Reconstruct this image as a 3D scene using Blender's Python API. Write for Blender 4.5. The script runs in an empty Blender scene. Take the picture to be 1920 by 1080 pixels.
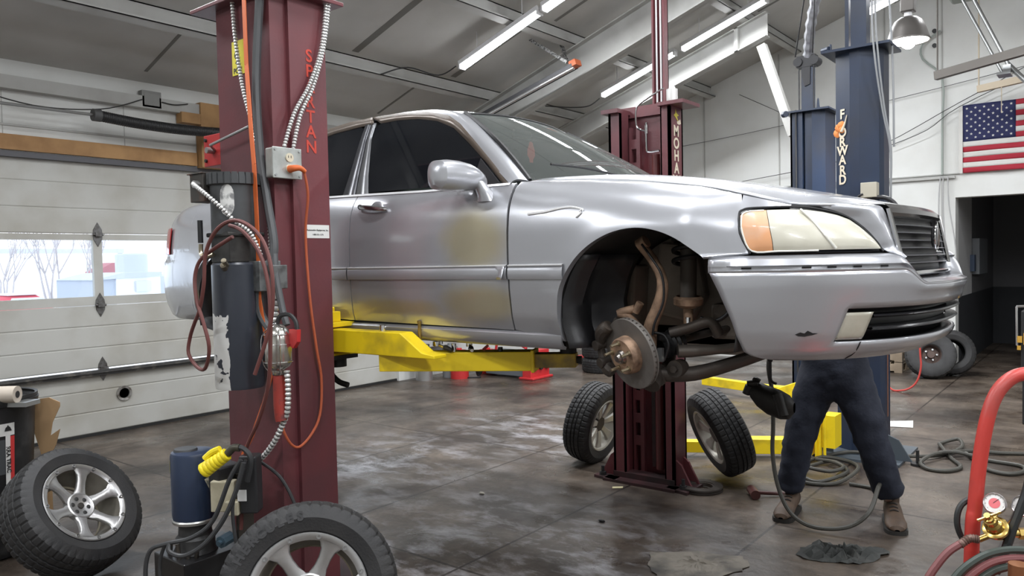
import bpy, bmesh, math, random
from mathutils import Vector, Matrix
random.seed(7)
PI = math.pi
scene = bpy.context.scene
COL = scene.collection

# ---------------------------------------------------------------- camera
CAMP = Vector((1.527, -2.656, 1.65))
def setup_camera():
    th, pitch, roll = .90, .035, .021
    R = Vector((math.sin(th), math.cos(th), 0)); F = Vector((-math.cos(th), math.sin(th), 0)); U = Vector((0, 0, 1))
    F2 = F*math.cos(pitch) - U*math.sin(pitch)
    D = -(U*math.cos(pitch) + F*math.sin(pitch))
    Rx = R*math.cos(roll) + D*math.sin(roll)
    Dy = -R*math.sin(roll) + D*math.cos(roll)
    cd = bpy.data.cameras.new('camera'); c = bpy.data.objects.new('camera', cd); COL.objects.link(c)
    cd.sensor_width = 36.0; cd.lens = 36.0*1440/1920; cd.clip_start = .05; cd.clip_end = 300
    m = Matrix((Rx, -Dy, -F2)).transposed().to_4x4(); m.translation = CAMP
    c.matrix_world = m
    scene.camera = c
setup_camera()
scene.view_settings.view_transform = 'Standard'; scene.view_settings.look = 'None'
scene.view_settings.gamma = 1.0; scene.view_settings.use_curve_mapping = False
scene.view_settings.exposure = 0.0
scene.cycles.use_denoising = True
scene.cycles.max_bounces = 8

# ---------------------------------------------------------------- world: overcast winter sky
w = bpy.data.worlds.new('overcast_sky'); scene.world = w; w.use_nodes = True
bg = w.node_tree.nodes['Background']; bg.inputs[0].default_value = (.88, .92, 1.0, 1); bg.inputs[1].default_value = 2.5

# ---------------------------------------------------------------- helpers
def link(o, parent=None):
    COL.objects.link(o)
    if parent is not None: o.parent = parent
    return o
def chain(o):
    v = Vector((0, 0, 0))
    while o is not None: v += o.location; o = o.parent
    return v
def tag(o, label=None, cat=None, group=None, kind=None):
    if label: o['label'] = label
    if cat: o['category'] = cat
    if group: o['group'] = group
    if kind: o['kind'] = kind
    return o
def thing(name, label, cat, loc=(0, 0, 0), group=None):
    o = bpy.data.objects.new(name, None); link(o); o.location = loc; o.empty_display_size = .1
    return tag(o, label, cat, group)
def copy_tree(o, parent=None):
    c = o.copy(); COL.objects.link(c)
    if parent is not None: c.parent = parent
    for ch in list(o.children): copy_tree(ch, c)
    return c

MATS = {}
def mat(name, col, rough=.5, metal=0., coat=0., spec=.5, noise=None, bump=None, em=None, alpha=None):
    """noise=(scale, colour2, lo, hi, detail); bump=(scale, strength)"""
    if name in MATS: return MATS[name]
    m = bpy.data.materials.new(name); m.use_nodes = True; MATS[name] = m
    nt = m.node_tree; b = nt.nodes['Principled BSDF']
    b.inputs['Base Color'].default_value = (*col, 1); b.inputs['Roughness'].default_value = rough
    b.inputs['Metallic'].default_value = metal; b.inputs['Coat Weight'].default_value = coat
    b.inputs['Coat Roughness'].default_value = .06; b.inputs['Specular IOR Level'].default_value = spec
    if em: b.inputs['Emission Color'].default_value = (*em[0], 1); b.inputs['Emission Strength'].default_value = em[1]
    tc = nt.nodes.new('ShaderNodeTexCoord')
    if noise:
        n = nt.nodes.new('ShaderNodeTexNoise'); n.inputs['Scale'].default_value = noise[0]; n.inputs['Detail'].default_value = noise[4] if len(noise) > 4 else 5
        nt.links.new(tc.outputs['Object'], n.inputs['Vector'])
        r = nt.nodes.new('ShaderNodeValToRGB'); r.color_ramp.elements[0].position = noise[2]; r.color_ramp.elements[1].position = noise[3]
        r.color_ramp.elements[0].color = (*col, 1); r.color_ramp.elements[1].color = (*noise[1], 1)
        nt.links.new(n.outputs['Fac'], r.inputs['Fac']); nt.links.new(r.outputs['Color'], b.inputs['Base Color'])
    if bump:
        n2 = nt.nodes.new('ShaderNodeTexNoise'); n2.inputs['Scale'].default_value = bump[0]; n2.inputs['Detail'].default_value = 4
        nt.links.new(tc.outputs['Object'], n2.inputs['Vector'])
        bp = nt.nodes.new('ShaderNodeBump'); bp.inputs['Strength'].default_value = bump[1]; bp.inputs['Distance'].default_value = .01
        nt.links.new(n2.outputs['Fac'], bp.inputs['Height']); nt.links.new(bp.outputs['Normal'], b.inputs['Normal'])
    return m

def frame_of(d):
    d = Vector(d).normalized()
    a = Vector((0, 0, 1)) if abs(d.z) < .95 else Vector((1, 0, 0))
    x = a.cross(d).normalized(); y = d.cross(x).normalized()
    return x, y, d
def smooth_path(pts, k=6):
    pts = [Vector(p) for p in pts]
    if len(pts) < 3: return pts
    out = []; n = len(pts)
    for i in range(n-1):
        p0 = pts[max(i-1, 0)]; p1 = pts[i]; p2 = pts[i+1]; p3 = pts[min(i+2, n-1)]
        for j in range(k):
            t = j/k
            out.append(.5*((2*p1)+(-p0+p2)*t+(2*p0-5*p1+4*p2-p3)*t*t+(-p0+3*p1-3*p2+p3)*t**3))
    out.append(pts[-1]); return out

class MB:
    def __init__(s): s.v = []; s.f = []; s.mi = []; s.cur = 0
    def add(s, vs, fs):
        k = len(s.v); s.v += [Vector(v) for v in vs]; s.f += [tuple(i+k for i in f) for f in fs]; s.mi += [s.cur]*len(fs); return s
    def box(s, a, b, rot=None, piv=None, ch=0.0):
        """corners a, b; optional chamfer on the vertical-ish edges via bevel modifier elsewhere"""
        x0, y0, z0 = [min(p, q) for p, q in zip(a, b)]; x1, y1, z1 = [max(p, q) for p, q in zip(a, b)]
        vs = [Vector(p) for p in ((x0,y0,z0),(x1,y0,z0),(x1,y1,z0),(x0,y1,z0),(x0,y0,z1),(x1,y0,z1),(x1,y1,z1),(x0,y1,z1))]
        if rot is not None:
            pv = Vector(piv) if piv is not None else (Vector(a)+Vector(b))/2
            vs = [pv + rot @ (v-pv) for v in vs]
        return s.add(vs, [(0,3,2,1),(4,5,6,7),(0,1,5,4),(1,2,6,5),(2,3,7,6),(3,0,4,7)])
    def bar(s, p0, p1, w, h, up=(0, 0, 1)):
        p0 = Vector(p0); p1 = Vector(p1); d = (p1-p0).normalized(); u = Vector(up); x = d.cross(u).normalized(); y = x.cross(d).normalized()
        vs = []
        for p in (p0, p1):
            for a, b in ((-1,-1),(1,-1),(1,1),(-1,1)): vs.append(p + x*a*w/2 + y*b*h/2)
        return s.add(vs, [(0,3,2,1),(4,5,6,7),(0,1,5,4),(1,2,6,5),(2,3,7,6),(3,0,4,7)])
    def cyl(s, p0, p1, r, r1=None, n=20, caps=True):
        p0 = Vector(p0); p1 = Vector(p1); r1 = r if r1 is None else r1; x, y, d = frame_of(p1-p0)
        vs = []; 
        for p, rr in ((p0, r), (p1, r1)):
            for i in range(n): a = 2*PI*i/n; vs.append(p + x*math.cos(a)*rr + y*math.sin(a)*rr)
        fs = [(i, (i+1) % n, n+(i+1) % n, n+i) for i in range(n)]
        if caps: fs += [tuple(range(n-1, -1, -1)), tuple(range(n, 2*n))]
        return s.add(vs, fs)
    def tube(s, pts, r, n=8, k=6, smooth=True, taper=None):
        P = smooth_path(pts, k) if smooth else [Vector(p) for p in pts]
        N = len(P); x = None; vs = []
        for i, p in enumerate(P):
            d = (P[min(i+1, N-1)]-P[max(i-1, 0)])
            if d.length < 1e-7: d = Vector((0, 0, 1))
            d.normalize()
            if x is None: x, y, _ = frame_of(d)
            else:
                x = (x - d*x.dot(d)); x = x.normalized() if x.length > 1e-6 else frame_of(d)[0]
                y = d.cross(x).normalized()
            rr = r if taper is None else r*(taper[0]+(taper[1]-taper[0])*i/(N-1))
            if callable(r): rr = r(i/(N-1))
            for j in range(n): a = 2*PI*j/n; vs.append(p + x*math.cos(a)*rr + y*math.sin(a)*rr)
        fs = [(i*n+j, i*n+(j+1) % n, (i+1)*n+(j+1) % n, (i+1)*n+j) for i in range(N-1) for j in range(n)]
        fs += [tuple(range(n-1, -1, -1)), tuple((N-1)*n+j for j in range(n))]
        return s.add(vs, fs)
    def lathe(s, prof, c=(0, 0, 0), ax=(0, 0, 1), n=32, a0=0, a1=2*PI):
        """prof: (radius, height) list along axis"""
        c = Vector(c); x, y, d = frame_of(ax); full = abs(a1-a0-2*PI) < 1e-6; m = n if full else n+1
        vs = [c + (x*math.cos(a0+(a1-a0)*i/n)+y*math.sin(a0+(a1-a0)*i/n))*r + d*h for i in range(m) for r, h in prof]
        L = len(prof); fs = []
        for i in range(n):
            k = (i+1) % m
            for j in range(L-1): fs.append((i*L+j, k*L+j, k*L+j+1, i*L+j+1))
        return s.add(vs, fs)
    def prism(s, poly, ax, lo, hi):
        """poly 2D in the two axes other than ax"""
        def P(p, h):
            q = [0, 0, 0]; o = [i for i in range(3) if i != ax]; q[o[0]] = p[0]; q[o[1]] = p[1]; q[ax] = h; return q
        n = len(poly); vs = [P(p, lo) for p in poly]+[P(p, hi) for p in poly]
        return s.add(vs, [tuple(range(n-1, -1, -1)), tuple(range(n, 2*n))]+[(i, (i+1) % n, n+(i+1) % n, n+i) for i in range(n)])
    def grid(s, rows, closed=False):
        m = len(rows[0]); vs = [p for r in rows for p in r]; fs = []
        for i in range(len(rows)-1):
            for j in range(m if closed else m-1):
                fs.append((i*m+j, i*m+(j+1) % m, (i+1)*m+(j+1) % m, (i+1)*m+j))
        return s.add(vs, fs)
    def sphere(s, c, r, n=16, sc=(1, 1, 1)):
        c = Vector(c); rows = []
        for i in range(n//2+1):
            t = PI*i/(n//2); rows.append([c+Vector((math.sin(t)*math.cos(2*PI*j/n)*sc[0], math.sin(t)*math.sin(2*PI*j/n)*sc[1], math.cos(t)*sc[2]))*r for j in range(n)])
        return s.grid(rows, closed=True)
    def build(s, name, m, parent=None, smooth=True, bev=0, solid=0, off=-1, sub=0, ang=35, fix=True):
        base = chain(parent) if parent is not None else Vector((0, 0, 0))
        me = bpy.data.meshes.new(name)
        me.from_pydata([tuple(v-base) for v in s.v], [], s.f)
        ms = m if isinstance(m, (list, tuple)) else [m]
        for q in ms: me.materials.append(q)
        if len(ms) > 1: me.polygons.foreach_set('material_index', s.mi)
        if fix:
            b = bmesh.new(); b.from_mesh(me); bmesh.ops.remove_doubles(b, verts=b.verts, dist=1e-5); bmesh.ops.recalc_face_normals(b, faces=b.faces); b.to_mesh(me); b.free()
        if smooth:
            me.polygons.foreach_set('use_smooth', [True]*len(me.polygons))
            try: me.set_sharp_from_angle(angle=math.radians(ang))
            except Exception: pass
        me.update()
        o = bpy.data.objects.new(name, me); link(o, parent)
        if sub: md = o.modifiers.new('s', 'SUBSURF'); md.levels = sub; md.render_levels = sub
        if solid: md = o.modifiers.new('t', 'SOLIDIFY'); md.thickness = solid; md.offset = off
        if bev: md = o.modifiers.new('b', 'BEVEL'); md.width = bev; md.segments = 2; md.limit_method = 'ANGLE'; md.angle_limit = math.radians(40)
        return o

def resample(pts, n, smooth=True):
    P = smooth_path(pts, 8) if smooth else [Vector(p) for p in pts]
    L = [0]
    for i in range(1, len(P)): L.append(L[-1]+(P[i]-P[i-1]).length)
    out = []; j = 0
    for i in range(n):
        t = L[-1]*i/(n-1)
        while j < len(L)-2 and L[j+1] < t: j += 1
        q = (t-L[j])/max(L[j+1]-L[j], 1e-9); out.append(P[j].lerp(P[j+1], min(max(q, 0), 1)))
    return out
def loft(lines, nu=30, k=4, smooth=True):
    """lines: list of 3D polylines; returns rows for MB.grid (spline both ways)"""
    R = [resample(l, nu, smooth) for l in lines]
    cols = [smooth_path([r[i] for r in R], k) if len(R) > 2 else [R[0][i], R[1][i]] for i in range(nu)]
    return [[cols[i][j] for i in range(nu)] for j in range(len(cols[0]))]
def interp(tab, x):
    if x <= tab[0][0]: return tab[0][1]
    for (a, b), (c, d) in zip(tab, tab[1:]):
        if x <= c: return b+(d-b)*(x-a)/(c-a)
    return tab[-1][1]
def text_obj(name, txt, size, m, parent, origin, right, up, ext=.002, bold=.0, align='CENTER', vertical=False, lead=1.0):
    """letters as a thin solid mesh on a plane; right/up give the text axes (world)"""
    cu = bpy.data.curves.new(name, 'FONT'); cu.body = txt; cu.size = size; cu.extrude = ext; cu.offset = bold
    cu.align_x = align; cu.align_y = 'CENTER'; cu.space_line = lead
    t = bpy.data.objects.new(name, cu); COL.objects.link(t)
    dg = bpy.context.evaluated_depsgraph_get(); me = bpy.data.meshes.new_from_object(t.evaluated_get(dg)); me.name = name
    COL.objects.unlink(t); bpy.data.objects.remove(t)
    r = Vector(right).normalized(); u = Vector(up); u = (u-r*u.dot(r)).normalized(); n = r.cross(u)
    M = Matrix((r, u, n)).transposed()
    base = chain(parent) if parent is not None else Vector((0, 0, 0))
    for v in me.vertices: v.co = (M @ v.co) + Vector(origin) - base
    me.materials.clear(); me.materials.append(m)
    return link(bpy.data.objects.new(name, me), parent)
# ---------------------------------------------------------------- room shell
WX = -6.42          # garage door wall
BY = 9.5            # back wall with the flag
XR = 9.0; YN = -9.0; EAVE = 3.58; SL = .34
def ceil_z(x): return EAVE + SL*(x-WX) if x < 1.6 else EAVE + SL*(1.6-WX) - SL*(x-1.6)

def floor_material():
    m = bpy.data.materials.new('oily_concrete'); m.use_nodes = True; nt = m.node_tree; b = nt.nodes['Principled BSDF']; L = nt.links.new
    tc = nt.nodes.new('ShaderNodeTexCoord')
    def noise(s, d=6, dist=0, rough=.55, sc=(1, 1, 1)):
        mp = nt.nodes.new('ShaderNodeMapping'); mp.inputs['Scale'].default_value = sc; L(tc.outputs['Object'], mp.inputs[0])
        n = nt.nodes.new('ShaderNodeTexNoise'); n.inputs['Scale'].default_value = s; n.inputs['Detail'].default_value = d; n.inputs['Distortion'].default_value = dist; n.inputs['Roughness'].default_value = rough
        L(mp.outputs[0], n.inputs['Vector']); return n.outputs['Fac']
    def ramp(f, stops):
        r = nt.nodes.new('ShaderNodeValToRGB'); e = r.color_ramp.elements
        while len(e) < len(stops): e.new(.5)
        for q, (p, c) in zip(e, stops): q.position = p; q.color = (*c, 1) if len(c) == 3 else c
        L(f, r.inputs['Fac']); return r.outputs['Color']
    def mix(f, a, c, mode='MIX'):
        n = nt.nodes.new('ShaderNodeMix'); n.data_type = 'RGBA'; n.blend_type = mode
        if isinstance(f, float): n.inputs[0].default_value = f
        else: L(f, n.inputs[0])
        for i, q in ((6, a), (7, c)):
            if isinstance(q, tuple): n.inputs[i].default_value = (*q, 1)
            else: L(q, n.inputs[i])
        return n.outputs[2]
    base = ramp(noise(.7, 9, .15, .62, (1, 1.3, 1)), [(.3, (.050, .040, .032)), (.45, (.092, .074, .060)), (.6, (.148, .119, .095)), (.78, (.215, .178, .142))])
    oil = ramp(noise(1.3, 9, .2, .6), [(.42, (1, 1, 1)), (.62, (.34, .31, .30))])
    c = mix(1.0, base, oil, 'MULTIPLY')
    fine = ramp(noise(22, 6), [(.3, (.78, .78, .78)), (.7, (1.15, 1.13, 1.1))]); c = mix(1.0, c, fine, 'MULTIPLY')
    # pale dust and absorbent
    d = ramp(noise(2.1, 8, .5, .72, (1.0, 1.6, 1)), [(.60, (0, 0, 0)), (.72, (.55, .55, .55)), (.85, (1, 1, 1))])
    # keep dust mostly to a patch by the column and one by the wheels
    def blob(cx, cy, r, sx=1., sy=1.):
        mp = nt.nodes.new('ShaderNodeMapping'); mp.inputs['Location'].default_value = (-cx*sx, -cy*sy, 0); mp.inputs['Scale'].default_value = (sx, sy, 1); L(tc.outputs['Object'], mp.inputs[0])
        g = nt.nodes.new('ShaderNodeVectorMath'); g.operation = 'LENGTH'; L(mp.outputs[0], g.inputs[0])
        r_ = nt.nodes.new('ShaderNodeMapRange'); r_.inputs[1].default_value = r; r_.inputs[2].default_value = 0; L(g.outputs['Value'], r_.inputs[0]); return r_.outputs[0]
    def mx(a, b_, op='MAXIMUM'):
        n = nt.nodes.new('ShaderNodeMath'); n.operation = op; L(a, n.inputs[0]) if not isinstance(a, float) else None; L(b_, n.inputs[1]) if not isinstance(b_, float) else setattr(n.inputs[1], 'default_value', b_); return n.outputs[0]
    bl = mx(mx(blob(-1.6, .6, 1.1, 1, .8), blob(-.9, .9, 1.0)), mx(blob(-2.6, 3.3, 1.4, .8, 1.2), blob(-3.3, 1.6, 1.3)))
    dn = nt.nodes.new('ShaderNodeSeparateColor'); L(ramp(noise(2.6, 10, .25, .68, (1, 1.8, 1)), [(.48, (0, 0, 0)), (.64, (1, 1, 1))]), dn.inputs[0])
    f = mx(dn.outputs[0], bl, 'MULTIPLY'); f = mx(f, 1.15, 'MULTIPLY')
    c = mix(f, c, (.40, .39, .41))
    # saw cut joints
    j = nt.nodes.new('ShaderNodeTexBrick'); j.inputs['Scale'].default_value = .22; j.inputs['Mortar Size'].default_value = .002; j.offset = 0; j.inputs['Color1'].default_value = j.inputs['Color2'].default_value = (1, 1, 1, 1); j.inputs['Mortar'].default_value = (.25, .22, .2, 1)
    mp = nt.nodes.new('ShaderNodeMapping'); mp.inputs['Location'].default_value = (.35, .13, 0); mp.inputs['Rotation'].default_value = (0, 0, PI/2); L(tc.outputs['Object'], mp.inputs[0]); L(mp.outputs[0], j.inputs['Vector'])
    c = mix(1.0, c, j.outputs['Color'], 'MULTIPLY')
    L(c, b.inputs['Base Color'])
    rg = ramp(noise(1.6, 6, .6), [(.35, (.2, .2, .2)), (.65, (.6, .6, .6))]); L(rg, b.inputs['Roughness'])
    bp = nt.nodes.new('ShaderNodeBump'); bp.inputs['Strength'].default_value = .25; bp.inputs['Distance'].default_value = .02; L(noise(9, 8), bp.inputs['Height']); L(bp.outputs[0], b.inputs['Normal'])
    return m

WHITE = mat('painted_white_wall', (.72, .73, .71), .75, noise=(1.6, (.63, .63, .60), .4, .75))
DECK = mat('roof_insulation_board', (.52, .51, .485), .85, noise=(1.1, (.38, .37, .345), .35, .8))
STEELW = mat('white_painted_steel', (.44, .44, .42), .6, noise=(3, (.34, .33, .31), .45, .8))
b = MB(); b.box((WX-.3, YN, -.2), (XR, BY+4, 0)); FLOOR = b.build('floor', floor_material(), smooth=False); tag(FLOOR, kind='structure')
def struct(name, m, bld, **k): return tag(bld.build(name, m, **k), kind='structure')

# left wall (with the overhead door opening)
DY0, DY1, DZ = -2.1, 4.76, 2.74
b = MB(); b.box((WX-.25, YN, 0), (WX, DY0, 3.6)); b.box((WX-.25, DY1, 0), (WX, BY+.2, 3.6)); b.box((WX-.25, DY0, DZ), (WX, DY1, 3.6)); struct('wall_left', WHITE, b, smooth=False)
# horizontal girt and panel seams above the door
b = MB(); b.box((WX, YN, 3.30), (WX+.10, BY, 3.42)); b.box((WX, YN, 2.98), (WX+.015, DY1, 3.0))
for y in (-.02, 1.07, 2.3, 3.5): b.box((WX, y, 2.8), (WX+.004, y+.006, 3.3))
struct('trim_1', STEELW, b, smooth=False)
# back wall, its doorway and the passage behind it
GX0, GX1, GZ = -.27, 3.4, 2.40
b = MB(); b.prism([(WX, 0), (GX0, 0), (GX0, GZ), (GX0, ceil_z(GX0)), (WX, ceil_z(WX))], 1, BY, BY+.25)
b.prism([(GX0, GZ), (GX1, GZ), (GX1, ceil_z(GX1)), (1.6, ceil_z(1.6)), (GX0, ceil_z(GX0))], 1, BY, BY+.25)
b.prism([(GX1, 0), (XR, 0), (XR, ceil_z(XR)), (GX1, ceil_z(GX1))], 1, BY, BY+.25); struct('wall_back', WHITE, b, smooth=False)
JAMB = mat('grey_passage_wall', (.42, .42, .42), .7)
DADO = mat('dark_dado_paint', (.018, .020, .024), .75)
DARKW = mat('painted_passage_gloom', (.10, .10, .105), .8)  # darkness deeper in the passage is put into this wall colour
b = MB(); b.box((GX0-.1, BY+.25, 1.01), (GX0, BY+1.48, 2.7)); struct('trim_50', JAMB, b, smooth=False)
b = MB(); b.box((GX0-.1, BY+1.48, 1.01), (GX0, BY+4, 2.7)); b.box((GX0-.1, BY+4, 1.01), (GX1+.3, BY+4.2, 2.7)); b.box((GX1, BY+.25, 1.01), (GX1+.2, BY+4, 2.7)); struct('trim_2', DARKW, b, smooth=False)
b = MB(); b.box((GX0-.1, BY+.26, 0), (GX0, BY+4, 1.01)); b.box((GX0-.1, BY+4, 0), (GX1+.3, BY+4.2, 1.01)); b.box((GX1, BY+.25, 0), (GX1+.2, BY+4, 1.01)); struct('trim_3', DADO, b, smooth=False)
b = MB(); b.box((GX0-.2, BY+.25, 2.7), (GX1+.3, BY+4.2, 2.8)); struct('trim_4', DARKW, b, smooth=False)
# vertical seams and conduits drawn on the back wall
b = MB()
for x in (-5.2, -3.95, -2.7, -1.45, -1.17, -.44): b.box((x, BY-.012, 0), (x+.018, BY, ceil_z(x)-.05))
b.box((-6.4, BY-.05, 2.665), (GX0+.0, BY-.01, 2.70)); b.box((-6.4, BY-.03, 2.72), (-.22, BY, 2.735))
struct('trim_5', STEELW, b, smooth=False)
# right and near walls
b = MB(); b.box((XR, YN, 0), (XR+.25, BY+.25, ceil_z(XR))); struct('wall_right', WHITE, b, smooth=False)
b = MB(); b.prism([(WX-.25, 0), (XR, 0), (XR, ceil_z(XR)), (1.6, ceil_z(1.6)), (WX-.25, ceil_z(WX)-.05)], 1, YN-.25, YN); struct('wall_near', WHITE, b, smooth=False)
# roof deck
b = MB(); b.add([(WX-.3, YN-.3, ceil_z(WX-.3)), (1.6, YN-.3, ceil_z(1.6)), (1.6, BY+.3, ceil_z(1.6)), (WX-.3, BY+.3, ceil_z(WX-.3)), (XR+.3, YN-.3, ceil_z(XR+.3)), (XR+.3, BY+.3, ceil_z(XR+.3))], [(0, 1, 2, 3), (1, 4, 5, 2)])
c_ = struct('ceiling', DECK, b, smooth=False, solid=.1, off=1)
# purlins: C sections running along y (structure of the roof)
def slope_box(b, x0, x1, y0, y1, d0, d1, xr):
    """a box hung below the deck between depths d0 and d1 (m)"""
    for q in (0,):
        vs = [(x, y, ceil_z(x)-d) for d in (d1, d0) for x, y in ((x0, y0), (x1, y0), (x1, y1), (x0, y1))]
        b.add(vs, [(0, 3, 2, 1), (4, 5, 6, 7), (0, 1, 5, 4), (1, 2, 6, 5), (2, 3, 7, 6), (3, 0, 4, 7)])
k = 6
for x in (-5.22, -3.82, -2.42, -1.02, .38, 3.2, 4.6, 6.0):
    b = MB(); slope_box(b, x-.008, x+.0, YN, BY, 0, .20, x); slope_box(b, x-.0, x+.08, YN, BY, .19, .20, x); slope_box(b, x-.08, x, YN, BY, .0, .012, x); slope_box(b, x+.07, x+.08, YN, BY, .175, .20, x)
    struct('trim_%d' % k, STEELW, b, smooth=False); k += 1
# main rafters: tapered I sections
def rafter(y, x0, x1, dep, k):
    b = MB(); f = .09
    slope_box(b, x0, x1, y-.006, y+.006, .2, .2+dep, 0); slope_box(b, x0, x1, y-f, y+f, .2, .215, 0); slope_box(b, x0, x1, y-f, y+f, .185+dep, .2+dep, 0)
    struct('trim_%d' % k, STEELW, b, smooth=False)
rafter(5.42, WX, 1.6, .42, k); k += 1
rafter(-2.2, WX, 1.6, .42, k); k += 1
rafter(5.42, 1.6, XR, .42, k); k += 1
rafter(-2.2, 1.6, XR, .42, k); k += 1
# short rafter with a knee brace by the back wall
b = MB(); slope_box(b, -6.3, -2.12, 7.44, 7.452, .2, .52, 0); slope_box(b, -6.3, -2.12, 7.37, 7.52, .505, .52, 0); slope_box(b, -6.3, -2.12, 7.37, 7.52, .2, .215, 0)
slope_box(b, -2.55, -2.5, 7.37, 7.52, .2, .52, 0)
b.bar((-2.2, 7.45, 4.42), (-1.80, 7.45, 3.2), .11, .11, (0, 1, 0)); struct('trim_%d' % k, STEELW, b, smooth=False); k += 1
# deck seams (battens between purlins) with torn tape
DSEAM = mat('dark_deck_seam', (.17, .165, .15), .9)
b = MB()
for y in (-.35, 1.2, 2.9, 4.3, 6.3, 7.8):
    slope_box(b, WX+.2, -5.3, y, y+.035, -.001, .004, 0)
for y in (1.9, 3.0, 4.6, 6.2, 7.9): slope_box(b, -5.15, -3.9, y, y+.09, -.001, .004, 0); slope_box(b, -3.75, -2.5, y+.3, y+.35, -.001, .004, 0); slope_box(b, -2.35, -1.1, y-.2, y-.15, -.001, .004, 0)
struct('trim_%d' % k, DSEAM, b, smooth=False); k += 1

# ---------------------------------------------------------------- overhead door
PANEL = mat('dirty_white_door_panel', (.50, .50, .47), .55, noise=(1.7, (.36, .34, .29), .42, .78, 9))
def rib_section(z0, z1):
    """profile (x offset, z) of one door section with shallow ribs"""
    out = []; n = 3; h = (z1-z0)/n
    for i in range(n):
        a = z0+i*h; out += [(0, a+.004), (.006, a+.014), (.006, a+h-.006), (0, a+h-.002)]
    return out
door = bpy.data.objects.new('door_1', None); link(door); door.location = (WX-.07, 0, 0); tag(door, 'white overhead garage door with one row of windows and ribbed dirty panels', None, kind='structure')
secs = [(0.02, .66), (.66, 1.30), (1.30, 2.00), (2.00, 2.74)]
for i, (z0, z1) in enumerate(secs):
    b = MB()
    if i == 2:
        b.box((WX-.09, DY0, 1.297), (WX-.047, DY1, 1.385)); b.box((WX-.09, DY0, 1.945), (WX-.047, DY1, 2.004))
        for y in (DY0, -.62, .745, 2.13, 3.5, 4.68): b.box((WX-.09, y, 1.38), (WX-.045, y+.085, 1.95))
        o = b.build('window_panel', PANEL, door, smooth=False)
        g = mat('window_glass_clear', (.9, .95, .95), .02)
        nt = g.node_tree; tr = nt.nodes.new('ShaderNodeBsdfTransparent'); gl = nt.nodes.new('ShaderNodeBsdfGlossy'); gl.inputs['Roughness'].default_value = .03; mxs = nt.nodes.new('ShaderNodeMixShader'); mxs.inputs[0].default_value = .07
        tr.inputs[0].default_value = (.93, .97, 1, 1)
        nt.links.new(tr.outputs[0], mxs.inputs[1]); nt.links.new(gl.outputs[0], mxs.inputs[2]); nt.links.new(mxs.outputs[0], nt.nodes['Material Output'].inputs[0])
        ys = (DY0, -.62, .745, 2.13, 3.5, 4.68)
        for q in range(5):
            p = MB(); p.box((WX-.072, ys[q]+.08, 1.38), (WX-.066, ys[q+1]+.01, 1.95)); p.build('window_pane', g, o, smooth=False)
    else:
        pr = rib_section(z0+.003, z1-.003); b.grid([[Vector((WX-.05+dx, y, z)) for dx, z in pr] for y in (DY0, DY1)])
        b.build('door_panel', PANEL, door, smooth=False, solid=.04, off=-1, fix=True)
HINGE = mat('grey_hinge_steel', (.20, .20, .20), .45, .8, noise=(30, (.10, .09, .08), .4, .7))
def hinge(y, z):
    b = MB()
    for sg in (1, -1):
        b.prism([(y-.045, z+sg*.004), (y+.045, z+sg*.004), (y+.04, z+sg*.05), (y+.0, z+sg*.12), (y-.04, z+sg*.05)], 0, WX-.045, WX-.035)
    b.cyl((WX-.028, y-.05, z), (WX-.028, y+.05, z), .012, n=10); b.box((WX-.045, y-.03, z-.02), (WX-.01, y+.03, z+.02))
    return b
for y in (-.58, .79, 2.17, 3.54):
    for z in (.66, 1.30, 2.0): hinge(y, z).build('hinge', HINGE, door, smooth=False)
b = MB(); b.box((WX-.05, DY0, .60), (WX+.0, DY1, .655)); b.box((WX-.05, DY0, .63), (WX+.03, DY1, .64)); b.build('reinforcing_strut', mat('dark_strut_steel', (.10, .10, .10), .5, .6, noise=(8, (.3, .28, .25), .5, .7)), door, smooth=False)
b = MB(); b.box((WX-.05, DY0, 2.70), (WX+.015, DY1, 2.75)); b.build('top_seal', mat('dark_grey_seal', (.10, .10, .11), .6), door, smooth=False)
b = MB(); b.lathe([(.0, .0), (.05, .0), (.052, .012), (.075, .016), (.078, .0)], (WX-.044, .99, .385), (1, 0, 0), 28); b.build('vent_cap', mat('vent_cap_metal', (.45, .44, .42), .35, .7, noise=(20, (.13, .11, .09), .4, .7)), door)
b = MB(); b.box((WX-.06, DY0, .0), (WX-.04, DY1, .03)); b.build('bottom_seal', mat('black_rubber', (.015, .015, .015), .7), door, smooth=False)
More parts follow.
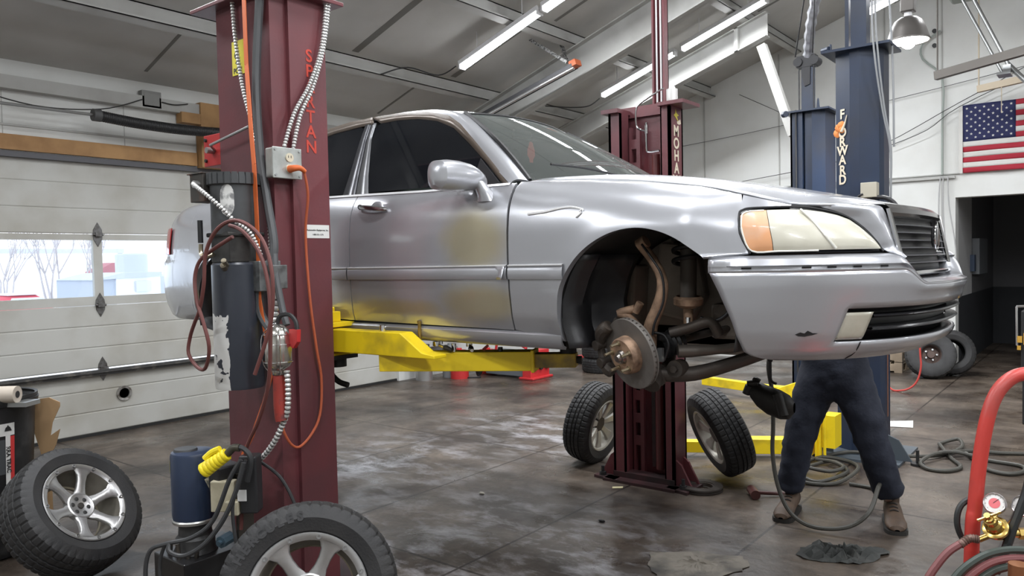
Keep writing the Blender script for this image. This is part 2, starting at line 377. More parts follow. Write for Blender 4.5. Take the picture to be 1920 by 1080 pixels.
# ---------------------------------------------------------------- lamps of the room, plus unseen strips added for fill
TUBE = mat('lit_fluorescent_tube', (1, 1, 1), .4, em=((.93, .96, 1.0), 16))
LAMPW = mat('white_enamel_fixture', (.75, .75, .76), .4)
def tube_light(x0, x1, y, label, power=44, drop=.30):
    xm = (x0+x1)/2; z0 = ceil_z(x0)-drop; z1 = ceil_z(x1)-drop
    t = thing('fluorescent_light', label, 'ceiling light', (xm, y, (z0+z1)/2), 'fluorescent strips under the roof')
    b = MB(); b.bar((x0, y, z0+.05), (x1, y, z1+.05), .11, .05); b.build('housing', LAMPW, t, smooth=False, bev=.006)
    for s in (-.028, .028):
        b = MB(); b.cyl((x0+.02, y+s, z0), (x1-.02, y+s, z1), .019, n=12); b.build('tube', TUBE, t)
    b = MB()
    for q in (x0+.01, x1-.01): zz = z0+(z1-z0)*(q-x0)/(x1-x0); b.box((q-.012, y-.05, zz-.02), (q+.012, y+.05, zz+.05))
    for q in (x0+.25, x1-.25): zz = z0+(z1-z0)*(q-x0)/(x1-x0); b.cyl((q, y, zz+.06), (q, y, ceil_z(q)-.01), .004, n=6)
    b.build('end_caps_and_hangers', LAMPW, t, smooth=False)
    ld = bpy.data.lights.new('fluorescent_glow', 'AREA'); ld.shape = 'RECTANGLE'; ld.size = (x1-x0)*1.02; ld.size_y = .14; ld.energy = power; ld.color = (.95, .97, 1.0)
    lo = bpy.data.objects.new('fluorescent_glow', ld); link(lo, t)
    ang = math.atan2(z1-z0, x1-x0); lo.location = (0, 0, -.035); lo.rotation_euler = (0, -ang, 0)
    return t
tube_light(-4.54, -3.38, 4.12, 'lit fluorescent strip hanging nearest the garage door, left row')
tube_light(-3.34, -2.18, 4.12, 'lit fluorescent strip in the left row, cut by the top edge')
tube_light(-2.1, -.94, 4.12, 'lit fluorescent strip further up the left row')
tube_light(-4.33, -3.17, 6.9, 'lit fluorescent strip lowest in the right row, left of the tall maroon rail')
tube_light(-3.08, -1.92, 6.9, 'longest looking lit fluorescent strip of the right row, right of the maroon rail')
tube_light(-1.84, -.68, 6.9, 'lit fluorescent strip at the upper end of the right row', drop=.30)
tube_light(-.72, .44, 6.2, 'lit fluorescent strip above the bell lamp, near the top edge', drop=1.35)
for y in (-4.5, -1.0, 1.6):  # out-of-view strips, added as ambient fill
    for x in (-4.0, -.9, 2.2, 5.0): tube_light(x, x+1.16, y, 'unseen fluorescent strip added under the roof as fill light', power=82)
for x in (3.2, 6.0): tube_light(x, x+1.16, 6.0, 'unseen fluorescent strip added over the far right as fill light', power=50)  # more unseen strips added for fill

# high bay bell lamp
t = thing('high_bay_lamp', 'dark bell-shaped high bay lamp, glowing, right of the tall blue column', 'lamp', (-.09, 5.6, 3.70))
BELL = mat('dull_grey_bell_shade', (.16, .15, .14), .45, .6); BELLI = mat('white_reflector_inside', (.9, .9, .88), .3)
b = MB(); b.lathe([(.04, .21), (.075, .205), (.12, .17), (.155, .09), (.185, .0), (.195, -.02)], (-.09, 5.6, 3.70), (0, 0, 1), 36); b.build('shade', BELL, t, solid=.004, off=1)
b = MB(); b.lathe([(.0, .14), (.08, .13), (.125, .08), (.17, .0), (.18, -.015)], (-.09, 5.6, 3.70), (0, 0, 1), 36); b.build('reflector', BELLI, t)
b = MB(); b.sphere((-.09, 5.6, 3.705), .075, 20, (1, 1, 1.25)); b.build('bulb', mat('lit_mercury_bulb', (1, 1, 1), .4, em=((1, .98, .95), 60)), t)
b = MB(); b.cyl((-.09, 5.6, 3.905), (-.09, 5.6, 3.96), .035, n=16); b.build('socket_neck', LAMPW, t)
b = MB(); b.box((-.15, 5.54, 3.96), (-.03, 5.66, 4.10)); b.cyl((-.09, 5.6, 4.1), (-.06, 5.6, 4.2), .02); b.cyl((-.06, 5.6, 4.2), (-.09, 5.6, ceil_z(-.09)), .012); b.build('ballast', BELL, t, bev=.01)
ld = bpy.data.lights.new('high_bay_glow', 'SPOT'); ld.energy = 380; ld.spot_size = math.radians(150); ld.spot_blend = .6; ld.shadow_soft_size = .1; lo = bpy.data.objects.new('high_bay_glow', ld); link(lo, t); lo.location = (0, 0, -.07)

# ---------------------------------------------------------------- header timber, post, spring shaft, boxes on the wall
WOOD = mat('weathered_orange_lumber', (.42, .24, .10), .7, noise=(4, (.28, .15, .06), .4, .7, 8))
b = MB(); b.box((WX+.001, DY0, 2.76), (WX+.04, 1.83, 2.90)); tag(b.build('header_board', WOOD, smooth=False), 'long orange timber board fixed above the garage door', 'board')
b = MB(); b.box((WX+.016, 1.84, 2.74), (WX+.125, 2.28, 3.44)); tag(b.build('mounting_post', WOOD, smooth=False), 'upright orange timber post behind the spring bar bracket', 'post')
b = MB(); b.box((WX+.016, 1.62, 3.20), (WX+.13, 1.835, 3.31)); tag(b.build('timber_block', WOOD, smooth=False), 'short timber block nailed left of the upright post', 'block')
SHAFT = mat('dull_galvanised_steel', (.30, .30, .29), .4, .8)
BLACKR = mat('black_rubber_like_paint', (.013, .013, .014), .5)
t = thing('torsion_spring_bar', 'long door shaft with a fat black torsion spring above the garage door', 'spring', (WX+.35, 1.2, 3.1))
b = MB(); b.cyl((WX+.35, DY0, 3.11), (WX+.35, 4.6, 3.11), .014, n=10); b.build('shaft', SHAFT, t)
def helix(c0, c1, R, turns, wire, b, n=14, seg=6):
    c0 = Vector(c0); c1 = Vector(c1); x, y, d = frame_of(c1-c0); N = int(turns*n)
    b.tube([c0.lerp(c1, i/N)+x*math.cos(2*PI*i/n)*R+y*math.sin(2*PI*i/n)*R for i in range(N+1)], wire, n=seg, smooth=False)
    return b
P = [(WX+.35, .66, 3.11), (WX+.35, 1.0, 3.085), (WX+.35, 1.4, 3.075), (WX+.35, 1.75, 3.085), (WX+.35, 2.03, 3.10)]
b = MB(); b.tube(P, .050, n=18, k=8)
for q in resample(P, 70): b.lathe([(.050, -.006), (.0535, 0), (.050, .006)], q, (0, 1, 0), 18)
b.build('spring', BLACKR, t)
b = MB(); b.cyl((WX+.35, .62, 3.11), (WX+.35, .69, 3.11), .058, n=18); b.build('winding_cone', mat('dark_cast_cone', (.07, .07, .07), .6), t)
b = MB(); b.cyl((WX+.35, 2.01, 3.105), (WX+.35, 2.09, 3.105), .060, n=18); b.box((WX+.1, 2.10, 3.02), (WX+.38, 2.12, 3.22)); b.build('winding_cone', mat('dark_cast_cone', (.07, .07, .07), .6), t)
b = MB(); b.box((WX+.02, 1.22, 3.31), (WX+.10, 1.42, 3.48)); b.box((WX+.10, 1.24, 3.33), (WX+.105, 1.40, 3.46)); tag(b.build('junction_box', mat('dusty_box_metal', (.24, .24, .23), .5, .5), smooth=False, bev=.004), 'small dusty metal junction box on the wall above the door spring', 'electrical box')
b = MB(); b.tube([(WX+.11, -.4, 3.28), (WX+.12, .2, 3.17), (WX+.12, .8, 3.22), (WX+.11, 1.22, 3.38)], .006, n=6); b.tube([(WX+.11, 1.42, 3.38), (WX+.12, 1.55, 3.37), (WX+.12, 1.7, 3.4)], .006, n=6); tag(b.build('wall_wire', mat('thin_black_wire', (.03, .03, .03), .6)), 'thin black wire drooping into the junction box over the garage door', 'wire')

# radiant tube heater
t = thing('radiant_heater', 'long dark tube heater with an orange end hanging along the rafter', 'heater', (-4.3, 5.1, 3.8))
b = MB(); b.bar((-3.60, 5.1, 3.985), (-5.6, 5.1, 3.43), .11, .02); 
for s in (-1, 1): b.bar((-3.60, 5.1+s*.06, 3.965), (-5.6, 5.1+s*.06, 3.41), .012, .045)
b.build('reflector_hood', mat('dark_grey_hood', (.07, .07, .075), .5, .4), t, smooth=False)
b = MB(); b.cyl((-3.58, 5.05, 3.93), (-5.6, 5.05, 3.375), .022, n=14); b.build('burner_tube', mat('bright_steel_tube', (.75, .75, .75), .25, .9), t)
b = MB(); b.bar((-3.55, 5.1, 4.0), (-3.64, 5.1, 3.975), .13, .07); b.build('end_cap', mat('orange_cap_paint', (.55, .12, .04), .5), t, smooth=False)
b = MB(); b.bar((-4.19, 4.95, 4.38), (-3.70, 5.08, 4.02), .035, .035); b.bar((-3.95, 5.3, 4.4), (-3.72, 5.12, 4.02), .05, .01)
b.build('hanging_bracket', mat('perforated_angle_iron', (.36, .36, .35), .5, .5, noise=(60, (.05, .05, .05), .5, .56)), t, smooth=False)

# cables and wires between lamps
BLK = mat('black_cable', (.025, .025, .027), .55)
def cable(name, pts, r, m, label, cat='cable', group=None, n=8, k=6, parent=None):
    b = MB(); b.tube(pts, r, n=n, k=k); o = b.build(name, m, parent)
    return tag(o, label, cat, group) if parent is None else o
cable('lamp_cord', [(-4.6, 4.1, 3.95), (-4.8, 4.0, 3.86), (-5.0, 3.7, 3.93), (-5.13, 3.4, 3.82)], .008, BLK, 'black cord from the left row strip light to the purlin')
cable('lamp_cord', [(-4.36, 6.88, 3.96), (-4.5, 6.8, 3.86), (-4.75, 6.7, 3.86), (-5.12, 6.6, 3.92)], .008, BLK, 'black cord from the lowest right row strip light to the purlin')
cable('guy_wire', [(-3.3, 9.42, 4.25), (-2.4, 8.3, 3.75), (-1.5, 6.7, 3.25)], .005, BLK, 'thin wire slanting from the roof corner down to the rear blue column', 'wire', k=4)
cable('wall_wire', [(-5.0, 9.4, 2.75), (-3.2, 9.4, 2.86), (-1.5, 9.4, 3.1), (-.2, 9.4, 3.68), (.8, 9.35, 4.15)], .005, BLK, 'lower sagging wire along the white back wall, rising over the flag', 'wire', k=5)
cable('wall_wire', [(-5.6, 9.44, 3.45), (-3.2, 9.44, 3.62), (-1.0, 9.44, 3.85), (.9, 9.44, 4.1)], .004, BLK, 'upper thin straight wire along the white back wall', 'wire', k=4)
cable('wall_wire', [(-1.1, 9.38, 3.18), (-.6, 9.38, 3.35), (-.2, 9.38, 3.62), (.8, 9.36, 4.02)], .005, BLK, 'second sagging wire just under the one that rises over the flag', 'wire', k=4)
b = MB(); 
for dx in (0, .035, .09): b.tube([(-.44+dx, 9.42, 2.70), (-.46+dx*1.4, 9.41, 2.3), (-.45+dx*2.2, 9.42, 1.6), (-.42+dx, 9.42, 1.1)], .009, n=6)
tag(b.build('cord_bunch', mat('pale_grey_cord', (.42, .42, .42), .6), None), 'bunch of pale cords hanging down the back wall beside the doorway', 'cord')
cable('wall_conduit', [(-.44, 9.44, 4.7), (-.66, 9.44, 4.55), (-.66, 9.44, 4.35), (-.42, 9.44, 4.05), (-.42, 9.44, 3.4), (-.42, 9.44, 2.72)], .014, mat('greenish_grey_conduit', (.32, .36, .33), .6), 'conduit with a jog running down the back wall beside the flag', 'conduit', k=3)

# hanging rails and door operator linkage, top right
b = MB(); b.bar((-.26, 8.0, 3.80), (1.6, 7.4, 3.95), .08, .10); b.cyl((-.24, 8.0, 3.8), (-.24, 8.0, 4.85), .01, n=8); b.cyl((1.5, 7.4, 3.9), (1.5, 7.4, ceil_z(1.5)), .01, n=8)
tag(b.build('hanging_rail', mat('brown_steel_angle', (.10, .09, .08), .6, .3), smooth=False), 'dark steel rail hung on rods above the flag', 'rail')
b = MB(); b.bar((.06, 9.0, 3.75), (1.6, 8.6, 3.84), .07, .085); b.cyl((.07, 9.0, 3.75), (.07, 9.0, 5.15), .009, n=8); b.cyl((1.5, 8.6, 3.8), (1.5, 8.6, ceil_z(1.5)), .009, n=8); b.cyl((.33, 8.9, 3.78), (.33, 8.9, 3.4), .006, n=6)
tag(b.build('hanging_timber', mat('pale_timber', (.52, .44, .33), .7), smooth=False), 'pale timber batten hung on rods just above the flag', 'batten')
GALV = mat('galvanised_pipe', (.38, .39, .39), .3, .8)
t = thing('swing_brace', 'pair of grey pipes slanting down to a clamp, top right corner', 'brace', (.3, 8.3, 4.2))
b = MB(); b.cyl((-.02, 8.3, 4.75), (.40, 8.3, 3.78), .018); b.cyl((.03, 8.2, 4.9), (.49, 8.2, 3.80), .022); b.cyl((.46, 8.2, 3.86), (.9, 8.2, 3.30), .03); b.build('pipes', GALV, t)
b = MB(); b.box((.36, 8.12, 3.73), (.50, 8.36, 3.76)); b.box((.42, 8.14, 3.76), (.50, 8.22, 3.84)); b.build('clamp', GALV, t, smooth=False)
b = MB(); b.box((-.16, 8.2, 4.75), (.10, 8.5, 4.95)); b.build('gear_housing', mat('pale_green_grey_casting', (.33, .36, .33), .6), t, bev=.03)
for z, l_ in ((4.72, 'upper'), (4.52, 'lower')): b = MB(); b.cyl((-.52, 9.5, z), (-.52, 9.47, z), .03, n=14); tag(b.build('wall_plug', BLACKR), l_+' one of two round black plugs high on the back wall', 'plug')

# ---------------------------------------------------------------- flag
FB = mat('navy_flag_cloth', (.018, .022, .085), .8); FR = mat('red_flag_cloth', (.36, .018, .035), .8); FW = mat('white_flag_cloth', (.62, .61, .58), .8)
t = thing('american_flag', 'american flag pinned flat on the white back wall', 'flag', (.55, 9.44, 2.72))
fx0, fz0, fh, fl_ = -.175, 2.722, .915, 1.52
def fy(x, z): return 9.445 + .010*math.sin(x*9+z*3) + .006*math.sin(z*22+x*5)
def cloth(x0, x1, z0, z1, nx, nz, dy=0):
    b = MB(); b.grid([[Vector((x0+(x1-x0)*i/nx, fy(x0+(x1-x0)*i/nx, z0+(z1-z0)*j/nz)+dy, z0+(z1-z0)*j/nz)) for i in range(nx+1)] for j in range(nz+1)]); return b
sh = fh/13
for i in range(13):
    x0 = fx0 if i < 6 else fx0+fl_*.40
    cloth(x0, fx0+fl_, fz0+i*sh, fz0+(i+1)*sh, 30, 3).build('stripe', FR if i % 2 == 0 else FW, t, solid=.001)
ca = cloth(fx0, fx0+fl_*.40, fz0+6*sh, fz0+fh, 14, 12, -.0006).build('canton', FB, t, solid=.001)
for r in range(9):
    nn = 6 if r % 2 == 0 else 5
    for q in range(nn):
        cx = fx0+fl_*.40*((q*2+1+(r % 2))/12); cz = fz0+fh-7*sh*((r+1)/10)
        pts = [Vector((cx+math.sin(PI*i/5)*(.019 if i % 2 == 0 else .008), fy(cx, cz)-.006, cz+math.cos(PI*i/5)*(.019 if i % 2 == 0 else .008))) for i in range(10)]
        st = MB(); st.add([Vector((cx, fy(cx, cz)-.006, cz))]+pts, [(0, i+1, (i+1) % 10+1) for i in range(10)]); st.build('star', FW, ca, smooth=False)
b = MB(); b.box((fx0-.045, 9.440, fz0), (fx0, 9.443, fz0+fh)); b.build('white_header_band', FW, t, smooth=False)

# ---------------------------------------------------------------- things seen through the door windows
GZ0 = -.8
SNOW = mat('snow', (.85, .87, .9), .7, noise=(.4, (.7, .73, .78), .4, .7))
b = MB(); b.box((-140, -60, GZ0-.3), (WX-.4, 110, GZ0)); tag(b.build('snow_ground', SNOW, smooth=False), kind='structure')
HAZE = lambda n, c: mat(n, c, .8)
def outy(x, t): return CAMP.y+(CAMP.x-x)*t
def tree(x, y, h, seed, label):
    rnd = random.Random(seed); b = MB()
    def br(p, d, L, r, k):
        q = p + d*L; b.tube([p, (p+q)/2+Vector((rnd.uniform(-.05, .05), rnd.uniform(-.05, .05), 0))*L, q], r, n=5, k=2, taper=(1, .55))
        if k:
            for i in range(3): br(q, (d+Vector((rnd.uniform(-.5, .5), rnd.uniform(-.5, .5), rnd.uniform(-.05, .4)))).normalized(), L*.72, r*.55, k-1)
    for i in range(4): br(Vector((x+rnd.uniform(-.2, .2), y+rnd.uniform(-.2, .2), GZ0-.1)), Vector((rnd.uniform(-.2, .2), rnd.uniform(-.22, .22), 1)).normalized(), h*.32, h*.011, 3)
    tag(b.build('bare_tree', HAZE('hazed_bare_bark', (.50, .46, .46))), label, 'tree', 'bare trees outside the door windows')  # bark lightened so that distance haze sits in the colour
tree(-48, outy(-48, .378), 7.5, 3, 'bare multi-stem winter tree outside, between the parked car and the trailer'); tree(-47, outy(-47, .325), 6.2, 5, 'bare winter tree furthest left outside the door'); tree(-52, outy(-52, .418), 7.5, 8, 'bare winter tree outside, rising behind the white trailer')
ty = outy(-43, .395)
t = thing('office_trailer', 'white and grey site trailer outside the door window', 'trailer', (-41, ty+3, GZ0))
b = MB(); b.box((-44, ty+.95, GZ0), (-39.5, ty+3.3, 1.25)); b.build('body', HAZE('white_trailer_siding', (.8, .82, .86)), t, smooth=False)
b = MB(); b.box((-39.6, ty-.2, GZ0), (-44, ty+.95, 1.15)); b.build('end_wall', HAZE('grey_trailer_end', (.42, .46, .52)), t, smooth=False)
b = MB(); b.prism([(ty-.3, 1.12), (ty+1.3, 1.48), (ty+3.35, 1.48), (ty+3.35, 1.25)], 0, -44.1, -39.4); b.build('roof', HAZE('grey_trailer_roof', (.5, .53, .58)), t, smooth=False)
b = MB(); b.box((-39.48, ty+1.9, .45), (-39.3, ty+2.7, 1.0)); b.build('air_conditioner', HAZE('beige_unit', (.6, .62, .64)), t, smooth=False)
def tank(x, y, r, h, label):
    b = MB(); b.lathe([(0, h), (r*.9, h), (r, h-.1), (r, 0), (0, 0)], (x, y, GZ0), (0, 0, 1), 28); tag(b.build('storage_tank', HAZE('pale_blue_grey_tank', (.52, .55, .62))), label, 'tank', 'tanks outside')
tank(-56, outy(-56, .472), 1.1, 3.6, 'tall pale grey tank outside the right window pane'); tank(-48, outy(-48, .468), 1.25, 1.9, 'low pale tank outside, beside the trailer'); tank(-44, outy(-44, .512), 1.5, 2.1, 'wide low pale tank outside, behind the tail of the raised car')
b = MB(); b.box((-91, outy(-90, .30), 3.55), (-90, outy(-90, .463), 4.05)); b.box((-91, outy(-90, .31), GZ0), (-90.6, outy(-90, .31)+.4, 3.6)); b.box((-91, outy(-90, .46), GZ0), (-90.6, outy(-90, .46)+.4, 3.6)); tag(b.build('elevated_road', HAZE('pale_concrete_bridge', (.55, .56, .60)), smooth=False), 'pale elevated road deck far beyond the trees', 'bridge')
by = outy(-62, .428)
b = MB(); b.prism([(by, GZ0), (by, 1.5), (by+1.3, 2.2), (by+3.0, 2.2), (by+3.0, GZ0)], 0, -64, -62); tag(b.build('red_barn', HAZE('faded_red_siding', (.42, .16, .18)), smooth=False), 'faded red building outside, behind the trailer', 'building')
px_, py_ = -34.8, outy(-34.8, .352)
t = thing('parked_car', 'red and white hatchback parked outside the left window', 'car', (px_, py_, GZ0))
b = MB(); rows = []
for x, zt in ((-3.9, .85), (-3.2, .95), (-2.5, 1.3), (-1.9, 1.45), (-.7, 1.42), (-.2, 1.0), (0, .6)):
    rows.append([Vector((px_+x, py_-.9+q[0], GZ0+q[1])) for q in ((.02, .25), (0, .9), (.15, zt*.9), (.4, zt), (1.4, zt), (1.65, zt*.9), (1.8, .9), (1.78, .25))])
b.grid(rows); b.add(rows[0], [tuple(range(8))]); b.add(rows[-1], [tuple(range(8))]); b.build('body', HAZE('faded_red_paint', (.62, .10, .13)), t)
b = MB(); b.prism([(py_-.7, GZ0+.95), (py_+.7, GZ0+.95), (py_+.55, GZ0+1.32), (py_-.55, GZ0+1.32)], 0, px_-.35, px_-.05); b.build('rear_window', HAZE('painted_reflection_glass', (.6, .68, .7)), t, smooth=False)  # reflection on the glass is painted as a flat pale colour
b = MB(); b.box((px_-2.4, py_-.6, GZ0+1.42), (px_-.6, py_+.6, GZ0+1.5)); b.build('snow_on_roof', SNOW, t, bev=.03)
for x in (-3.2, -.8):
    for y in (-.85, .85): b = MB(); b.cyl((px_+x, py_+y-.1, GZ0+.31), (px_+x, py_+y+.1, GZ0+.31), .31); b.build('wheel', BLACKR, t)
# ---------------------------------------------------------------- maroon two-post lift under the silver car
MAROON = mat('worn_maroon_paint', (.150, .036, .042), .40, noise=(2.2, (.080, .036, .042), .35, .75, 9), bump=(60, .05))
MAROOND = mat('dark_greasy_maroon', (.050, .018, .020), .5, noise=(6, (.012, .010, .010), .35, .7))
YEL = mat('worn_yellow_paint', (.92, .68, .015), .42, noise=(5, (.42, .30, .03), .52, .78, 10))
YELD = mat('grimy_yellow_paint', (.55, .38, .03), .5, noise=(9, (.16, .12, .05), .4, .7))
REDL = mat('faded_red_lettering', (.50, .05, .03), .6)
CREAM = mat('cream_lettering', (.70, .62, .48), .6)
STEEL = mat('bright_steel', (.55, .55, .54), .3, .9)
FLEX = [mat('flexible_steel_conduit', (.66, .66, .64), .4, .6), mat('conduit_groove', (.10, .10, .10), .6, .4)]
ORANGE = mat('orange_strap', (.62, .13, .03), .6)
ORANGED = mat('dirty_orange_cord', (.45, .10, .04), .6)
GREYH = mat('grey_rubber_hose', (.075, .078, .082), .55)
REDH = mat('old_red_rubber_hose', (.14, .045, .04), .6)
BLUE = mat('worn_navy_paint', (.012, .025, .058), .42, noise=(3, (.017, .023, .040), .4, .7))
def flex(b, pts, r, k=8):
    """corrugated metal conduit: raised bands with dark grooves between"""
    L_ = sum((Vector(pts[i+1])-Vector(pts[i])).length for i in range(len(pts)-1))
    P = resample(pts, max(int(L_/(r*.36)), 6)); N = len(P); vs = []; x = None; n = 8
    for i, p in enumerate(P):
        d = (P[min(i+1, N-1)]-P[max(i-1, 0)]).normalized()
        if x is None: x, y, _ = frame_of(d)
        else: x = (x-d*x.dot(d)).normalized(); y = d.cross(x)
        rr = r if i % 4 in (0, 1) else r*.72
        vs += [p+x*math.cos(2*PI*j/n)*rr+y*math.sin(2*PI*j/n)*rr for j in range(n)]
    fs = [(i*n+j, i*n+(j+1) % n, (i+1)*n+(j+1) % n, (i+1)*n+j) for i in range(N-1) for j in range(n)]
    a = len(b.mi); b.add(vs, fs)
    for i in range(N-1):
        if i % 4 in (1, 2, 3):
            for j in range(n): b.mi[a+i*n+j] = 1 if i % 4 == 2 else 0
    return b

lift = thing('two_post_lift', 'maroon lift column with red vertical lettering, outlet box and a yellow arm under the car', 'car lift', (-1.81, -.35, 0))
b = MB(); H = 2.935
b.prism([(-2.05, -.5), (-1.60, -.5), (-1.60, -.413), (-1.575, -.413), (-1.575, -.2), (-1.635, -.2), (-1.635, -.22), (-1.60, -.22), (-1.60, -.395), (-1.62, -.48), (-2.03, -.48), (-2.03, -.22), (-1.99, -.22), (-1.99, -.2), (-2.05, -.2)], 2, .02, H)
b.build('column', MAROON, lift, smooth=False)
b = MB(); b.box((-2.19, -.56, H), (-1.52, -.12, H+.02)); b.build('top_plate', MAROON, lift, smooth=False, bev=.003)
b = MB(); b.box((-2.15, -.54, 0), (-1.45, .05, .02)); b.build('base_plate', MAROOND, lift, smooth=False)
for i, ch in enumerate('SPARTAN'):
    z = 2.665-i*(2.665-2.225)/6; text_obj('letter', ch, .085, REDL, lift, (-1.5735, -.30, z), (0, 1, 0), (0, 0, 1), .0006, .0015)
YST = mat('yellow_sticker', (.70, .62, .05), .5); WST = mat('white_sticker', (.72, .72, .70), .5); INK = mat('black_print', (.02, .02, .02), .6)
b = MB(); b.box((-1.915, -.5015, 2.59), (-1.80, -.5, 2.755)); o = b.build('capacity_sticker', YST, lift, smooth=False)
text_obj('print', '9', .085, INK, o, (-1.895, -.502, 2.67), (1, 0, 0), (0, 0, 1), .0004, .002, 'LEFT'); text_obj('print', 'POU', .036, INK, o, (-1.905, -.502, 2.61), (1, 0, 0), (0, 0, 1), .0004, .001, 'LEFT')
b = MB(); b.box((-1.575, -.348, 1.783), (-1.5735, -.208, 1.848)); o = b.build('maker_label', WST, lift, smooth=False)
text_obj('print', 'Automotive Equipment, Inc.', .0115, INK, o, (-1.573, -.278, 1.822), (0, 1, 0), (0, 0, 1), .0002, .0003); text_obj('print', '1-800-321-1276', .0105, INK, o, (-1.573, -.278, 1.80), (0, 1, 0), (0, 0, 1), .0002, .0002)
# carriage and arms
b = MB(); b.box((-2.02, -.38, 1.05), (-1.65, -.21, 1.36)); b.build('carriage', YELD, lift, smooth=False)
def arm(b, p0, p1, w, h): b.bar(p0, p1, w, h)
b = MB(); b.box((-2.06, -.19, 1.32), (-1.72, .06, 1.345)); b.box((-2.06, -.19, 1.155), (-1.72, .06, 1.18)); b.cyl((-1.84, -.02, 1.14), (-1.84, -.02, 1.42), .035); b.box((-1.92, -.12, 1.345), (-1.76, .0, 1.40)); b.build('arm_pivot', YEL, lift, smooth=False, bev=.004)
b = MB()
pa = [(-1.88, -.065), (-1.06, -.03)]
d = Vector((pa[1][0]-pa[0][0], pa[1][1]-pa[0][1], 0)).normalized(); nrm = Vector((-d.y, d.x, 0))
L0 = Vector((-1.90, -.066, 0)); prof = [(0, 1.195), (0, 1.312), (.68, 1.312), (.82, 1.222), (.90, 1.212), (.90, 1.195)]
for s in (0,):
    A = [L0+d*u+nrm*.045+Vector((0, 0, z)) for u, z in prof]; B_ = [L0+d*u-nrm*.045+Vector((0, 0, z)) for u, z in prof]; n = len(prof)
    b.add(A+B_, [tuple(range(n)), tuple(range(2*n-1, n-1, -1))]+[(i, (i+1) % n, n+(i+1) % n, n+i) for i in range(n)])
b.build('arm_upper_section', YEL, lift, smooth=False, bev=.004)
b = MB(); p0 = Vector((-1.40, -.03, 1.158)); p1 = Vector((-.69, .31, 1.170)); b.bar(p0, p1, .115, .093); b.bar(p1-(p1-p0).normalized()*.012, p1+(p1-p0).normalized()*.004, .13, .108)
b.build('arm_outer_section', YEL, lift, smooth=False, bev=.004)
b = MB(); dd = (p1-p0).normalized(); b.bar(p1, p1+dd*.20, .09, .066); b.build('arm_inner_extension', YELD, lift, smooth=False, bev=.003)
pe = p1+dd*.16; b = MB(); b.cyl(pe+Vector((0, 0, .03)), pe+Vector((0, 0, .07)), .04, n=18); b.cyl(pe+Vector((0, 0, .07)), pe+Vector((0, 0, .088)), .055, n=18); b.cyl(p1+dd*.2, p1+dd*.225, .018); b.build('lifting_pad', mat('black_pad_rubber', (.02, .02, .02), .7), lift)
# second arm toward the rear, mostly hidden by the column
b = MB(); b.bar((-1.95, -.05, 1.2), (-2.6, .35, 1.2), .12, .12); b.bar((-2.5, .29, 1.17), (-3.0, .62, 1.17), .1, .09); b.build('rear_arm', YEL, lift, smooth=False, bev=.004)
b = MB(); b.cyl((-1.80, .0, 1.10), (-1.80, .0, 1.17), .05, n=16); b.box((-1.93, -.10, 1.15), (-1.70, .06, 1.17)); b.tube([(-1.86, -.02, 1.08), (-1.80, .0, 1.02), (-1.74, .02, 1.0)], .016); b.build('arm_lock_gear', mat('black_greasy_steel', (.02, .02, .02), .5, .4), lift)

# tools lying on the yellow arm
def on_arm(u, off=0): return p0+dd*u+Vector((-dd.y, dd.x, 0))*off+Vector((0, 0, .0475))
CHR = mat('chrome', (.75, .75, .76), .12, 1.0); BRASS = mat('tarnished_brass', (.48, .34, .10), .3, .9, noise=(14, (.33, .22, .06), .4, .7))
q = on_arm(.21, -.03); b = MB(); b.cyl(q, q+Vector((0, 0, .15)), .009, n=12); b.cyl(q, q+Vector((0, 0, .025)), .014, n=12); b.cyl(q+Vector((0, 0, .145)), q+Vector((0, 0, .155)), .012, n=12); tag(b.build('upright_bolt', BRASS), 'tall thin brassy rod standing upright on the yellow arm', 'rod')
def socket(p, r, h, label, m=CHR):
    b = MB(); b.lathe([(0, 0), (r, 0), (r, h), (r*.7, h), (r*.7, h*.4), (0, h*.4)], p, (0, 0, 1), 16); tag(b.build('socket', m), label, 'socket', 'sockets on the yellow arm')
socket(on_arm(.235, .0), .014, .035, 'small chrome socket on the arm beside the upright rod'); socket(on_arm(.385, -.03), .012, .04, 'chrome socket on the arm between the two wrenches'); socket(L0+d*.52+Vector((0, 0, 1.312)), .016, .03, 'chrome socket alone on the upper arm section')
socket(on_arm(.62, -.03), .012, .02, 'small dark socket near the outer end of the arm', mat('dark_impact_steel', (.05, .05, .05), .4, .7)); socket(on_arm(.13, -.03), .02, .025, 'dark socket where the arm steps down', MATS['dark_impact_steel'])
def ratchet(a, c, hr, m2, label):
    a = Vector(a); c = Vector(c); t = thing('ratchet', label, 'wrench', a, 'ratchet wrenches on the yellow arm'); dr = (c-a).normalized()
    b = MB(); b.cyl(a-Vector((0, 0, .008)), a+Vector((0, 0, .014)), hr, n=18); b.tube([a+dr*hr*.6, a+dr*.07], .007, smooth=False); b.build('head', CHR, t)
    b = MB(); b.tube([a+dr*.06, (a+c)/2+dr*.01, c], lambda u: .011-.003*math.cos(u*6), n=10); b.build('handle', m2, t)
ratchet(on_arm(.29, -.01)+Vector((0, 0, .035)), on_arm(.39, -.075)+Vector((0, 0, .012)), .020, mat('black_grip', (.02, .02, .022), .45), 'ratchet with a black grip on the yellow arm')
ratchet(on_arm(.455, .0)+Vector((0, 0, .03)), on_arm(.49, -.075)+Vector((0, 0, .010)), .016, CHR, 'all-chrome ratchet on the yellow arm, nearer its outer end')
b = MB(); b.bar(on_arm(.53, -.02)+Vector((0, 0, .006)), on_arm(.555, -.01)+Vector((0, 0, .028)), .012, .012); tag(b.build('red_bit_holder', mat('red_plastic', (.5, .03, .03), .4), smooth=False), 'small red plastic bit holder on the yellow arm', 'tool')

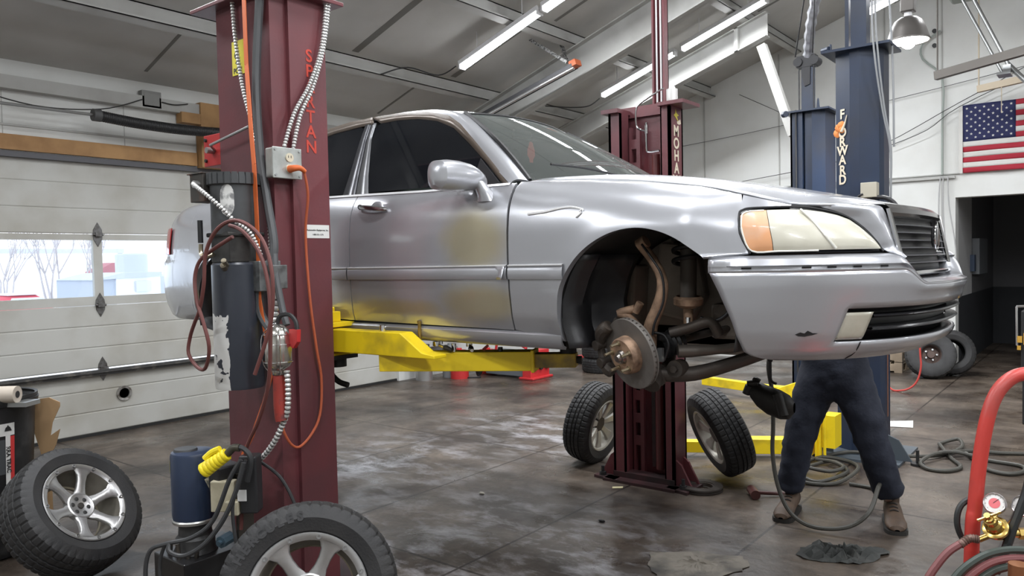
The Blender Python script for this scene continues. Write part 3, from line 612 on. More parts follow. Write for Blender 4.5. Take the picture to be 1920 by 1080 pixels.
# red block on the far left side of the column
t = thing('limit_bracket', 'red steel bracket on the left side of the lettered column', 'bracket', (-2.05, -.45, 2.17))
b = MB(); b.box((-2.205, -.50, 2.17), (-2.052, -.38, 2.33)); b.build('box', mat('bright_red_paint', (.36, .02, .02), .45), t, smooth=False, bev=.003)
for z in (2.305, 2.20): b = MB(); b.cyl((-2.18, -.50, z), (-2.18, -.51, z), .009, n=8); b.build('bolt', BLACKR, t)
b = MB(); b.tube([(-2.10, -.50, 2.245), (-2.04, -.56, 2.26), (-1.70, -.56, 2.31)], .007, smooth=False); b.cyl((-2.115, -.50, 2.245), (-2.115, -.54, 2.245), .016, n=10); b.build('lever_rod', GALV, t)

# ---------------------------------------------------------------- grey power unit hung on the column
pu = thing('hydraulic_power_unit', 'grey motor over a tall navy cylinder with peeling white patch on the lettered column', 'hydraulic pump', (-1.722, -.635, 1.1))
CX, CY = -1.722, -.635
GMOT = mat('dark_grey_motor_paint', (.050, .053, .056), .5, noise=(8, (.03, .03, .03), .45, .7))
b = MB(); b.lathe([(0, 2.075), (.112, 2.075), (.116, 2.06), (.116, 2.03), (.106, 2.025), (.106, 1.80), (0, 1.80)], (CX, CY, 0), (0, 0, 1), 40); b.build('motor', GMOT, pu)
b = MB()
for i in range(24):
    a = 2*PI*i/24; x = CX+math.cos(a)*.112; y = CY+math.sin(a)*.112; R_ = Matrix.Rotation(a, 3, 'Z'); b.box((x-.008, y-.012, 2.03), (x+.008, y+.012, 2.082), rot=R_)
b.build('fan_cover_ribs', GMOT, pu, smooth=False)
b = MB(); b.grid([[Vector((CX+math.cos(5.42+s*w_)*.1068, CY+math.sin(5.42+s*w_)*.1068, z)) for s in (-1, -.6, -.2, .2, .6, 1)] for z, w_ in ((1.885, .08), (1.893, .19), (1.91, .27), (1.93, .30), (1.98, .30), (2.0, .27), (2.017, .19), (2.025, .08))]); b.build('rating_plate', mat('scuffed_white_plate', (.62, .62, .60), .5, noise=(25, (.2, .2, .2), .5, .62)), pu, smooth=False)
b = MB(); b.box((CX-.08, CY-.08, 1.67), (CX+.08, CY+.08, 1.80)); b.box((CX-.095, CY-.095, 1.79), (CX+.095, CY+.095, 1.81)); b.build('valve_block', mat('greasy_cast_block', (.06, .058, .055), .45, .5, noise=(15, (.02, .02, .02), .4, .7)), pu, smooth=False, bev=.006)
b = MB(); b.tube([(CX-.04, CY-.09, 1.71), (CX-.09, CY-.11, 1.70), (CX-.115, CY-.11, 1.72), (CX-.115, CY-.11, 1.76)], .011, n=8);  b.build('pipe_fitting', mat('dirty_nickel_fitting', (.36, .32, .24), .3, .9), pu); b = MB(); b.cyl((CX-.115, CY-.11, 1.765), (CX-.115, CY-.11, 1.87), .012); b.build('black_hose_end', BLACKR, pu); b = MB(); b.cyl((CX+.06, CY-.085, 1.655), (CX+.09, CY-.12, 1.68), .012); b.cyl((CX+.05, CY-.085, 1.64), (CX+.07, CY-.11, 1.66), .015); b.build('pipe_fitting', MATS['dirty_nickel_fitting'], pu)
def worn(name):
    m = mat(name, (.035, .040, .052), .32, noise=(2, (.045, .05, .06), .4, .6)); nt = m.node_tree; b_ = nt.nodes['Principled BSDF']; L = nt.links.new
    tc = nt.nodes.new('ShaderNodeTexCoord'); sp = nt.nodes.new('ShaderNodeSeparateXYZ'); L(tc.outputs['Object'], sp.inputs[0])
    n = nt.nodes.new('ShaderNodeTexNoise'); n.inputs['Scale'].default_value = 14; n.inputs['Detail'].default_value = 8; L(tc.outputs['Object'], n.inputs['Vector'])
    def mth(op, a, c):
        q = nt.nodes.new('ShaderNodeMath'); q.operation = op
        for i, v in enumerate((a, c)):
            if isinstance(v, float): q.inputs[i].default_value = v
            else: L(v, q.inputs[i])
        return q.outputs[0]
    zz = mth('LESS_THAN', mth('ADD', sp.outputs['Z'], mth('MULTIPLY', n.outputs['Fac'], .12)), .39)
    xx = mth('LESS_THAN', mth('ADD', mth('ADD', mth('MULTIPLY', sp.outputs['X'], .62), mth('MULTIPLY', sp.outputs['Y'], .78)), mth('MULTIPLY', n.outputs['Fac'], .03)), -.016)
    hole = mth('LESS_THAN', n.outputs['Fac'], .585); f = mth('MULTIPLY', mth('MULTIPLY', zz, xx), hole)
    mx = nt.nodes.new('ShaderNodeMix'); mx.data_type = 'RGBA'; L(f, mx.inputs[0]); mx.inputs[6].default_value = (.035, .040, .052, 1); mx.inputs[7].default_value = (.62, .62, .60, 1); L(mx.outputs[2], b_.inputs['Base Color'])
    return m
b = MB(); b.lathe([(0, 1.67), (.104, 1.67), (.112, 1.66), (.112, 1.10), (.108, 1.085), (0, 1.085)], (CX, CY, 0), (0, 0, 1), 44); b.build('oil_tank', worn('navy_paint_peeling_to_white'), pu)
b = MB(); b.box((CX-.175, CY-.12, 1.955), (CX-.06, CY-.03, 2.085)); b.box((CX-.185, CY-.13, 2.083), (CX-.055, CY-.02, 2.089)); b.build('switch_box', mat('rusty_dark_box', (.06, .055, .05), .5, .4, noise=(9, (.20, .10, .07), .5, .72)), pu, smooth=False, bev=.004)
b = MB(); b.cyl((CX-.10, CY-.12, 2.035), (CX-.10, CY-.145, 2.035), .017, n=12); b.build('box_connector', STEEL, pu)
b = MB(); flex(b, [(CX-.10, CY-.145, 2.035), (CX-.04, CY-.16, 2.015), (CX+.03, CY-.155, 1.975), (CX+.08, CY-.12, 1.92), (CX+.105, CY-.07, 1.86), (CX+.125, CY-.0, 1.80), (CX+.14, CY+.04, 1.70)], .0105); b.build('armoured_conduit', FLEX, pu)
b = MB(); b.box((CX-.06, CY+.10, 1.6), (CX+.06, -.501, 1.64)); b.box((CX-.06, CY+.10, 1.2), (CX+.06, -.501, 1.24)); b.build('mounting_bracket', MAROOND, pu, smooth=False)

# ---------------------------------------------------------------- things hung on the column
b = MB()
P = [(-1.708, -.56, 3.0), (-1.704, -.56, 2.60), (-1.630, -.595, 2.28), (-1.600, -.605, 2.12), (-1.592, -.605, 1.89), (-1.597, -.600, 1.67)]
for i in range(len(P)-1): b.bar(P[i], P[i+1], .030, .003, (0, 1, 0))
P2 = [(-1.597, -.600, 1.67), (-1.597, -.600, 1.50), (-1.553, -.60, 1.30), (-1.52, -.60, 1.16), (-1.56, -.62, 1.02), (-1.66, -.62, .86), (-1.75, -.62, .75)]
for i in range(len(P2)-1): b.bar(P2[i], P2[i+1], .024, .003, (0, 1, 0))
tag(b.build('orange_strap', ORANGE, smooth=False), 'long flat orange strap hanging down the red lettered maroon column', 'strap')
cable('grey_hose', [(-1.61, -.53, 3.0), (-1.672, -.53, 2.55), (-1.655, -.535, 2.2), (-1.60, -.54, 1.95), (-1.545, -.55, 1.72), (-1.60, -.585, 1.60), (-1.615, -.59, 1.45), (-1.55, -.585, 1.36)], .020, GREYH, 'thick grey hose beside the orange strap on the maroon column', 'hose')
cable('grey_hose', [(-1.545, -.55, 1.72), (-1.52, -.56, 1.60), (-1.48, -.56, 1.45), (-1.45, -.56, 1.38)], .016, GREYH, 'short grey hose looping right of the junction box on the maroon column', 'hose')
b = MB(); flex(b, [(-1.872, -.52, 3.0), (-1.856, -.52, 2.79), (-1.822, -.52, 2.60), (-1.78, -.525, 2.47), (-1.70, -.53, 2.28), (-1.632, -.535, 2.07), (-1.592, -.54, 1.85), (-1.568, -.55, 1.67)], .011); tag(b.build('flexible_conduit', FLEX), 'corrugated steel conduit down the left face of the maroon column', 'conduit')
t = thing('junction_box', 'grey scratched junction box on the maroon column under the grey hose', 'electrical box', (-1.62, -.55, 1.6))
b = MB(); b.box((-1.66, -.62, 1.535), (-1.56, -.505, 1.675)); b.box((-1.56, -.58, 1.545), (-1.51, -.505, 1.655)); b.build('box', mat('scratched_grey_zinc', (.20, .21, .21), .45, .6, noise=(20, (.10, .10, .10), .45, .7)), t, smooth=False, bev=.004)
b = MB(); flex(b, [(-1.545, -.55, 1.535), (-1.545, -.55, 1.49), (-1.54, -.56, 1.40), (-1.53, -.56, 1.36)], .017); b.cyl((-1.545, -.55, 1.54), (-1.545, -.55, 1.50), .021); b.build('conduit_stub', FLEX, t)
# outlet
t = thing('outlet_box', 'galvanised square outlet box with a duplex socket on the lettered column', 'outlet', (-1.56, -.46, 2.13))
ZINC = mat('galvanised_zinc', (.50, .52, .50), .35, .7, noise=(12, (.36, .37, .35), .4, .7))
b = MB(); b.box((-1.60, -.545, 2.062), (-1.542, -.392, 2.200)); b.build('box', ZINC, t, smooth=False, bev=.006)
b = MB(); b.box((-1.541, -.548, 2.058), (-1.535, -.388, 2.203)); b.build('cover', ZINC, t, smooth=False, bev=.003)
for y in (-.535, -.402):
    for z in (2.072, 2.19): b = MB(); b.cyl((-1.536, y, z), (-1.531, y, z), .006, n=8); b.build('screw', GALV, t)
for z in (2.157, 2.105):
    b = MB(); b.cyl((-1.536, -.458, z), (-1.530, -.458, z), .021, n=20); o = b.build('socket_face', mat('ivory_plastic', (.60, .55, .42), .4), t)
    b = MB(); b.box((-1.5305, -.468, z-.002), (-1.529, -.465, z+.009)); b.box((-1.5305, -.453, z-.002), (-1.529, -.450, z+.009)); b.build('slots', BLACKR, o, smooth=False)
t = thing('extension_lead', 'orange extension cord plugged into the column outlet and hanging in a loop', 'cord', (-1.53, -.45, 2.1))
b = MB(); b.tube([(-1.531, -.460, 2.103), (-1.50, -.455, 2.105), (-1.485, -.435, 2.105), (-1.483, -.41, 2.09)], lambda u: .018-.008*u, n=12); b.build('plug', ORANGE, t)
b = MB(); b.tube([(-1.485, -.415, 2.095), (-1.50, -.385, 1.98), (-1.545, -.372, 1.8), (-1.55, -.355, 1.5), (-1.55, -.325, 1.25), (-1.55, -.30, 1.08), (-1.545, -.33, .89), (-1.54, -.45, .785), (-1.54, -.53, .87), (-1.545, -.56, 1.05)], .0065); b.build('cord', ORANGED, t)
for k, (a, c) in enumerate((((-.183, 3.0), (-.424, 2.205)), ((-.20, 3.0), (-.475, 2.205)))):
    b = MB(); s = k*.012
    flex(b, [(-1.545, a[0], 3.0), (-1.545, -.232-s, 2.72), (-1.545, -.30-s*2, 2.52), (-1.545, -.38-s*3, 2.37), (-1.55, c[0], c[1])], .0105); tag(b.build('flexible_conduit', FLEX), ('corrugated conduit entering the outlet box at its right top corner', 'corrugated conduit entering the outlet box at its left top corner')[k], 'conduit')
# coiled red air hose over the motor
cable('air_hose', [(-1.30, -.83, 1.20), (-1.22, -.80, 1.42), (-1.20, -.80, 1.62), (-1.27, -.80, 1.77), (-1.40, -.82, 1.845), (-1.52, -.84, 1.82), (-1.61, -.85, 1.72), (-1.64, -.85, 1.57), (-1.70, -.84, 1.46), (-1.78, -.82, 1.40), (-1.86, -.80, 1.33), (-1.88, -.80, 1.25), (-1.80, -.80, 1.19), (-1.70, -.82, 1.20), (-1.63, -.84, 1.30), (-1.66, -.85, 1.42), (-1.70, -.85, 1.50), (-1.73, -.84, 1.60), (-1.70, -.83, 1.68), (-1.60, -.82, 1.73), (-1.48, -.80, 1.78)], .0085, REDH, 'old red air hose looped over the grey motor, hanging in a long loop', 'hose', k=5)
cable('air_hose', [(-1.50, -.80, 1.83), (-1.40, -.80, 1.80), (-1.31, -.78, 1.70), (-1.27, -.77, 1.55), (-1.27, -.77, 1.35), (-1.31, -.76, 1.15), (-1.42, -.74, .98), (-1.56, -.72, .82), (-1.60, -.72, .60), (-1.62, -.72, .45)], .0085, REDH, 'red air hose dropping past the caged work lamp to the floor unit', 'hose', k=5)
# caged work lamp
t = thing('work_lamp', 'caged chrome work lamp with a red handle hung on the maroon column', 'lamp', (-1.455, -.61, 1.2))
b = MB(); b.lathe([(0, .19), (.02, .188), (.045, .17), (.058, .14), (.062, .10), (.062, .02), (.055, .0), (.03, -.02), (.03, -.04)], (-1.452, -.61, 1.20), (0, 0, 1), 26, a0=-.3, a1=4.2); b.build('reflector', mat('dull_chrome', (.55, .54, .50), .22, .95), t, solid=.002)
b = MB(); 
for z in (1.22, 1.30, 1.345): b.tube([(-1.452+math.cos(a)*.066, -.61+math.sin(a)*.066, z) for a in [i*PI/9 for i in range(19)]], .0022, n=5, smooth=False)
for a in (2.6, 3.4, 4.2, 5.0, 5.8): b.tube([(-1.452+math.cos(a)*.035, -.61+math.sin(a)*.035, 1.17), (-1.452+math.cos(a)*.066, -.61+math.sin(a)*.066, 1.22), (-1.452+math.cos(a)*.066, -.61+math.sin(a)*.066, 1.34), (-1.452, -.61, 1.40)], .0022, n=5)
b.build('wire_cage', CHR, t)
b = MB(); b.tube([(-1.452, -.61, 1.17), (-1.450, -.61, 1.08), (-1.445, -.61, .98), (-1.44, -.61, .95)], lambda u: .030-.008*abs(u-.5), n=12); b.build('handle', mat('dirty_red_handle', (.30, .035, .025), .5, noise=(20, (.08, .03, .03), .5, .7)), t)
b = MB(); b.tube([(-1.452, -.61, 1.39), (-1.44, -.60, 1.425), (-1.40, -.58, 1.43), (-1.37, -.57, 1.40), (-1.36, -.57, 1.36)], .010); b.build('hook', BLACKR, t)
b = MB(); b.prism([(-1.40, 1.365), (-1.34, 1.365), (-1.345, 1.31), (-1.375, 1.28), (-1.40, 1.29)], 1, -.585, -.565); b.build('red_clip', MATS['red_plastic'], t, smooth=False)
b = MB(); flex(b, [(-1.405, -.60, 1.18), (-1.40, -.60, 1.10), (-1.41, -.60, 1.0), (-1.45, -.60, .93), (-1.50, -.61, .85), (-1.58, -.62, .77), (-1.68, -.62, .715)], .014); tag(b.build('flexible_conduit', FLEX), 'pale corrugated conduit curving down from the work lamp to the floor unit', 'conduit')
cable('power_lead', [(-1.66, -.60, .74), (-1.55, -.55, .66), (-1.46, -.53, .52), (-1.42, -.53, .38)], .008, BLK, 'black cord crossing the foot of the lettered maroon column', 'cord')

# ---------------------------------------------------------------- floor power unit
fp = thing('floor_power_unit', 'navy drum motor on a black oil tank on the floor by the near column', 'hydraulic pump', (-1.89, -.78, 0))
BT = mat('black_tank_paint', (.012, .012, .013), .3, noise=(5, (.03, .03, .03), .5, .8))
b = MB(); b.box((-2.03, -.925, .0), (-1.755, -.57, .318)); b.build('oil_tank', BT, fp, smooth=False, bev=.005)
mxx, myy = -1.895, -.79
NAVY = mat('navy_motor_paint', (.022, .035, .070), .35)
b = MB(); b.lathe([(0, .790), (.06, .795), (.094, .788), (.099, .775), (.099, .50), (.094, .47), (0, .47)], (mxx, myy, 0), (0, 0, 1), 40); b.build('motor', NAVY, fp)
b = MB(); b.lathe([(0, .802), (.050, .802), (.054, .792)], (mxx-.025, myy-.02, 0), (0, 0, 1), 24); b.build('cap_disc', GMOT, fp)
b = MB(); b.lathe([(.096, .478), (.101, .472), (.098, .46), (0, .46)], (mxx, myy, 0), (0, 0, 1), 36); b.build('base_ring', mat('pale_metal_ring', (.5, .5, .48), .35, .8), fp)
b = MB(); b.lathe([(0, .46), (.072, .46), (.075, .40), (.088, .385), (.088, .345), (.10, .32)], (mxx, myy, 0), (0, 0, 1), 30); b.build('adapter', mat('black_cast_adapter', (.03, .03, .03), .5), fp)
b = MB(); b.grid([[Vector((mxx+math.cos(a)*.0998, myy+math.sin(a)*.0998, z)) for a in [3.95+i*.05 for i in range(9)]] for z in (.70, .755)]); b.build('yellow_label', YST, fp)
b = MB(); b.box((-1.75, -.80, .62), (-1.66, -.68, .745)); b.build('terminal_box', mat('black_moulded_box', (.02, .02, .022), .45), fp, smooth=False, bev=.010)
IVO = mat('dirty_ivory_cover', (.50, .46, .34), .5, noise=(9, (.34, .30, .2), .45, .7))
RZ = Matrix.Rotation(.65, 3, 'Z')
b = MB(); b.box((-1.71, -.80, .545), (-1.60, -.755, .685), rot=RZ); b.box((-1.63, -.79, .535), (-1.57, -.745, .60), rot=RZ); b.build('contactor_cover', IVO, fp, smooth=False, bev=.006)
b = MB(); b.box((-1.745, -.775, .545), (-1.685, -.765, .70), rot=RZ @ Matrix.Rotation(-.45, 3, 'Y')); b.build('backing_board', mat('aged_paper_board', (.46, .42, .30), .7, noise=(30, (.1, .1, .08), .5, .6)), fp, smooth=False)
b = MB(); b.box((-1.60, -.74, .54), (-1.52, -.66, .80), rot=RZ); b.build('black_capacitor_cover', MATS['black_moulded_box'], fp, smooth=False, bev=.008)
b = MB(); b.box((-1.575, -.752, .60), (-1.535, -.748, .65), rot=RZ); b.build('grey_label', WST, fp, smooth=False)
b = MB(); b.cyl((-1.68, -.74, .41), (-1.66, -.80, .405), .028, n=8); b.cyl((-1.66, -.80, .405), (-1.655, -.815, .403), .013, n=12); b.build('valve', mat('blue_grey_valve', (.08, .13, .17), .4, .5), fp, smooth=False)
b = MB()
for i in range(8): x = -1.99+i*.028; y = -.87+.03*math.sin(i*2.1); b.cyl((x, y, .31), (x+.012*math.sin(i), y, .345+.02*(i % 3)), .010, n=10)
b.build('pump_fittings', mat('oily_fittings', (.10, .09, .08), .3, .8), fp)
b = MB(); b.box((-1.72, -.72, .318), (-1.62, -.62, .335)); b.box((-1.66, -.72, .33), (-1.64, -.64, .70)); b.build('support_bracket', MATS['oily_fittings'], fp, smooth=False)
# yellow plug
t = thing('yellow_connector', 'bright yellow heavy electrical connector resting on the floor power unit', 'plug', (-1.62, -.86, .80))
c0 = Vector((-1.648, -.868, .755)); ax = (Vector((-1.548, -.80, .838))-c0).normalized(); yc = mat('bright_yellow_plastic', (.82, .66, .02), .4, noise=(18, (.55, .42, .03), .5, .75))
b = MB(); 
for i in range(7): p = c0+ax*(.019*i); b.lathe([(0, -.010), (.034-.001*i, -.010), (.036-.001*i, -.005), (.036-.001*i, .005), (.034-.001*i, .009), (0, .009)], p, ax, 10)
b.build('body', yc, t)
b = MB(); b.tube([c0+ax*.03+Vector((-.03, -.01, .03)), c0+ax*.07+Vector((-.03, -.01, .035)), c0+ax*.11+Vector((-.02, -.01, .03))], .014, n=8); b.build('lever', yc, t)
b = MB(); b.tube([c0+ax*.125, c0+ax*.16+Vector((0, 0, .006)), c0+ax*.19+Vector((.005, 0, -.01))], .017, n=12); b.build('cable_clamp', mat('oily_clamp', (.07, .065, .05), .4, .5), t)
HK = mat('black_hydraulic_hose', (.035, .036, .038), .45)
for k, P in enumerate(([c0+ax*.18, (-1.50, -.765, .845), (-1.475, -.75, .80), (-1.50, -.755, .70)],
    [(-1.485, -.792, .807), (-1.525, -.828, .719), (-1.579, -.878, .546), (-1.652, -.939, .471), (-1.743, -1.013, .445), (-1.80, -1.055, .412), (-1.815, -1.07, .30), (-1.80, -1.06, .12), (-1.79, -1.0, .013)], [(-1.453, -.80, .800), (-1.479, -.825, .678), (-1.524, -.865, .551), (-1.587, -.92, .449), (-1.659, -.974, .40), (-1.714, -1.01, .417), (-1.73, -1.0, .452)], [(-1.77, -1.0, .435), (-1.785, -1.02, .345), (-1.775, -1.02, .15), (-1.75, -1.03, .012)], [(-1.487, -.765, .80), (-1.515, -.79, .70), (-1.535, -.81, .596), (-1.525, -.81, .47), (-1.52, -.80, .40)])):
    cable('black_hose', P, (.012, .010, .0105, .008, .008)[k], HK, ('thick black cable from the yellow connector bending down', 'black hose looping out left of the floor unit and down to the floor', 'black hose curving over the front of the black oil tank', 'short black hose down the left side of the black oil tank', 'thin black hose dropping beside the ivory cover')[k], 'hose', 'hoses of the floor power unit')

# ---------------------------------------------------------------- second maroon column, beyond the car
def mohawk():
    t = thing('lift_column', 'maroon lift column with cream vertical lettering, standing beyond the silver car', 'car lift', (-1.18, 2.45, 0))
    y0, y1, H = 2.30, 2.50, 2.72
    b = MB()
    b.box((-1.46, y0, .02), (-1.36, y0+.02, H)); b.box((-1.46, y0, .02), (-1.44, y1, H)); b.box((-1.46, y1-.02, .02), (-.96, y1, H)); b.box((-.98, y0, .02), (-.96, y1, H)); b.box((-1.035, y0, .02), (-.96, y0+.02, H)); b.box((-1.035, y0, .02), (-1.025, y0+.12, H)); b.box((-1.37, y0, .02), (-1.36, y0+.12, H))
    b.build('column', MAROON, t, smooth=False)
    lad = MB(); lad.box((-1.345, y0+.10, .02), (-1.325, y0+.13, H-.1)); lad.box((-1.285, y0+.10, .02), (-1.255, y0+.13, H-.1))
    z = .25
    while z < H-.15: lad.box((-1.325, y0+.10, z), (-1.285, y0+.13, z+.07)); z += .17
    lad.build('latch_ladder', MAROON, t, smooth=False)
    b = MB(); b.box((-1.20, y0+.12, .1), (-1.04, y0+.17, 1.9)); b.build('carriage', MAROOND, t, smooth=False)
    b = MB(); b.cyl((-1.12, y0+.09, .1), (-1.12, y0+.09, 2.4), .03); b.build('lift_cylinder', mat('dark_red_cylinder', (.09, .02, .02), .4), t)
    b = MB(); b.box((-1.50, y0-.04, H), (-1.36, y1, H+.03)); b.box((-1.04, y0-.04, H), (-.84, y1+.03, H+.025)); b.box((-1.46, y1-.05, H-.02), (-.98, y1+.0, H+.06)); b.build('top_plate', MAROON, t, smooth=False)
    for x0, x1, sx in ((-1.60, -1.40, -1), (-1.0, -.82, 1)):
        b = MB(); b.add([(x0, y0-.06, .02), (x1, y0-.10, .02), (x1, y1+.1, .02), (x0, y1, .02), (x0, y0-.06, 0), (x1, y0-.10, 0), (x1, y1+.1, 0), (x0, y1, 0)], [(0, 1, 2, 3), (7, 6, 5, 4), (0, 4, 5, 1), (1, 5, 6, 2), (2, 6, 7, 3), (3, 7, 4, 0)])
        b.build('base_foot', MAROOND, t, smooth=False)
        for yy in (y0+.02, y1-.06):
            b = MB(); xi = -1.46 if sx < 0 else -.96; b.prism([(xi, .02), (xi, .20), (xi+sx*.04, .17), (xi+sx*.12, .02)], 1, yy, yy+.02); b.build('gusset', MAROON, t, smooth=False)
        b = MB(); xx = x0+.06 if sx < 0 else x1-.06; b.cyl((xx, y0-.03, .02), (xx, y0-.03, .09), .013, n=8); b.cyl((xx, y0-.03, .02), (xx, y0-.03, .045), .026, n=6); b.build('anchor_bolt', BLACKR, t)
    b = MB(); b.box((-1.5, y0-.10, 0), (-.92, y0, .02)); b.box((-1.46, y0-.01, .02), (-.96, y0+.1, .06)); b.build('base_plate', MAROOND, t, smooth=False)
    for ch, z in zip('MOHAWK', (2.548, 2.460, 2.372, 2.284, 2.196, 2.108)): text_obj('letter', ch, .105, CREAM, t, (-.959, y0+.095, z), (0, 1, 0), (0, 0, 1), .0006, .003)
    b = MB(); b.prism([(y0+.09, 2.705), (y0+.10, 2.68), (y0+.14, 2.665), (y0+.11, 2.655), (y0+.13, 2.62), (y0+.09, 2.645), (y0+.06, 2.66), (y0+.085, 2.675)], 0, -.96, -.9585); b.build('star_emblem', YST, t, smooth=False)
    b = MB(); b.prism([(y0+.11, 2.62), (y0+.16, 2.64), (y0+.17, 2.61), (y0+.14, 2.60), (y0+.11, 2.605)], 0, -.96, -.9585); b.build('emblem_scrap', CREAM, t, smooth=False)
    b = MB(); b.tube([(-1.0, y0-.01, 2.84), (-1.06, y0-.01, 2.82), (-1.19, y0-.01, 2.76), (-1.22, y0-.01, 2.72), (-1.22, y0-.01, 2.62), (-1.20, y0-.01, 2.58), (-1.14, y0-.01, 2.56)], .007); b.tube([(-1.14, y0-.01, 2.62), (-1.14, y0-.01, 2.44), (-1.12, y0-.01, 2.41), (-1.04, y0-.01, 2.41)], .008); b.cyl((-1.14, y0-.01, 2.54), (-1.14, y0-.01, 2.60), .014); b.build('steel_line', CHR, t)
    b = MB(); b.lathe([(0, .13), (.02, .13), (.025, .115), (.04, .11), (.04, 0), (0, 0)], (-1.0, 2.42, 2.745), (0, 0, 1), 18); b.build('oil_canister', mat('worn_white_canister', (.62, .62, .60), .35, .3), t)
    b = MB(); b.box((-1.20, 2.50, 2.5), (-1.187, 2.57, 4.6)); b.box((-1.112, 2.50, 2.5), (-1.10, 2.57, 4.6)); b.box((-1.20, 2.56, 2.5), (-1.10, 2.57, 4.6)); o = b.build('hose_mast', MAROON, t, smooth=False)
    b = MB(); b.cyl((-1.17, 2.52, 2.7), (-1.17, 2.52, 4.6), .007, n=8); b.cyl((-1.135, 2.52, 2.7), (-1.135, 2.52, 4.6), .007, n=8); b.build('mast_lines', mat('white_line', (.7, .7, .7), .4), o)
    b = MB(); b.bar((-1.30, y0+.0, 1.17), (-1.95, 1.75, 1.17), .11, .11); b.bar((-1.85, 1.83, 1.15), (-2.3, 1.4, 1.15), .09, .08); b.build('arm', YEL, t, smooth=False)
    return t
mohawk()

# ---------------------------------------------------------------- blue lift
t = BLUE_A = thing('blue_lift_column', 'tall navy lift column with cream vertical lettering and an orange helmet emblem', 'car lift', (-.1, 4.1, 0))
b = MB(); b.prism([(-.345, 4.10), (-.215, 4.02), (-.14, 4.01), (-.0, 4.05), (.02, 4.12), (.02, 4.30), (-.345, 4.30)], 2, .02, 3.30); b.build('column', BLUE, t, smooth=False)
b = MB(); b.box((-.42, 3.95, 3.30), (.10, 4.36, 3.32)); b.cyl((-.42, 4.0, 3.33), (-.36, 3.97, 3.33), .025, n=10); b.cyl((-.35, 3.98, 3.32), (-.35, 3.98, 3.37), .01); b.build('top_plate', BLUE, t, smooth=False)
b = MB(); b.box((-.22, 4.08, 3.32), (-.10, 4.2, 5.2)); b.box((-.27, 4.1, 3.32), (-.24, 4.16, 5.2)); b.build('upper_post', BLUE, t, smooth=False)
b = MB(); b.box((-.45, 3.75, 0), (.20, 4.45, .02)); b.build('base_plate', mat('dusty_navy_steel', (.06, .075, .09), .5), t, smooth=False)
for x0, x1 in ((-.33, -.50), (.07, .26)):
    b = MB(); b.prism([(x0, .02), (x0, .22), ((x0+x1)/2, .18), (x1, .02)], 1, 3.90, 3.92); b.build('gusset', MATS['dusty_navy_steel'], t, smooth=False)
for x, y in ((-.52, 3.85), (.30, 3.9)):
    b = MB(); b.cyl((x, y, .0), (x, y, .12), .012, n=8); b.cyl((x, y, .0), (x, y, .02), .05, n=12); b.build('anchor_bolt', BLACKR, t)
lr = Vector((.135, -.08, 0)).normalized()
for i, ch in enumerate('FORWARD'): text_obj('letter', ch, .108, CREAM, t, Vector((-.282, 4.057, (2.80, 2.65, 2.573, 2.50, 2.425, 2.34, 2.262)[i]))-Vector((.08, .135, 0))*.01, lr, (0, 0, 1), .0008, .003)
b = MB(); 
for i in range(7): p = Vector((-.30, 4.063, 2.68))+lr*(-.01+.03*math.cos(i))+Vector((0, 0, .035*math.sin(i*1.3))); b.sphere(p, .028, 8, (1, .2, 1.2))
b.build('helmet_emblem', mat('orange_emblem', (.75, .25, .06), .6), t)
b = MB(); b.tube([Vector((-.287, 4.05, 2.66)), Vector((-.26, 4.04, 2.72)), Vector((-.24, 4.03, 2.79))], lambda u: .012*(1-.8*u), n=6); b.build('spear_emblem', CREAM, t)
b = MB(); b.box((-.12, 3.955, 2.10), (.0, 4.045, 2.22)); o = b.build('control_box', mat('beige_plastic_box', (.50, .47, .38), .5), t, smooth=False, bev=.004)
b = MB()
for dx in (0, .025): b.tube([(-.03+dx, 4.0, 4.6), (-.02+dx, 3.92, 3.6), (-.0+dx, 3.92, 3.2), (.04+dx*.6, 3.98, 2.8), (.085+dx*.3, 4.02, 2.5), (.09, 4.03, 2.2), (.088, 4.03, 2.0)], .0075, n=8)
b.tube([(.02, 4.06, 4.6), (.09, 4.08, 3.3), (.10, 4.09, 2.5)], .008, n=8); b.build('hose_pair', mat('pale_grey_hose', (.26, .27, .28), .45), t)
b = MB(); b.tube([(-.10, 3.95, 2.13), (-.14, 3.95, 2.10), (-.13, 3.96, 2.0)], .008); b.tube([(-.04, 3.98, 2.10), (.06, 4.0, 2.09), (.13, 4.0, 2.03), (.15, 4.0, 1.93)], .017); b.build('cable', BLK, t)
b = MB(); b.box((.0195, 4.2, .3), (.022, 4.23, 1.2)); b.build('rust_streak', mat('rust_brown', (.22, .09, .05), .8), t, smooth=False)

t = BLUE_B = thing('blue_lift_column', 'plain navy lift column without lettering, with a tape wrapped boom on its mast', 'car lift', (-1.25, 6.4, 0))
b = MB(); X = -1.455
b.box((X, 6.3, .02), (X+.12, 6.34, 3.27)); b.box((X, 6.3, .02), (X+.02, 6.7, 3.27)); b.box((X+.12, 6.30, .02), (X+.135, 6.5, 3.27)); b.box((X+.15, 6.34, .02), (X+.24, 6.36, 3.27)); b.prism([(X+.24, 6.3), (X+.375, 6.34), (X+.385, 6.7), (X+.24, 6.7)], 2, .02, 3.27); b.box((X, 6.66, .02), (X+.385, 6.7, 3.27))
b.build('column', BLUE, t, smooth=False)
b = MB(); b.box((X-.06, 6.24, 3.27), (X+.44, 6.76, 3.29)); b.cyl((X-.06, 6.25, 3.26), (X-.02, 6.22, 3.26), .035, n=10); b.lathe([(0, .12), (.01, .1), (.02, 0)], (X+.31, 6.3, 3.29), n=8); b.build('top_plate', BLUE, t, smooth=False)
b = MB(); b.box((X+.09, 6.42, 3.29), (X+.22, 6.5, 3.83)); b.build('mast', BLUE, t, smooth=False)
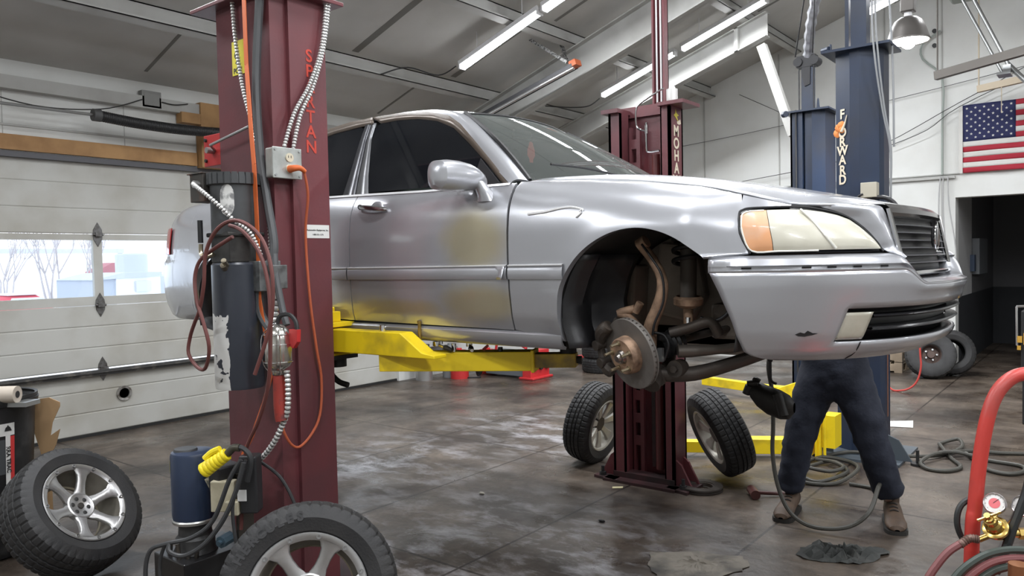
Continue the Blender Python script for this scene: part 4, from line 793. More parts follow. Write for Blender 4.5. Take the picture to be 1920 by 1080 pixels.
b = MB(); b.box((X+.04, 6.40, 3.80), (X+.25, 6.52, 3.93)); b.cyl((X+.06, 6.38, 3.86), (X+.06, 6.54, 3.86), .05); b.cyl((X+.24, 6.38, 3.86), (X+.24, 6.54, 3.86), .05); b.prism([(X+.10, 3.93), (X+.20, 3.93), (X+.19, 3.60), (X+.13, 3.58), (X+.10, 3.7)], 1, 6.405, 6.42); b.build('greasy_pulley_block', mat('black_grease', (.015, .015, .018), .5), t, smooth=False)
b = MB(); b.cyl((X+.07, 6.4, 3.3), (X+.07, 6.4, 3.85), .008, n=6); b.cyl((X+.235, 6.4, 3.3), (X+.235, 6.4, 3.85), .008, n=6); b.cyl((X+.07, 6.28, .3), (X+.07, 6.28, 3.3), .010, n=6); b.build('lift_cable', BLK, t)
b = MB(); b.tube([(X+.16, 6.45, 3.93), (X+.30, 6.1, 4.18), (X+.50, 5.7, 4.45), (X+.66, 5.3, 4.68)], lambda u: .055+.008*math.sin(u*60), n=8, k=12); b.build('wrapped_hose_boom', mat('grey_duct_tape', (.36, .37, .40), .5, noise=(14, (.20, .20, .22), .45, .7)), t)
b = MB(); b.tube([(X+.03, 6.4, 3.93), (X+.56, 5.3, 4.7)], .008, n=6, smooth=False); b.tube([(X+.24, 6.35, 3.93), (X+.60, 5.3, 4.62)], .006, n=6, smooth=False); b.build('boom_cables', BLK, t)
b = MB(); b.box((X-.08, 6.2, 0), (X+.46, 6.8, .02)); b.build('base_plate', MATS['dusty_navy_steel'], t, smooth=False)

# yellow arms of the blue lift lying near the floor
def part_empty(name, parent, loc): o = bpy.data.objects.new(name, None); link(o, parent); o.location = Vector(loc)-chain(parent); return o
t = part_empty('swing_arm', BLUE_A, (-.5, 3.7, 0))
b = MB(); b.bar((-1.42, 3.10, .09), (-1.05, 3.32, .09), .10, .09); b.build('inner_extension', YEL, t, smooth=False, bev=.004)
b = MB(); b.bar((-1.10, 3.29, .10), (-.52, 3.66, .10), .13, .12); b.build('outer_section', YEL, t, smooth=False, bev=.004)
b = MB(); b.prism([(-.62, .03), (-.62, .16), (-.56, .27), (-.50, .33), (-.42, .34), (-.42, .03)], 1, 3.60, 3.74); b.build('pivot_block', YEL, t, smooth=False, bev=.004)
b = MB(); b.box((-1.0, 3.26, .16), (-.84, 3.42, .20)); b.cyl((-.92, 3.34, .20), (-.92, 3.34, .22), .07, n=16); b.build('lifting_pad', YELD, t, smooth=False)
b = MB(); b.box((-.40, 3.66, .02), (-.385, 3.78, .36)); b.box((-.35, 3.68, .10), (-.25, 3.86, .36)); b.cyl((-.375, 3.7, .02), (-.375, 3.7, .40), .02); b.cyl((-.33, 3.68, .02), (-.33, 3.68, .38), .012); b.box((-.46, 3.62, .36), (-.42, 3.7, .39)); b.build('pin_and_carriage', YEL, t, smooth=False)
t = part_empty('swing_arm', BLUE_B, (-1.5, 5.8, 0))
b = MB(); b.bar((-2.5, 6.2, .13), (-1.62, 5.95, .13), .10, .10); b.build('inner_extension', YEL, t, smooth=False, bev=.004)
b = MB(); b.bar((-1.72, 5.95, .10), (-1.20, 5.80, .13), .14, .15); b.build('outer_section', YEL, t, smooth=False, bev=.004)
b = MB(); b.prism([(-1.45, .05), (-1.45, .18), (-1.15, .30), (-1.0, .30), (-1.0, .05)], 1, 5.75, 5.9); b.build('pivot_block', YEL, t, smooth=False, bev=.004)
# ---------------------------------------------------------------- the silver sedan on the lift
def paint():
    m = mat('silver_metallic_paint', (.49, .50, .53), .27, .58, coat=.8); nt = m.node_tree; L = nt.links.new; b_ = nt.nodes['Principled BSDF']
    n = nt.nodes.new('ShaderNodeTexNoise'); n.inputs['Scale'].default_value = 1200; n.inputs['Detail'].default_value = 1
    tc = nt.nodes.new('ShaderNodeTexCoord'); L(tc.outputs['Object'], n.inputs['Vector'])
    n2 = nt.nodes.new('ShaderNodeTexNoise'); n2.inputs['Scale'].default_value = 1.2; n2.inputs['Detail'].default_value = 1; L(tc.outputs['Object'], n2.inputs['Vector'])
    r = nt.nodes.new('ShaderNodeMapRange'); r.inputs[1].default_value = .1; r.inputs[2].default_value = .9; r.inputs[3].default_value = .26; r.inputs[4].default_value = .33; L(n2.outputs['Fac'], r.inputs[0]); L(r.outputs[0], b_.inputs['Roughness'])
    return m
SILVER = paint()
def tan_patch_paint():
    """front door: silver with soft tan patches"""
    m = mat('silver_paint_with_tan_patches', (.49, .50, .53), .27, .58, coat=.7); nt = m.node_tree; L = nt.links.new; b_ = nt.nodes['Principled BSDF']
    tc = nt.nodes.new('ShaderNodeTexCoord')
    def blob(cx, cz, sx, sz):
        mp = nt.nodes.new('ShaderNodeMapping'); mp.inputs['Location'].default_value = (-cx/sx, 0, -cz/sz); mp.inputs['Scale'].default_value = (1/sx, 0, 1/sz); L(tc.outputs['Object'], mp.inputs[0])
        g = nt.nodes.new('ShaderNodeVectorMath'); g.operation = 'LENGTH'; L(mp.outputs[0], g.inputs[0])
        n = nt.nodes.new('ShaderNodeTexNoise'); n.inputs['Scale'].default_value = 3; n.inputs['Detail'].default_value = 6; L(tc.outputs['Object'], n.inputs['Vector'])
        a = nt.nodes.new('ShaderNodeMath'); a.operation = 'ADD'; L(g.outputs['Value'], a.inputs[0]); L(n.outputs['Fac'], a.inputs[1])
        r = nt.nodes.new('ShaderNodeMapRange'); r.interpolation_type = 'SMOOTHSTEP'; r.inputs[1].default_value = 1.75; r.inputs[2].default_value = 1.0; L(a.outputs[0], r.inputs[0]); return r.outputs[0]
    def mx(a, c):
        n = nt.nodes.new('ShaderNodeMath'); n.operation = 'MAXIMUM'; L(a, n.inputs[0]); L(c, n.inputs[1]); return n.outputs[0]
    # object space: car base is at CARB
    f = mx(mx(blob(-.80-CARB.x, 1.76-CARB.z, .20, .16), blob(-.78-CARB.x, 1.46-CARB.z, .22, .10)), blob(-1.35-CARB.x, 1.43-CARB.z, .30, .045))
    q = nt.nodes.new('ShaderNodeMix'); q.data_type = 'RGBA'; L(f, q.inputs[0]); q.inputs[6].default_value = (.49, .50, .53, 1); q.inputs[7].default_value = (.50, .42, .19, 1)
    ff = nt.nodes.new('ShaderNodeMath'); ff.operation = 'MULTIPLY'; ff.inputs[1].default_value = .62; L(f, ff.inputs[0]); L(ff.outputs[0], q.inputs[0]); L(q.outputs[2], b_.inputs['Base Color'])
    return m
CARB = Vector((-1.5, .91, 1.067))
TANPATCH = tan_patch_paint()
TRIM = mat('black_window_trim', (.02, .02, .022), .35)
BROWNT = mat('worn_bronze_window_trim', (.09, .07, .055), .35, .3)
LINER = mat('black_plastic_liner', (.016, .016, .018), .38, noise=(6, (.03, .03, .03), .5, .8))
GRIME = mat('grimy_brown_inner_fender', (.26, .22, .18), .75, noise=(4, (.13, .11, .09), .4, .7), bump=(20, .4))
RUST = mat('rusty_cast_iron', (.40, .26, .17), .65, .2, noise=(18, (.14, .085, .055), .4, .7), bump=(50, .3))
DARKFE = mat('dark_dirty_iron', (.075, .064, .056), .55, .5, noise=(14, (.07, .05, .035), .5, .8), bump=(30, .3))
def tinted(name, col, mixv, rough=.02):
    m = mat(name, col, rough); nt = m.node_tree; L = nt.links.new
    tr = nt.nodes.new('ShaderNodeBsdfTransparent'); tr.inputs[0].default_value = (*col, 1); gl = nt.nodes.new('ShaderNodeBsdfGlossy'); gl.inputs['Roughness'].default_value = rough
    fr = nt.nodes.new('ShaderNodeFresnel'); fr.inputs[0].default_value = 1.5; ad = nt.nodes.new('ShaderNodeMath'); ad.operation = 'ADD'; ad.inputs[1].default_value = mixv; L(fr.outputs[0], ad.inputs[0])
    mx = nt.nodes.new('ShaderNodeMixShader'); L(ad.outputs[0], mx.inputs[0]); L(tr.outputs[0], mx.inputs[1]); L(gl.outputs[0], mx.inputs[2]); 
    df = nt.nodes.new('ShaderNodeBsdfDiffuse'); df.inputs[0].default_value = (.55, .60, .57, 1); m2 = nt.nodes.new('ShaderNodeMixShader'); m2.inputs[0].default_value = .10
    L(mx.outputs[0], m2.inputs[1]); L(df.outputs[0], m2.inputs[2]); L(m2.outputs[0], nt.nodes['Material Output'].inputs[0]); return m
WSGLASS = tinted('green_windshield_glass', (.62, .74, .68), .05)
TINT = mat('dark_tinted_glass', (.006, .007, .009), .04, spec=.18, noise=(3, (.014, .015, .017), .4, .8, 2))

car = thing('sedan', 'silver four door sedan raised on the maroon lift, front wheel removed', 'car', tuple(CARB))
def mir(rows): return [[Vector((p.x, 1.82-p.y, p.z)) for p in r] for r in rows]
ZB = [(1.24, .10), (1.275, .075), (1.33, .045), (1.40, .022), (1.52, .006), (1.65, 0), (1.78, .002), (1.9, .016), (2.0, .035), (2.2, .06)]
def ztop(x): return interp([(-4.3, 2.06), (-3.4, 2.09), (-2.7, 2.055), (-1.9, 2.035), (-1.2, 2.015), (-.6, 2.008), (-.3, 1.995), (0, 1.965), (.25, 1.925), (.42, 1.88), (.58, 1.835), (.8, 1.83)], x)
def shd(x): return interp([(-4.3, .18), (-3.2, .14), (-2.5, .08), (-.62, .075), (-.4, .13), (0, .15), (.8, .15)], x)
def y0(x, z):
    q = min(max((z-(ztop(x)-.17))/.17, 0), 1); fl = 0
    # flare round the wheel arches
    for cx in (.03, -2.90):
        r = math.hypot(x-cx, z-1.385); fl = max(fl, math.exp(-((r-.385)/.05)**2)) if z > 1.3 else fl
    return interp(ZB, z) + shd(x)*(1-math.sqrt(max(1-.985*q*q, 0))) - .008*fl
FX = [(1.27, .90, .07), (1.30, .955, .045), (1.36, .985, .02), (1.45, 1.0, .008), (1.55, 1.02, 0.), (1.62, 1.02, .0), (1.645, 1.0, .01), (1.66, .95, .03), (1.70, .935, .035), (1.76, .90, .045), (1.82, .86, .07), (1.9, .80, .11)]
NF = 2.4
def fX(z): return interp([(a, b) for a, b, c in FX], z)
def fY(z): return interp([(a, c) for a, b, c in FX], z)
def PF(a, z, out=0, yy=None):
    Xn = fX(z)+out; Y0 = (fY(z) if yy is None else yy)-out; s = abs(math.sin(a))**(2/NF); c = abs(math.cos(a))**(2/NF)*(1 if math.cos(a) >= 0 else -1)
    return Vector((.25+(Xn-.25)*s, .91-(.91-Y0)*c, z))
def side(x, z, out=0):
    if x <= .25 and x >= -3.3: return Vector((x, y0(x, z)-out, z))
    if x > .25:
        Xn = fX(z); t = min((x-.25)/(Xn-.25), .999); Y0 = y0(.25, z) if False else fY(z)+(y0(min(x, .42), z)-fY(z))*max(1-(x-.25)/.17, 0)
        return Vector((x, .91-(.91-Y0)*(1-t**NF)**(1/NF)-out, z))
    Xr = rX(z); t = min((-3.3-x)/(-3.3-Xr), .999); Y0 = y0(-3.3, z)
    return Vector((x, .91-(.91-Y0)*(1-t**NF)**(1/NF)-out, z))
def rX(z): return interp([(1.27, -4.10), (1.32, -4.20), (1.45, -4.26), (1.60, -4.28), (1.69, -4.26), (1.72, -4.14), (1.9, -4.12), (2.0, -4.08), (2.09, -4.0)], z)
def PR(a, z, out=0):
    Xr = rX(z)-out; Y0 = y0(-3.3, z)-out; s = abs(math.sin(a))**(2/NF); c = abs(math.cos(a))**(2/NF)*(1 if math.cos(a) >= 0 else -1)
    return Vector((-3.3+(Xr+3.3)*s, .91-(.91-Y0)*c, z))
def panel(name, rows, m=None, both=True, solid=.012, off=1, parent=None, fl=False):
    outs = []
    for k in ((0, 1) if both else (0,)):
        b = MB()
        for rw_ in (rows if isinstance(rows[0][0], list) else [rows]): b.grid(rw_ if k == 0 else mir(rw_))
        o = b.build(name, m or SILVER, parent or car, ang=50); outs.append(o)
        if solid:
            # shell grows toward the car's centre line
            me = o.data; nsum = sum((p.normal.y*p.area for p in me.polygons))
            md = o.modifiers.new('t', 'SOLIDIFY'); md.thickness = solid; md.offset = -1; es = o.modifiers.new('e', 'EDGE_SPLIT'); es.split_angle = math.radians(42)
            good = nsum < 0 if k == 0 else nsum > 0
            if not good and abs(nsum) > 1e-4:
                me.flip_normals()
    return outs
def sidepatch(xl, xr, zb, zt, nx=30, nz=26, out=0):
    rows = []
    for j in range(nz+1):
        v = j/nz; v = 1-(1-v)**1.5; row = []
        for i in range(nx+1):
            u = i/nx
            zz0 = zb(xl(0)*(1-u)+xr(0)*u); zz1 = zt(xl(1)*(1-u)+xr(1)*u); z = zz0+(zz1-zz0)*v
            x = xl(v)*(1-u)+xr(v)*u; row.append(side(x, z, out))
        rows.append(row)
    return rows
g = .003
doorb = lambda x: interp([(-2.7, 1.372), (-1.7, 1.352), (-.6, 1.341)], x)
belt = lambda x: ztop(x)-.006
front_door = panel('front_door', sidepatch(lambda v: -1.688+.012*math.sin(v*3)+g, lambda v: -.600-.006*v-g*1.6-.0, doorb, belt, 30, 30), TANPATCH)
rear_door = panel('rear_door', sidepatch(lambda v: -2.62+.0*v+g, lambda v: -1.688+.012*math.sin(v*3)-g, doorb, belt, 24, 24))

def archpatch(cx, R, left, right, bot_l, bot_r, xlim_l, xlim_r, top, nA=70, nR=16):
    """body sheet round a wheel arch: inner edge is the arch, outer edge the panel border"""
    inner = []; outer = []
    P = []
    # outer border polyline: from lower left up, along the top, down the right
    ob = [(xlim_l, bot_l)]+[(xlim_l, bot_l+(top(xlim_l)-bot_l)*i/8) for i in range(1, 9)]
    n = 26; ob += [(xlim_l+(xlim_r-xlim_l)*i/n, top(xlim_l+(xlim_r-xlim_l)*i/n)) for i in range(1, n+1)]
    ob += right
    ib = left
    O = resample([(a, 0, b) for a, b in ob], nA, False); I = resample([(a, 0, b) for a, b in ib], nA, True)
    rows = []
    for j in range(nR+1):
        v = j/nR; v = 1-(1-v)**1.7; row = []
        for i in range(nA):
            x = I[i].x*(1-v)+O[i].x*v; z = I[i].z*(1-v)+O[i].z*v; row.append(side(x, min(z, top(x)-.0005), 0))
        rows.append(row)
    lip = [Vector((p.x, p.y+.035, p.z)) for p in rows[0]]
    return [lip]+rows
ARCHF = [(-.340, 1.30), (-.347, 1.36), (-.348, 1.42), (-.332, 1.52), (-.285, 1.605), (-.215, 1.68), (-.13, 1.733), (-.04, 1.763), (.05, 1.770), (.14, 1.753), (.22, 1.718), (.285, 1.673), (.318, 1.648)]
Hf = lambda x: ztop(x)
hl_left = [(.52, 1.828), (.455, 1.823), (.428, 1.80), (.43, 1.77), (.45, 1.73), (.468, 1.69), (.478, 1.661), (.40, 1.657), (.32, 1.650)]
xs_ = [.428+(.587-.428)*i/12 for i in range(13)]; lo_ = lambda x: interp([(.428, 1.802), (.445, 1.817), (.475, 1.824), (.52, 1.827), (.587, 1.829)], x)
tip_rows = [[side(x, min(lo_(x)+(Hf(x)-lo_(x))*v, Hf(x)-.0005)) for x in xs_] for v in [1-(1-j/8)**1.7 for j in range(9)]]
fender = panel('front_fender', [archpatch(.03, .38, ARCHF, [(.428, 1.85), (.428, 1.82)]+hl_left[2:], 1.343, 0, -.597, .428, Hf), tip_rows])
ARCHR = [(-2.90+.372*math.cos(a), 1.385+.378*math.sin(a)) for a in [PI*i/16 for i in range(17)]]
ARCHR = [(-2.535, 1.29)]+ARCHR+[(-3.27, 1.31)]; ARCHR = ARCHR[::-1]
# rear quarter: border runs from the tail forward to the door gap
quarter = panel('rear_quarter_panel', archpatch(-2.9, .38, ARCHR, [(-2.623, 2.0), (-2.623, 1.36), (-2.60, 1.343)], 1.70, 0, -3.75, -2.63, lambda x: ztop(x)))
panel('tail_side_panel', [[PR(a, z) for a in [.0+i*(PI/2)/24 for i in range(25)]] for z in [1.72+.01*i for i in range(33)]])
# trunk lid, boot end and decks (partly hidden behind the lift column)
def tdeck(y): return 2.085-.05*((y-.91)/.9)**4
panel('trunk_lid', [[Vector((x, y, ztop(x)-.012+.03*(1-((y-.91)/.75)**2)) ) for y in [.30+i*.0407 for i in range(31)]] for x in [-3.2-.045*i for i in range(17)]], both=False, off=-1)
# rear bumper
panel('rear_bumper', [[PR(a, z, .0) for a in [.0+i*PI/48 for i in range(49)]] for z in [1.30+.02*i for i in range(19)]+[1.694, 1.705]], both=False)
for k in (0, 1):
    rows = [[PR(a, z, .014) for a in [.28+i*.06 for i in range(14)]] for z in [1.745+i*.02 for i in range(10)]]
    panel('tail_lamp', rows if k == 0 else mir(rows), mat('red_lamp_lens', (.42, .02, .02), .15, coat=.5), both=False, solid=.006)
# sill
panel('sill', [[Vector((x, y, z)) for x in [-2.60+i*.045 for i in range(51)]] for y, z in ((.075, 1.262), (.055, 1.272), (.040, 1.295), (.038, 1.325), (.050, 1.339))])
# mouldings
for x0, x1 in ((-.600+g, -.300), (-1.686, -.606), (-2.61, -1.694)):
    rows = []
    for dz, o_ in ((1.568, -.002), (1.570, .010), (1.590, .014), (1.615, .012), (1.626, .006), (1.629, -.002)):
        rows.append([side(x0+(x1-x0)*i/24, dz, o_) for i in range(25)])
    b0 = panel('side_moulding', rows, solid=0)
    rows = [[side(x0+(x1-x0)*i/24, dz, o_) for i in range(25)] for dz, o_ in ((1.6265, .004), (1.628, .011), (1.633, .011), (1.635, -.001))]
    for k in (0, 1):
        b = MB(); b.grid(rows if k == 0 else mir(rows)); b.build('chrome_strip', mat('bright_trim', (.80, .80, .81), .28, .35), b0[k])
# a peeled end of the moulding by the door gap
b = MB(); b.grid([[side(-.665+.05*u, 1.568+.06*v, .012+.03*u*u*(1-v)) for u in (0, .25, .5, .75, 1)] for v in (0, .25, .5, .75, 1)]); b.build('bent_moulding_end', SILVER, car, solid=.003)
# belt line chrome
b = MB(); b.grid([[side(-2.65+i*.041, ztop(-2.65+i*.041)+dz, o_) for i in range(50)] for dz, o_ in ((-.016, .0), (-.014, .008), (-.004, .010), (.0, -.004))]); b.build('beltline_chrome', mat('bright_trim', (.80, .80, .81), .28, .35), car)

# bumper with lower opening
def bumper_rows(alo, ahi, zs, na, out=0): return [[PF(alo(z)+(ahi(z)-alo(z))*i/na, z, out) for i in range(na+1)] for z in zs]
def a_arch(z):   # parameter of the wheel arch edge at height z
    x = interp([(1.268, .54), (1.275, .495), (1.285, .466), (1.30, .447), (1.42, .416), (1.53, .372), (1.60, .338), (1.65, .318)], z)
    t = (x-.25)/(fX(z)-.25); return math.asin(min(t**(NF/2), 1))
OA = lambda z: .652+(z-1.341)*.50
def build_bumper():
    # upper band, side pieces, lower lip: one skin made of strips that share edges
    b = MB(); zs_lo = [1.268, 1.275, 1.285, 1.30, 1.318, 1.336]; zs_mid = [1.336, 1.36, 1.385, 1.41, 1.435, 1.458]; zs_hi = [1.458, 1.48, 1.50, 1.525, 1.55, 1.575, 1.59]
    def band(zs, lo, hi, n): b.grid(bumper_rows(lo, hi, zs, n))
    full_hi = lambda z: PI-a_arch(z)
    band(zs_lo, a_arch, OA, 24); band(zs_lo, OA, lambda z: PI-OA(z), 60); band(zs_lo, lambda z: PI-OA(z), full_hi, 24)
    band(zs_mid, a_arch, OA, 24); band(zs_mid, lambda z: PI-OA(z), full_hi, 24)
    # moulding channel (recess) then the top shelf; a dip under the grille
    def top(a):
        d = min(1, max(0, (.565-abs(a-PI/2))/.18)); d = d*d*(3-2*d); return 1.655-.100*d
    def zm(a, z): return 1.50+(z-1.50)*(top(a)-1.50)/.155 if z > 1.5 else z
    for lo_f, hi_f, nn in ((a_arch, OA, 24), (OA, lambda z: PI-OA(z), 90), (lambda z: PI-OA(z), full_hi, 24)):
        rows = bumper_rows(lo_f, hi_f, zs_hi, nn)
        for r_, z in zip(rows, zs_hi):
            for i, p in enumerate(r_): p.z = zm(lo_f(z)+(hi_f(z)-lo_f(z))*i/nn, z)
        b.grid(rows)
    A = [0]*0
    alo = a_arch(1.6); n = 120; AA = [alo+(PI-2*alo)*i/n for i in range(n+1)]
    prof = [(0, 1.59, 0), (.10, 1.598, 0), (.14, 1.600, -.012), (.34, 1.612, -.014), (.40, 1.615, .001), (.7, 1.638, .0), (.88, 1.65, -.012), (1.0, 1.655, -.05)]
    def pf(a, z, o_, t):
        chan = 1.0 if .17 < a < 1.05 or .17 < PI-a < 1.05 else 0.0
        zz = zm(a, z)
        o2 = o_*(chan if -.02 < o_ < -.005 and t < .5 else 1)
        p = PF(a, z, 0); q = PF(a, z, o2); q.z = zz; return q
    b.grid([[pf(a, z, o_, t) for a in AA] for t, z, o_ in prof])
    o = b.build('front_bumper', SILVER, car, ang=40)
    md = o.modifiers.new('t', 'SOLIDIFY'); md.thickness = .01; md.offset = -1
    me = o.data; 
    if sum(p.normal.x*p.area for p in me.polygons) < 0: me.flip_normals()
    for a in (.23, .50, .62, .75, .90):
        for s in (a, PI-a):
            q = MB(); q.grid([[PF(s+da, 1.606+dz, -.0105) for da in (-.022, 0, .022)] for dz in (-.0035, .0035)]); q.build('moulding_clip_slot', BLACKR, o, smooth=False)
    q = MB()
    pts = [(.455, 1.368), (.48, 1.376), (.50, 1.372), (.515, 1.382), (.54, 1.373), (.565, 1.372), (.54, 1.366), (.50, 1.360), (.47, 1.362)]
    vs = [PF(a, z, .0012) for a, z in pts]; q.add(vs, [tuple(range(len(vs)))]); q.build('scrape_mark', BLACKR, o, smooth=False, solid=.001)
    q = MB(); q.tube([PF(.80, 1.336, .001), PF(.795, 1.31, .001), PF(.80, 1.285, .001), PF(.79, 1.27, .001)], .0022, n=5); q.build('crack', BLACKR, o); q = MB(); q.tube([PF(1.75, 1.336, .001), PF(1.74, 1.30, .001), PF(1.73, 1.27, .001)], .003, n=5); q.build('crack', BLACKR, o)
    # inner lining of the opening, slats, fog lamps
    q = MB(); lo = lambda z: OA(z)-.01; q.grid(bumper_rows(lambda z: lo(z), lambda z: PI-lo(z), [1.33, 1.39, 1.465], 50, -.055))
    for zz in (1.336, 1.458): q.grid([[PF(OA(zz)+(PI-2*OA(zz))*i/50, zz, d_) for i in range(51)] for d_ in (-.005, -.055)])
    q.build('lower_grille_recess', LINER, o, solid=.003)
    for zz in (1.380, 1.425):
        q = MB(); pr = ((-.050, 0), (-.010, -.004), (-.004, .002), (-.010, .008), (-.050, .010)); q.grid([[PF(.86+(PI-1.72)*i/50, zz+dz-.0, d_) for i in range(51)] for d_, dz in pr]); q.build('lower_grille_slat', mat('black_gloss_plastic', (.012, .012, .014), .25), o)
    for k in (0, 1):
        rows = [[PF(a0+(.150+.0*z)*u, z, -.006) for a0 in (OA(z)+.004,) for u in [i/8 for i in range(9)]] for z in [1.345+.0122*i for i in range(9)]]
        q = MB(); q.grid(rows if k == 0 else mir(rows)); fo = q.build('fog_lamp', mat('hazy_fog_lens', (.50, .48, .40), .22, coat=.6, noise=(8, (.34, .32, .25), .4, .75)), o, solid=.004)
build_bumper()

# headlights
HZ = mat('yellowed_hazy_headlight', (.66, .64, .54), .25, coat=.6, noise=(5, (.48, .46, .37), .35, .75, 3))
AMB = mat('amber_marker_lens', (.80, .40, .20), .3, coat=.4, noise=(7, (.74, .52, .38), .4, .7))
hl_top = [(.216, 1.760), (.224, 1.80), (.245, 1.816), (.30, 1.822), (.497, 1.822), (.60, 1.819), (.695, 1.810), (.78, 1.797), (.843, 1.780), (.89, 1.752), (.925, 1.722), (.955, 1.690), (.972, 1.664)]
def hl_rows(a0, a1, out, n=40, m=16, ins=0.0):
    rows = []
    for j in range(m+1):
        v = j/m; row = []
        for i in range(n+1):
            a = a0+(a1-a0)*i/n; zt = interp(hl_top, a)-ins; zb = 1.661+ins+(.10*max(0, (.262-a)/.05))
            z = zb+(max(zt, zb+.001)-zb)*v; row.append(PF(a, z, out(a, v)))
        rows.append(row)
    return rows
for k in (0, 1):
    M_ = (lambda r: r) if k == 0 else mir
    b = MB(); b.grid(M_(hl_rows(.218, .972, lambda a, v: -.012, 40, 10, -.004))); hb = b.build('headlight', TRIM, car)
    lensf = lambda a, v: .004+.014*math.sin(PI*min(max(v, 0), 1))**.6*min(1, (a-.228)/.08)*min(1, (.965-a)/.08)
    b = MB(); b.grid(M_(hl_rows(.375, .962, lensf, 44, 16, .006))); b.build('headlight_lens', HZ, hb)
    b = MB(); b.grid(M_(hl_rows(.230, .372, lensf, 14, 16, .006))); b.build('amber_marker', AMB, hb)
    b = MB(); b.tube([(p if k == 0 else Vector((p.x, 1.82-p.y, p.z))) for p in [PF(.56, 1.815, .016), PF(.60, 1.78, .019), PF(.645, 1.72, .019), PF(.69, 1.672, .012)]], .005, n=6); b.build('reflector_divider', mat('pale_inner_bezel', (.80, .79, .72), .3), hb)
    b = MB(); b.tube([(p if k == 0 else Vector((p.x, 1.82-p.y, p.z))) for p in [PF(.60, 1.6655, .004), PF(.40, 1.6655, .005), PF(.272, 1.668, .003), PF(.236, 1.73, .005), PF(.236, 1.79, .005), PF(.262, 1.811, .005), PF(.36, 1.8145, .005)]], .0035, n=6, k=4); b.build('inner_bezel', MATS['pale_inner_bezel'], hb)
    b = MB(); b.tube([(p if k == 0 else Vector((p.x, 1.82-p.y, p.z))) for p in [PF(.262, 1.659, -.002)]+[PF(a, z+.004, -.0) for a, z in ([(.222, 1.73)]+hl_top[1:])]+[PF(.975, 1.658, -.002)]], .0045, n=6, k=3); b.build('headlight_gasket', BLACKR, hb)

# hood
def hood():
    l0 = [(-.60, .16, 2.013), (-.3, .152, 1.998), (0, .152, 1.968), (.25, .156, 1.930), (.42, .162, 1.888), (.585, .18, 1.842), (.70, .262, 1.836)]
    l1 = [(-.53, .28, 2.035), (-.2, .29, 2.020), (.1, .30, 1.985), (.4, .32, 1.928), (.6, .36, 1.882), (.72, .39, 1.856), (.80, .42, 1.832)]
    l2 = [(-.44, .52, 2.042), (-.1, .52, 2.02), (.2, .52, 1.978), (.4, .52, 1.938), (.6, .53, 1.893), (.77, .54, 1.853), (.848, .55, 1.828)]
    l3 = [(-.37, .91, 2.045), (-.1, .91, 2.028), (.2, .91, 1.988), (.4, .91, 1.948), (.6, .91, 1.903), (.78, .91, 1.858), (.868, .91, 1.830)]
    mm = lambda l: [(x, 1.82-y, z) for x, y, z in l]
    rows = loft([l0, l1, l2, l3, mm(l2), mm(l1), mm(l0)], 60, 5)
    hs = panel('hood', rows, both=False, solid=0)[0]
    md = hs.modifiers.new('t', 'SOLIDIFY'); md.thickness = .012; md.offset = -1
    if sum(p.normal.z*p.area for p in hs.data.polygons) < 0: hs.data.flip_normals()
    # the strip that runs down between headlight and grille
    s0 = [PF(a, z, -.0) for a, z in ((.70, 1.823), (.79, 1.806), (.857, 1.785), (.905, 1.757), (.94, 1.727), (.968, 1.692), (.99, 1.664), (1.01, 1.648), (1.03, 1.632))]
    s2 = [Vector(p) for p in ((.79, .395, 1.834), (.832, .402, 1.824), (.848, .412, 1.80), (.856, .420, 1.77), (.864, .428, 1.74), (.872, .434, 1.70), (.878, .440, 1.67), (.883, .443, 1.652), (.888, .447, 1.635))]
    s1 = [(p+q)/2+Vector((.016, -.008, .004)) for p, q in zip(s0, s2)]
    panel('hood_corner', loft([s0, s1, s2], 40, 6), solid=.006, parent=hs)
hood()

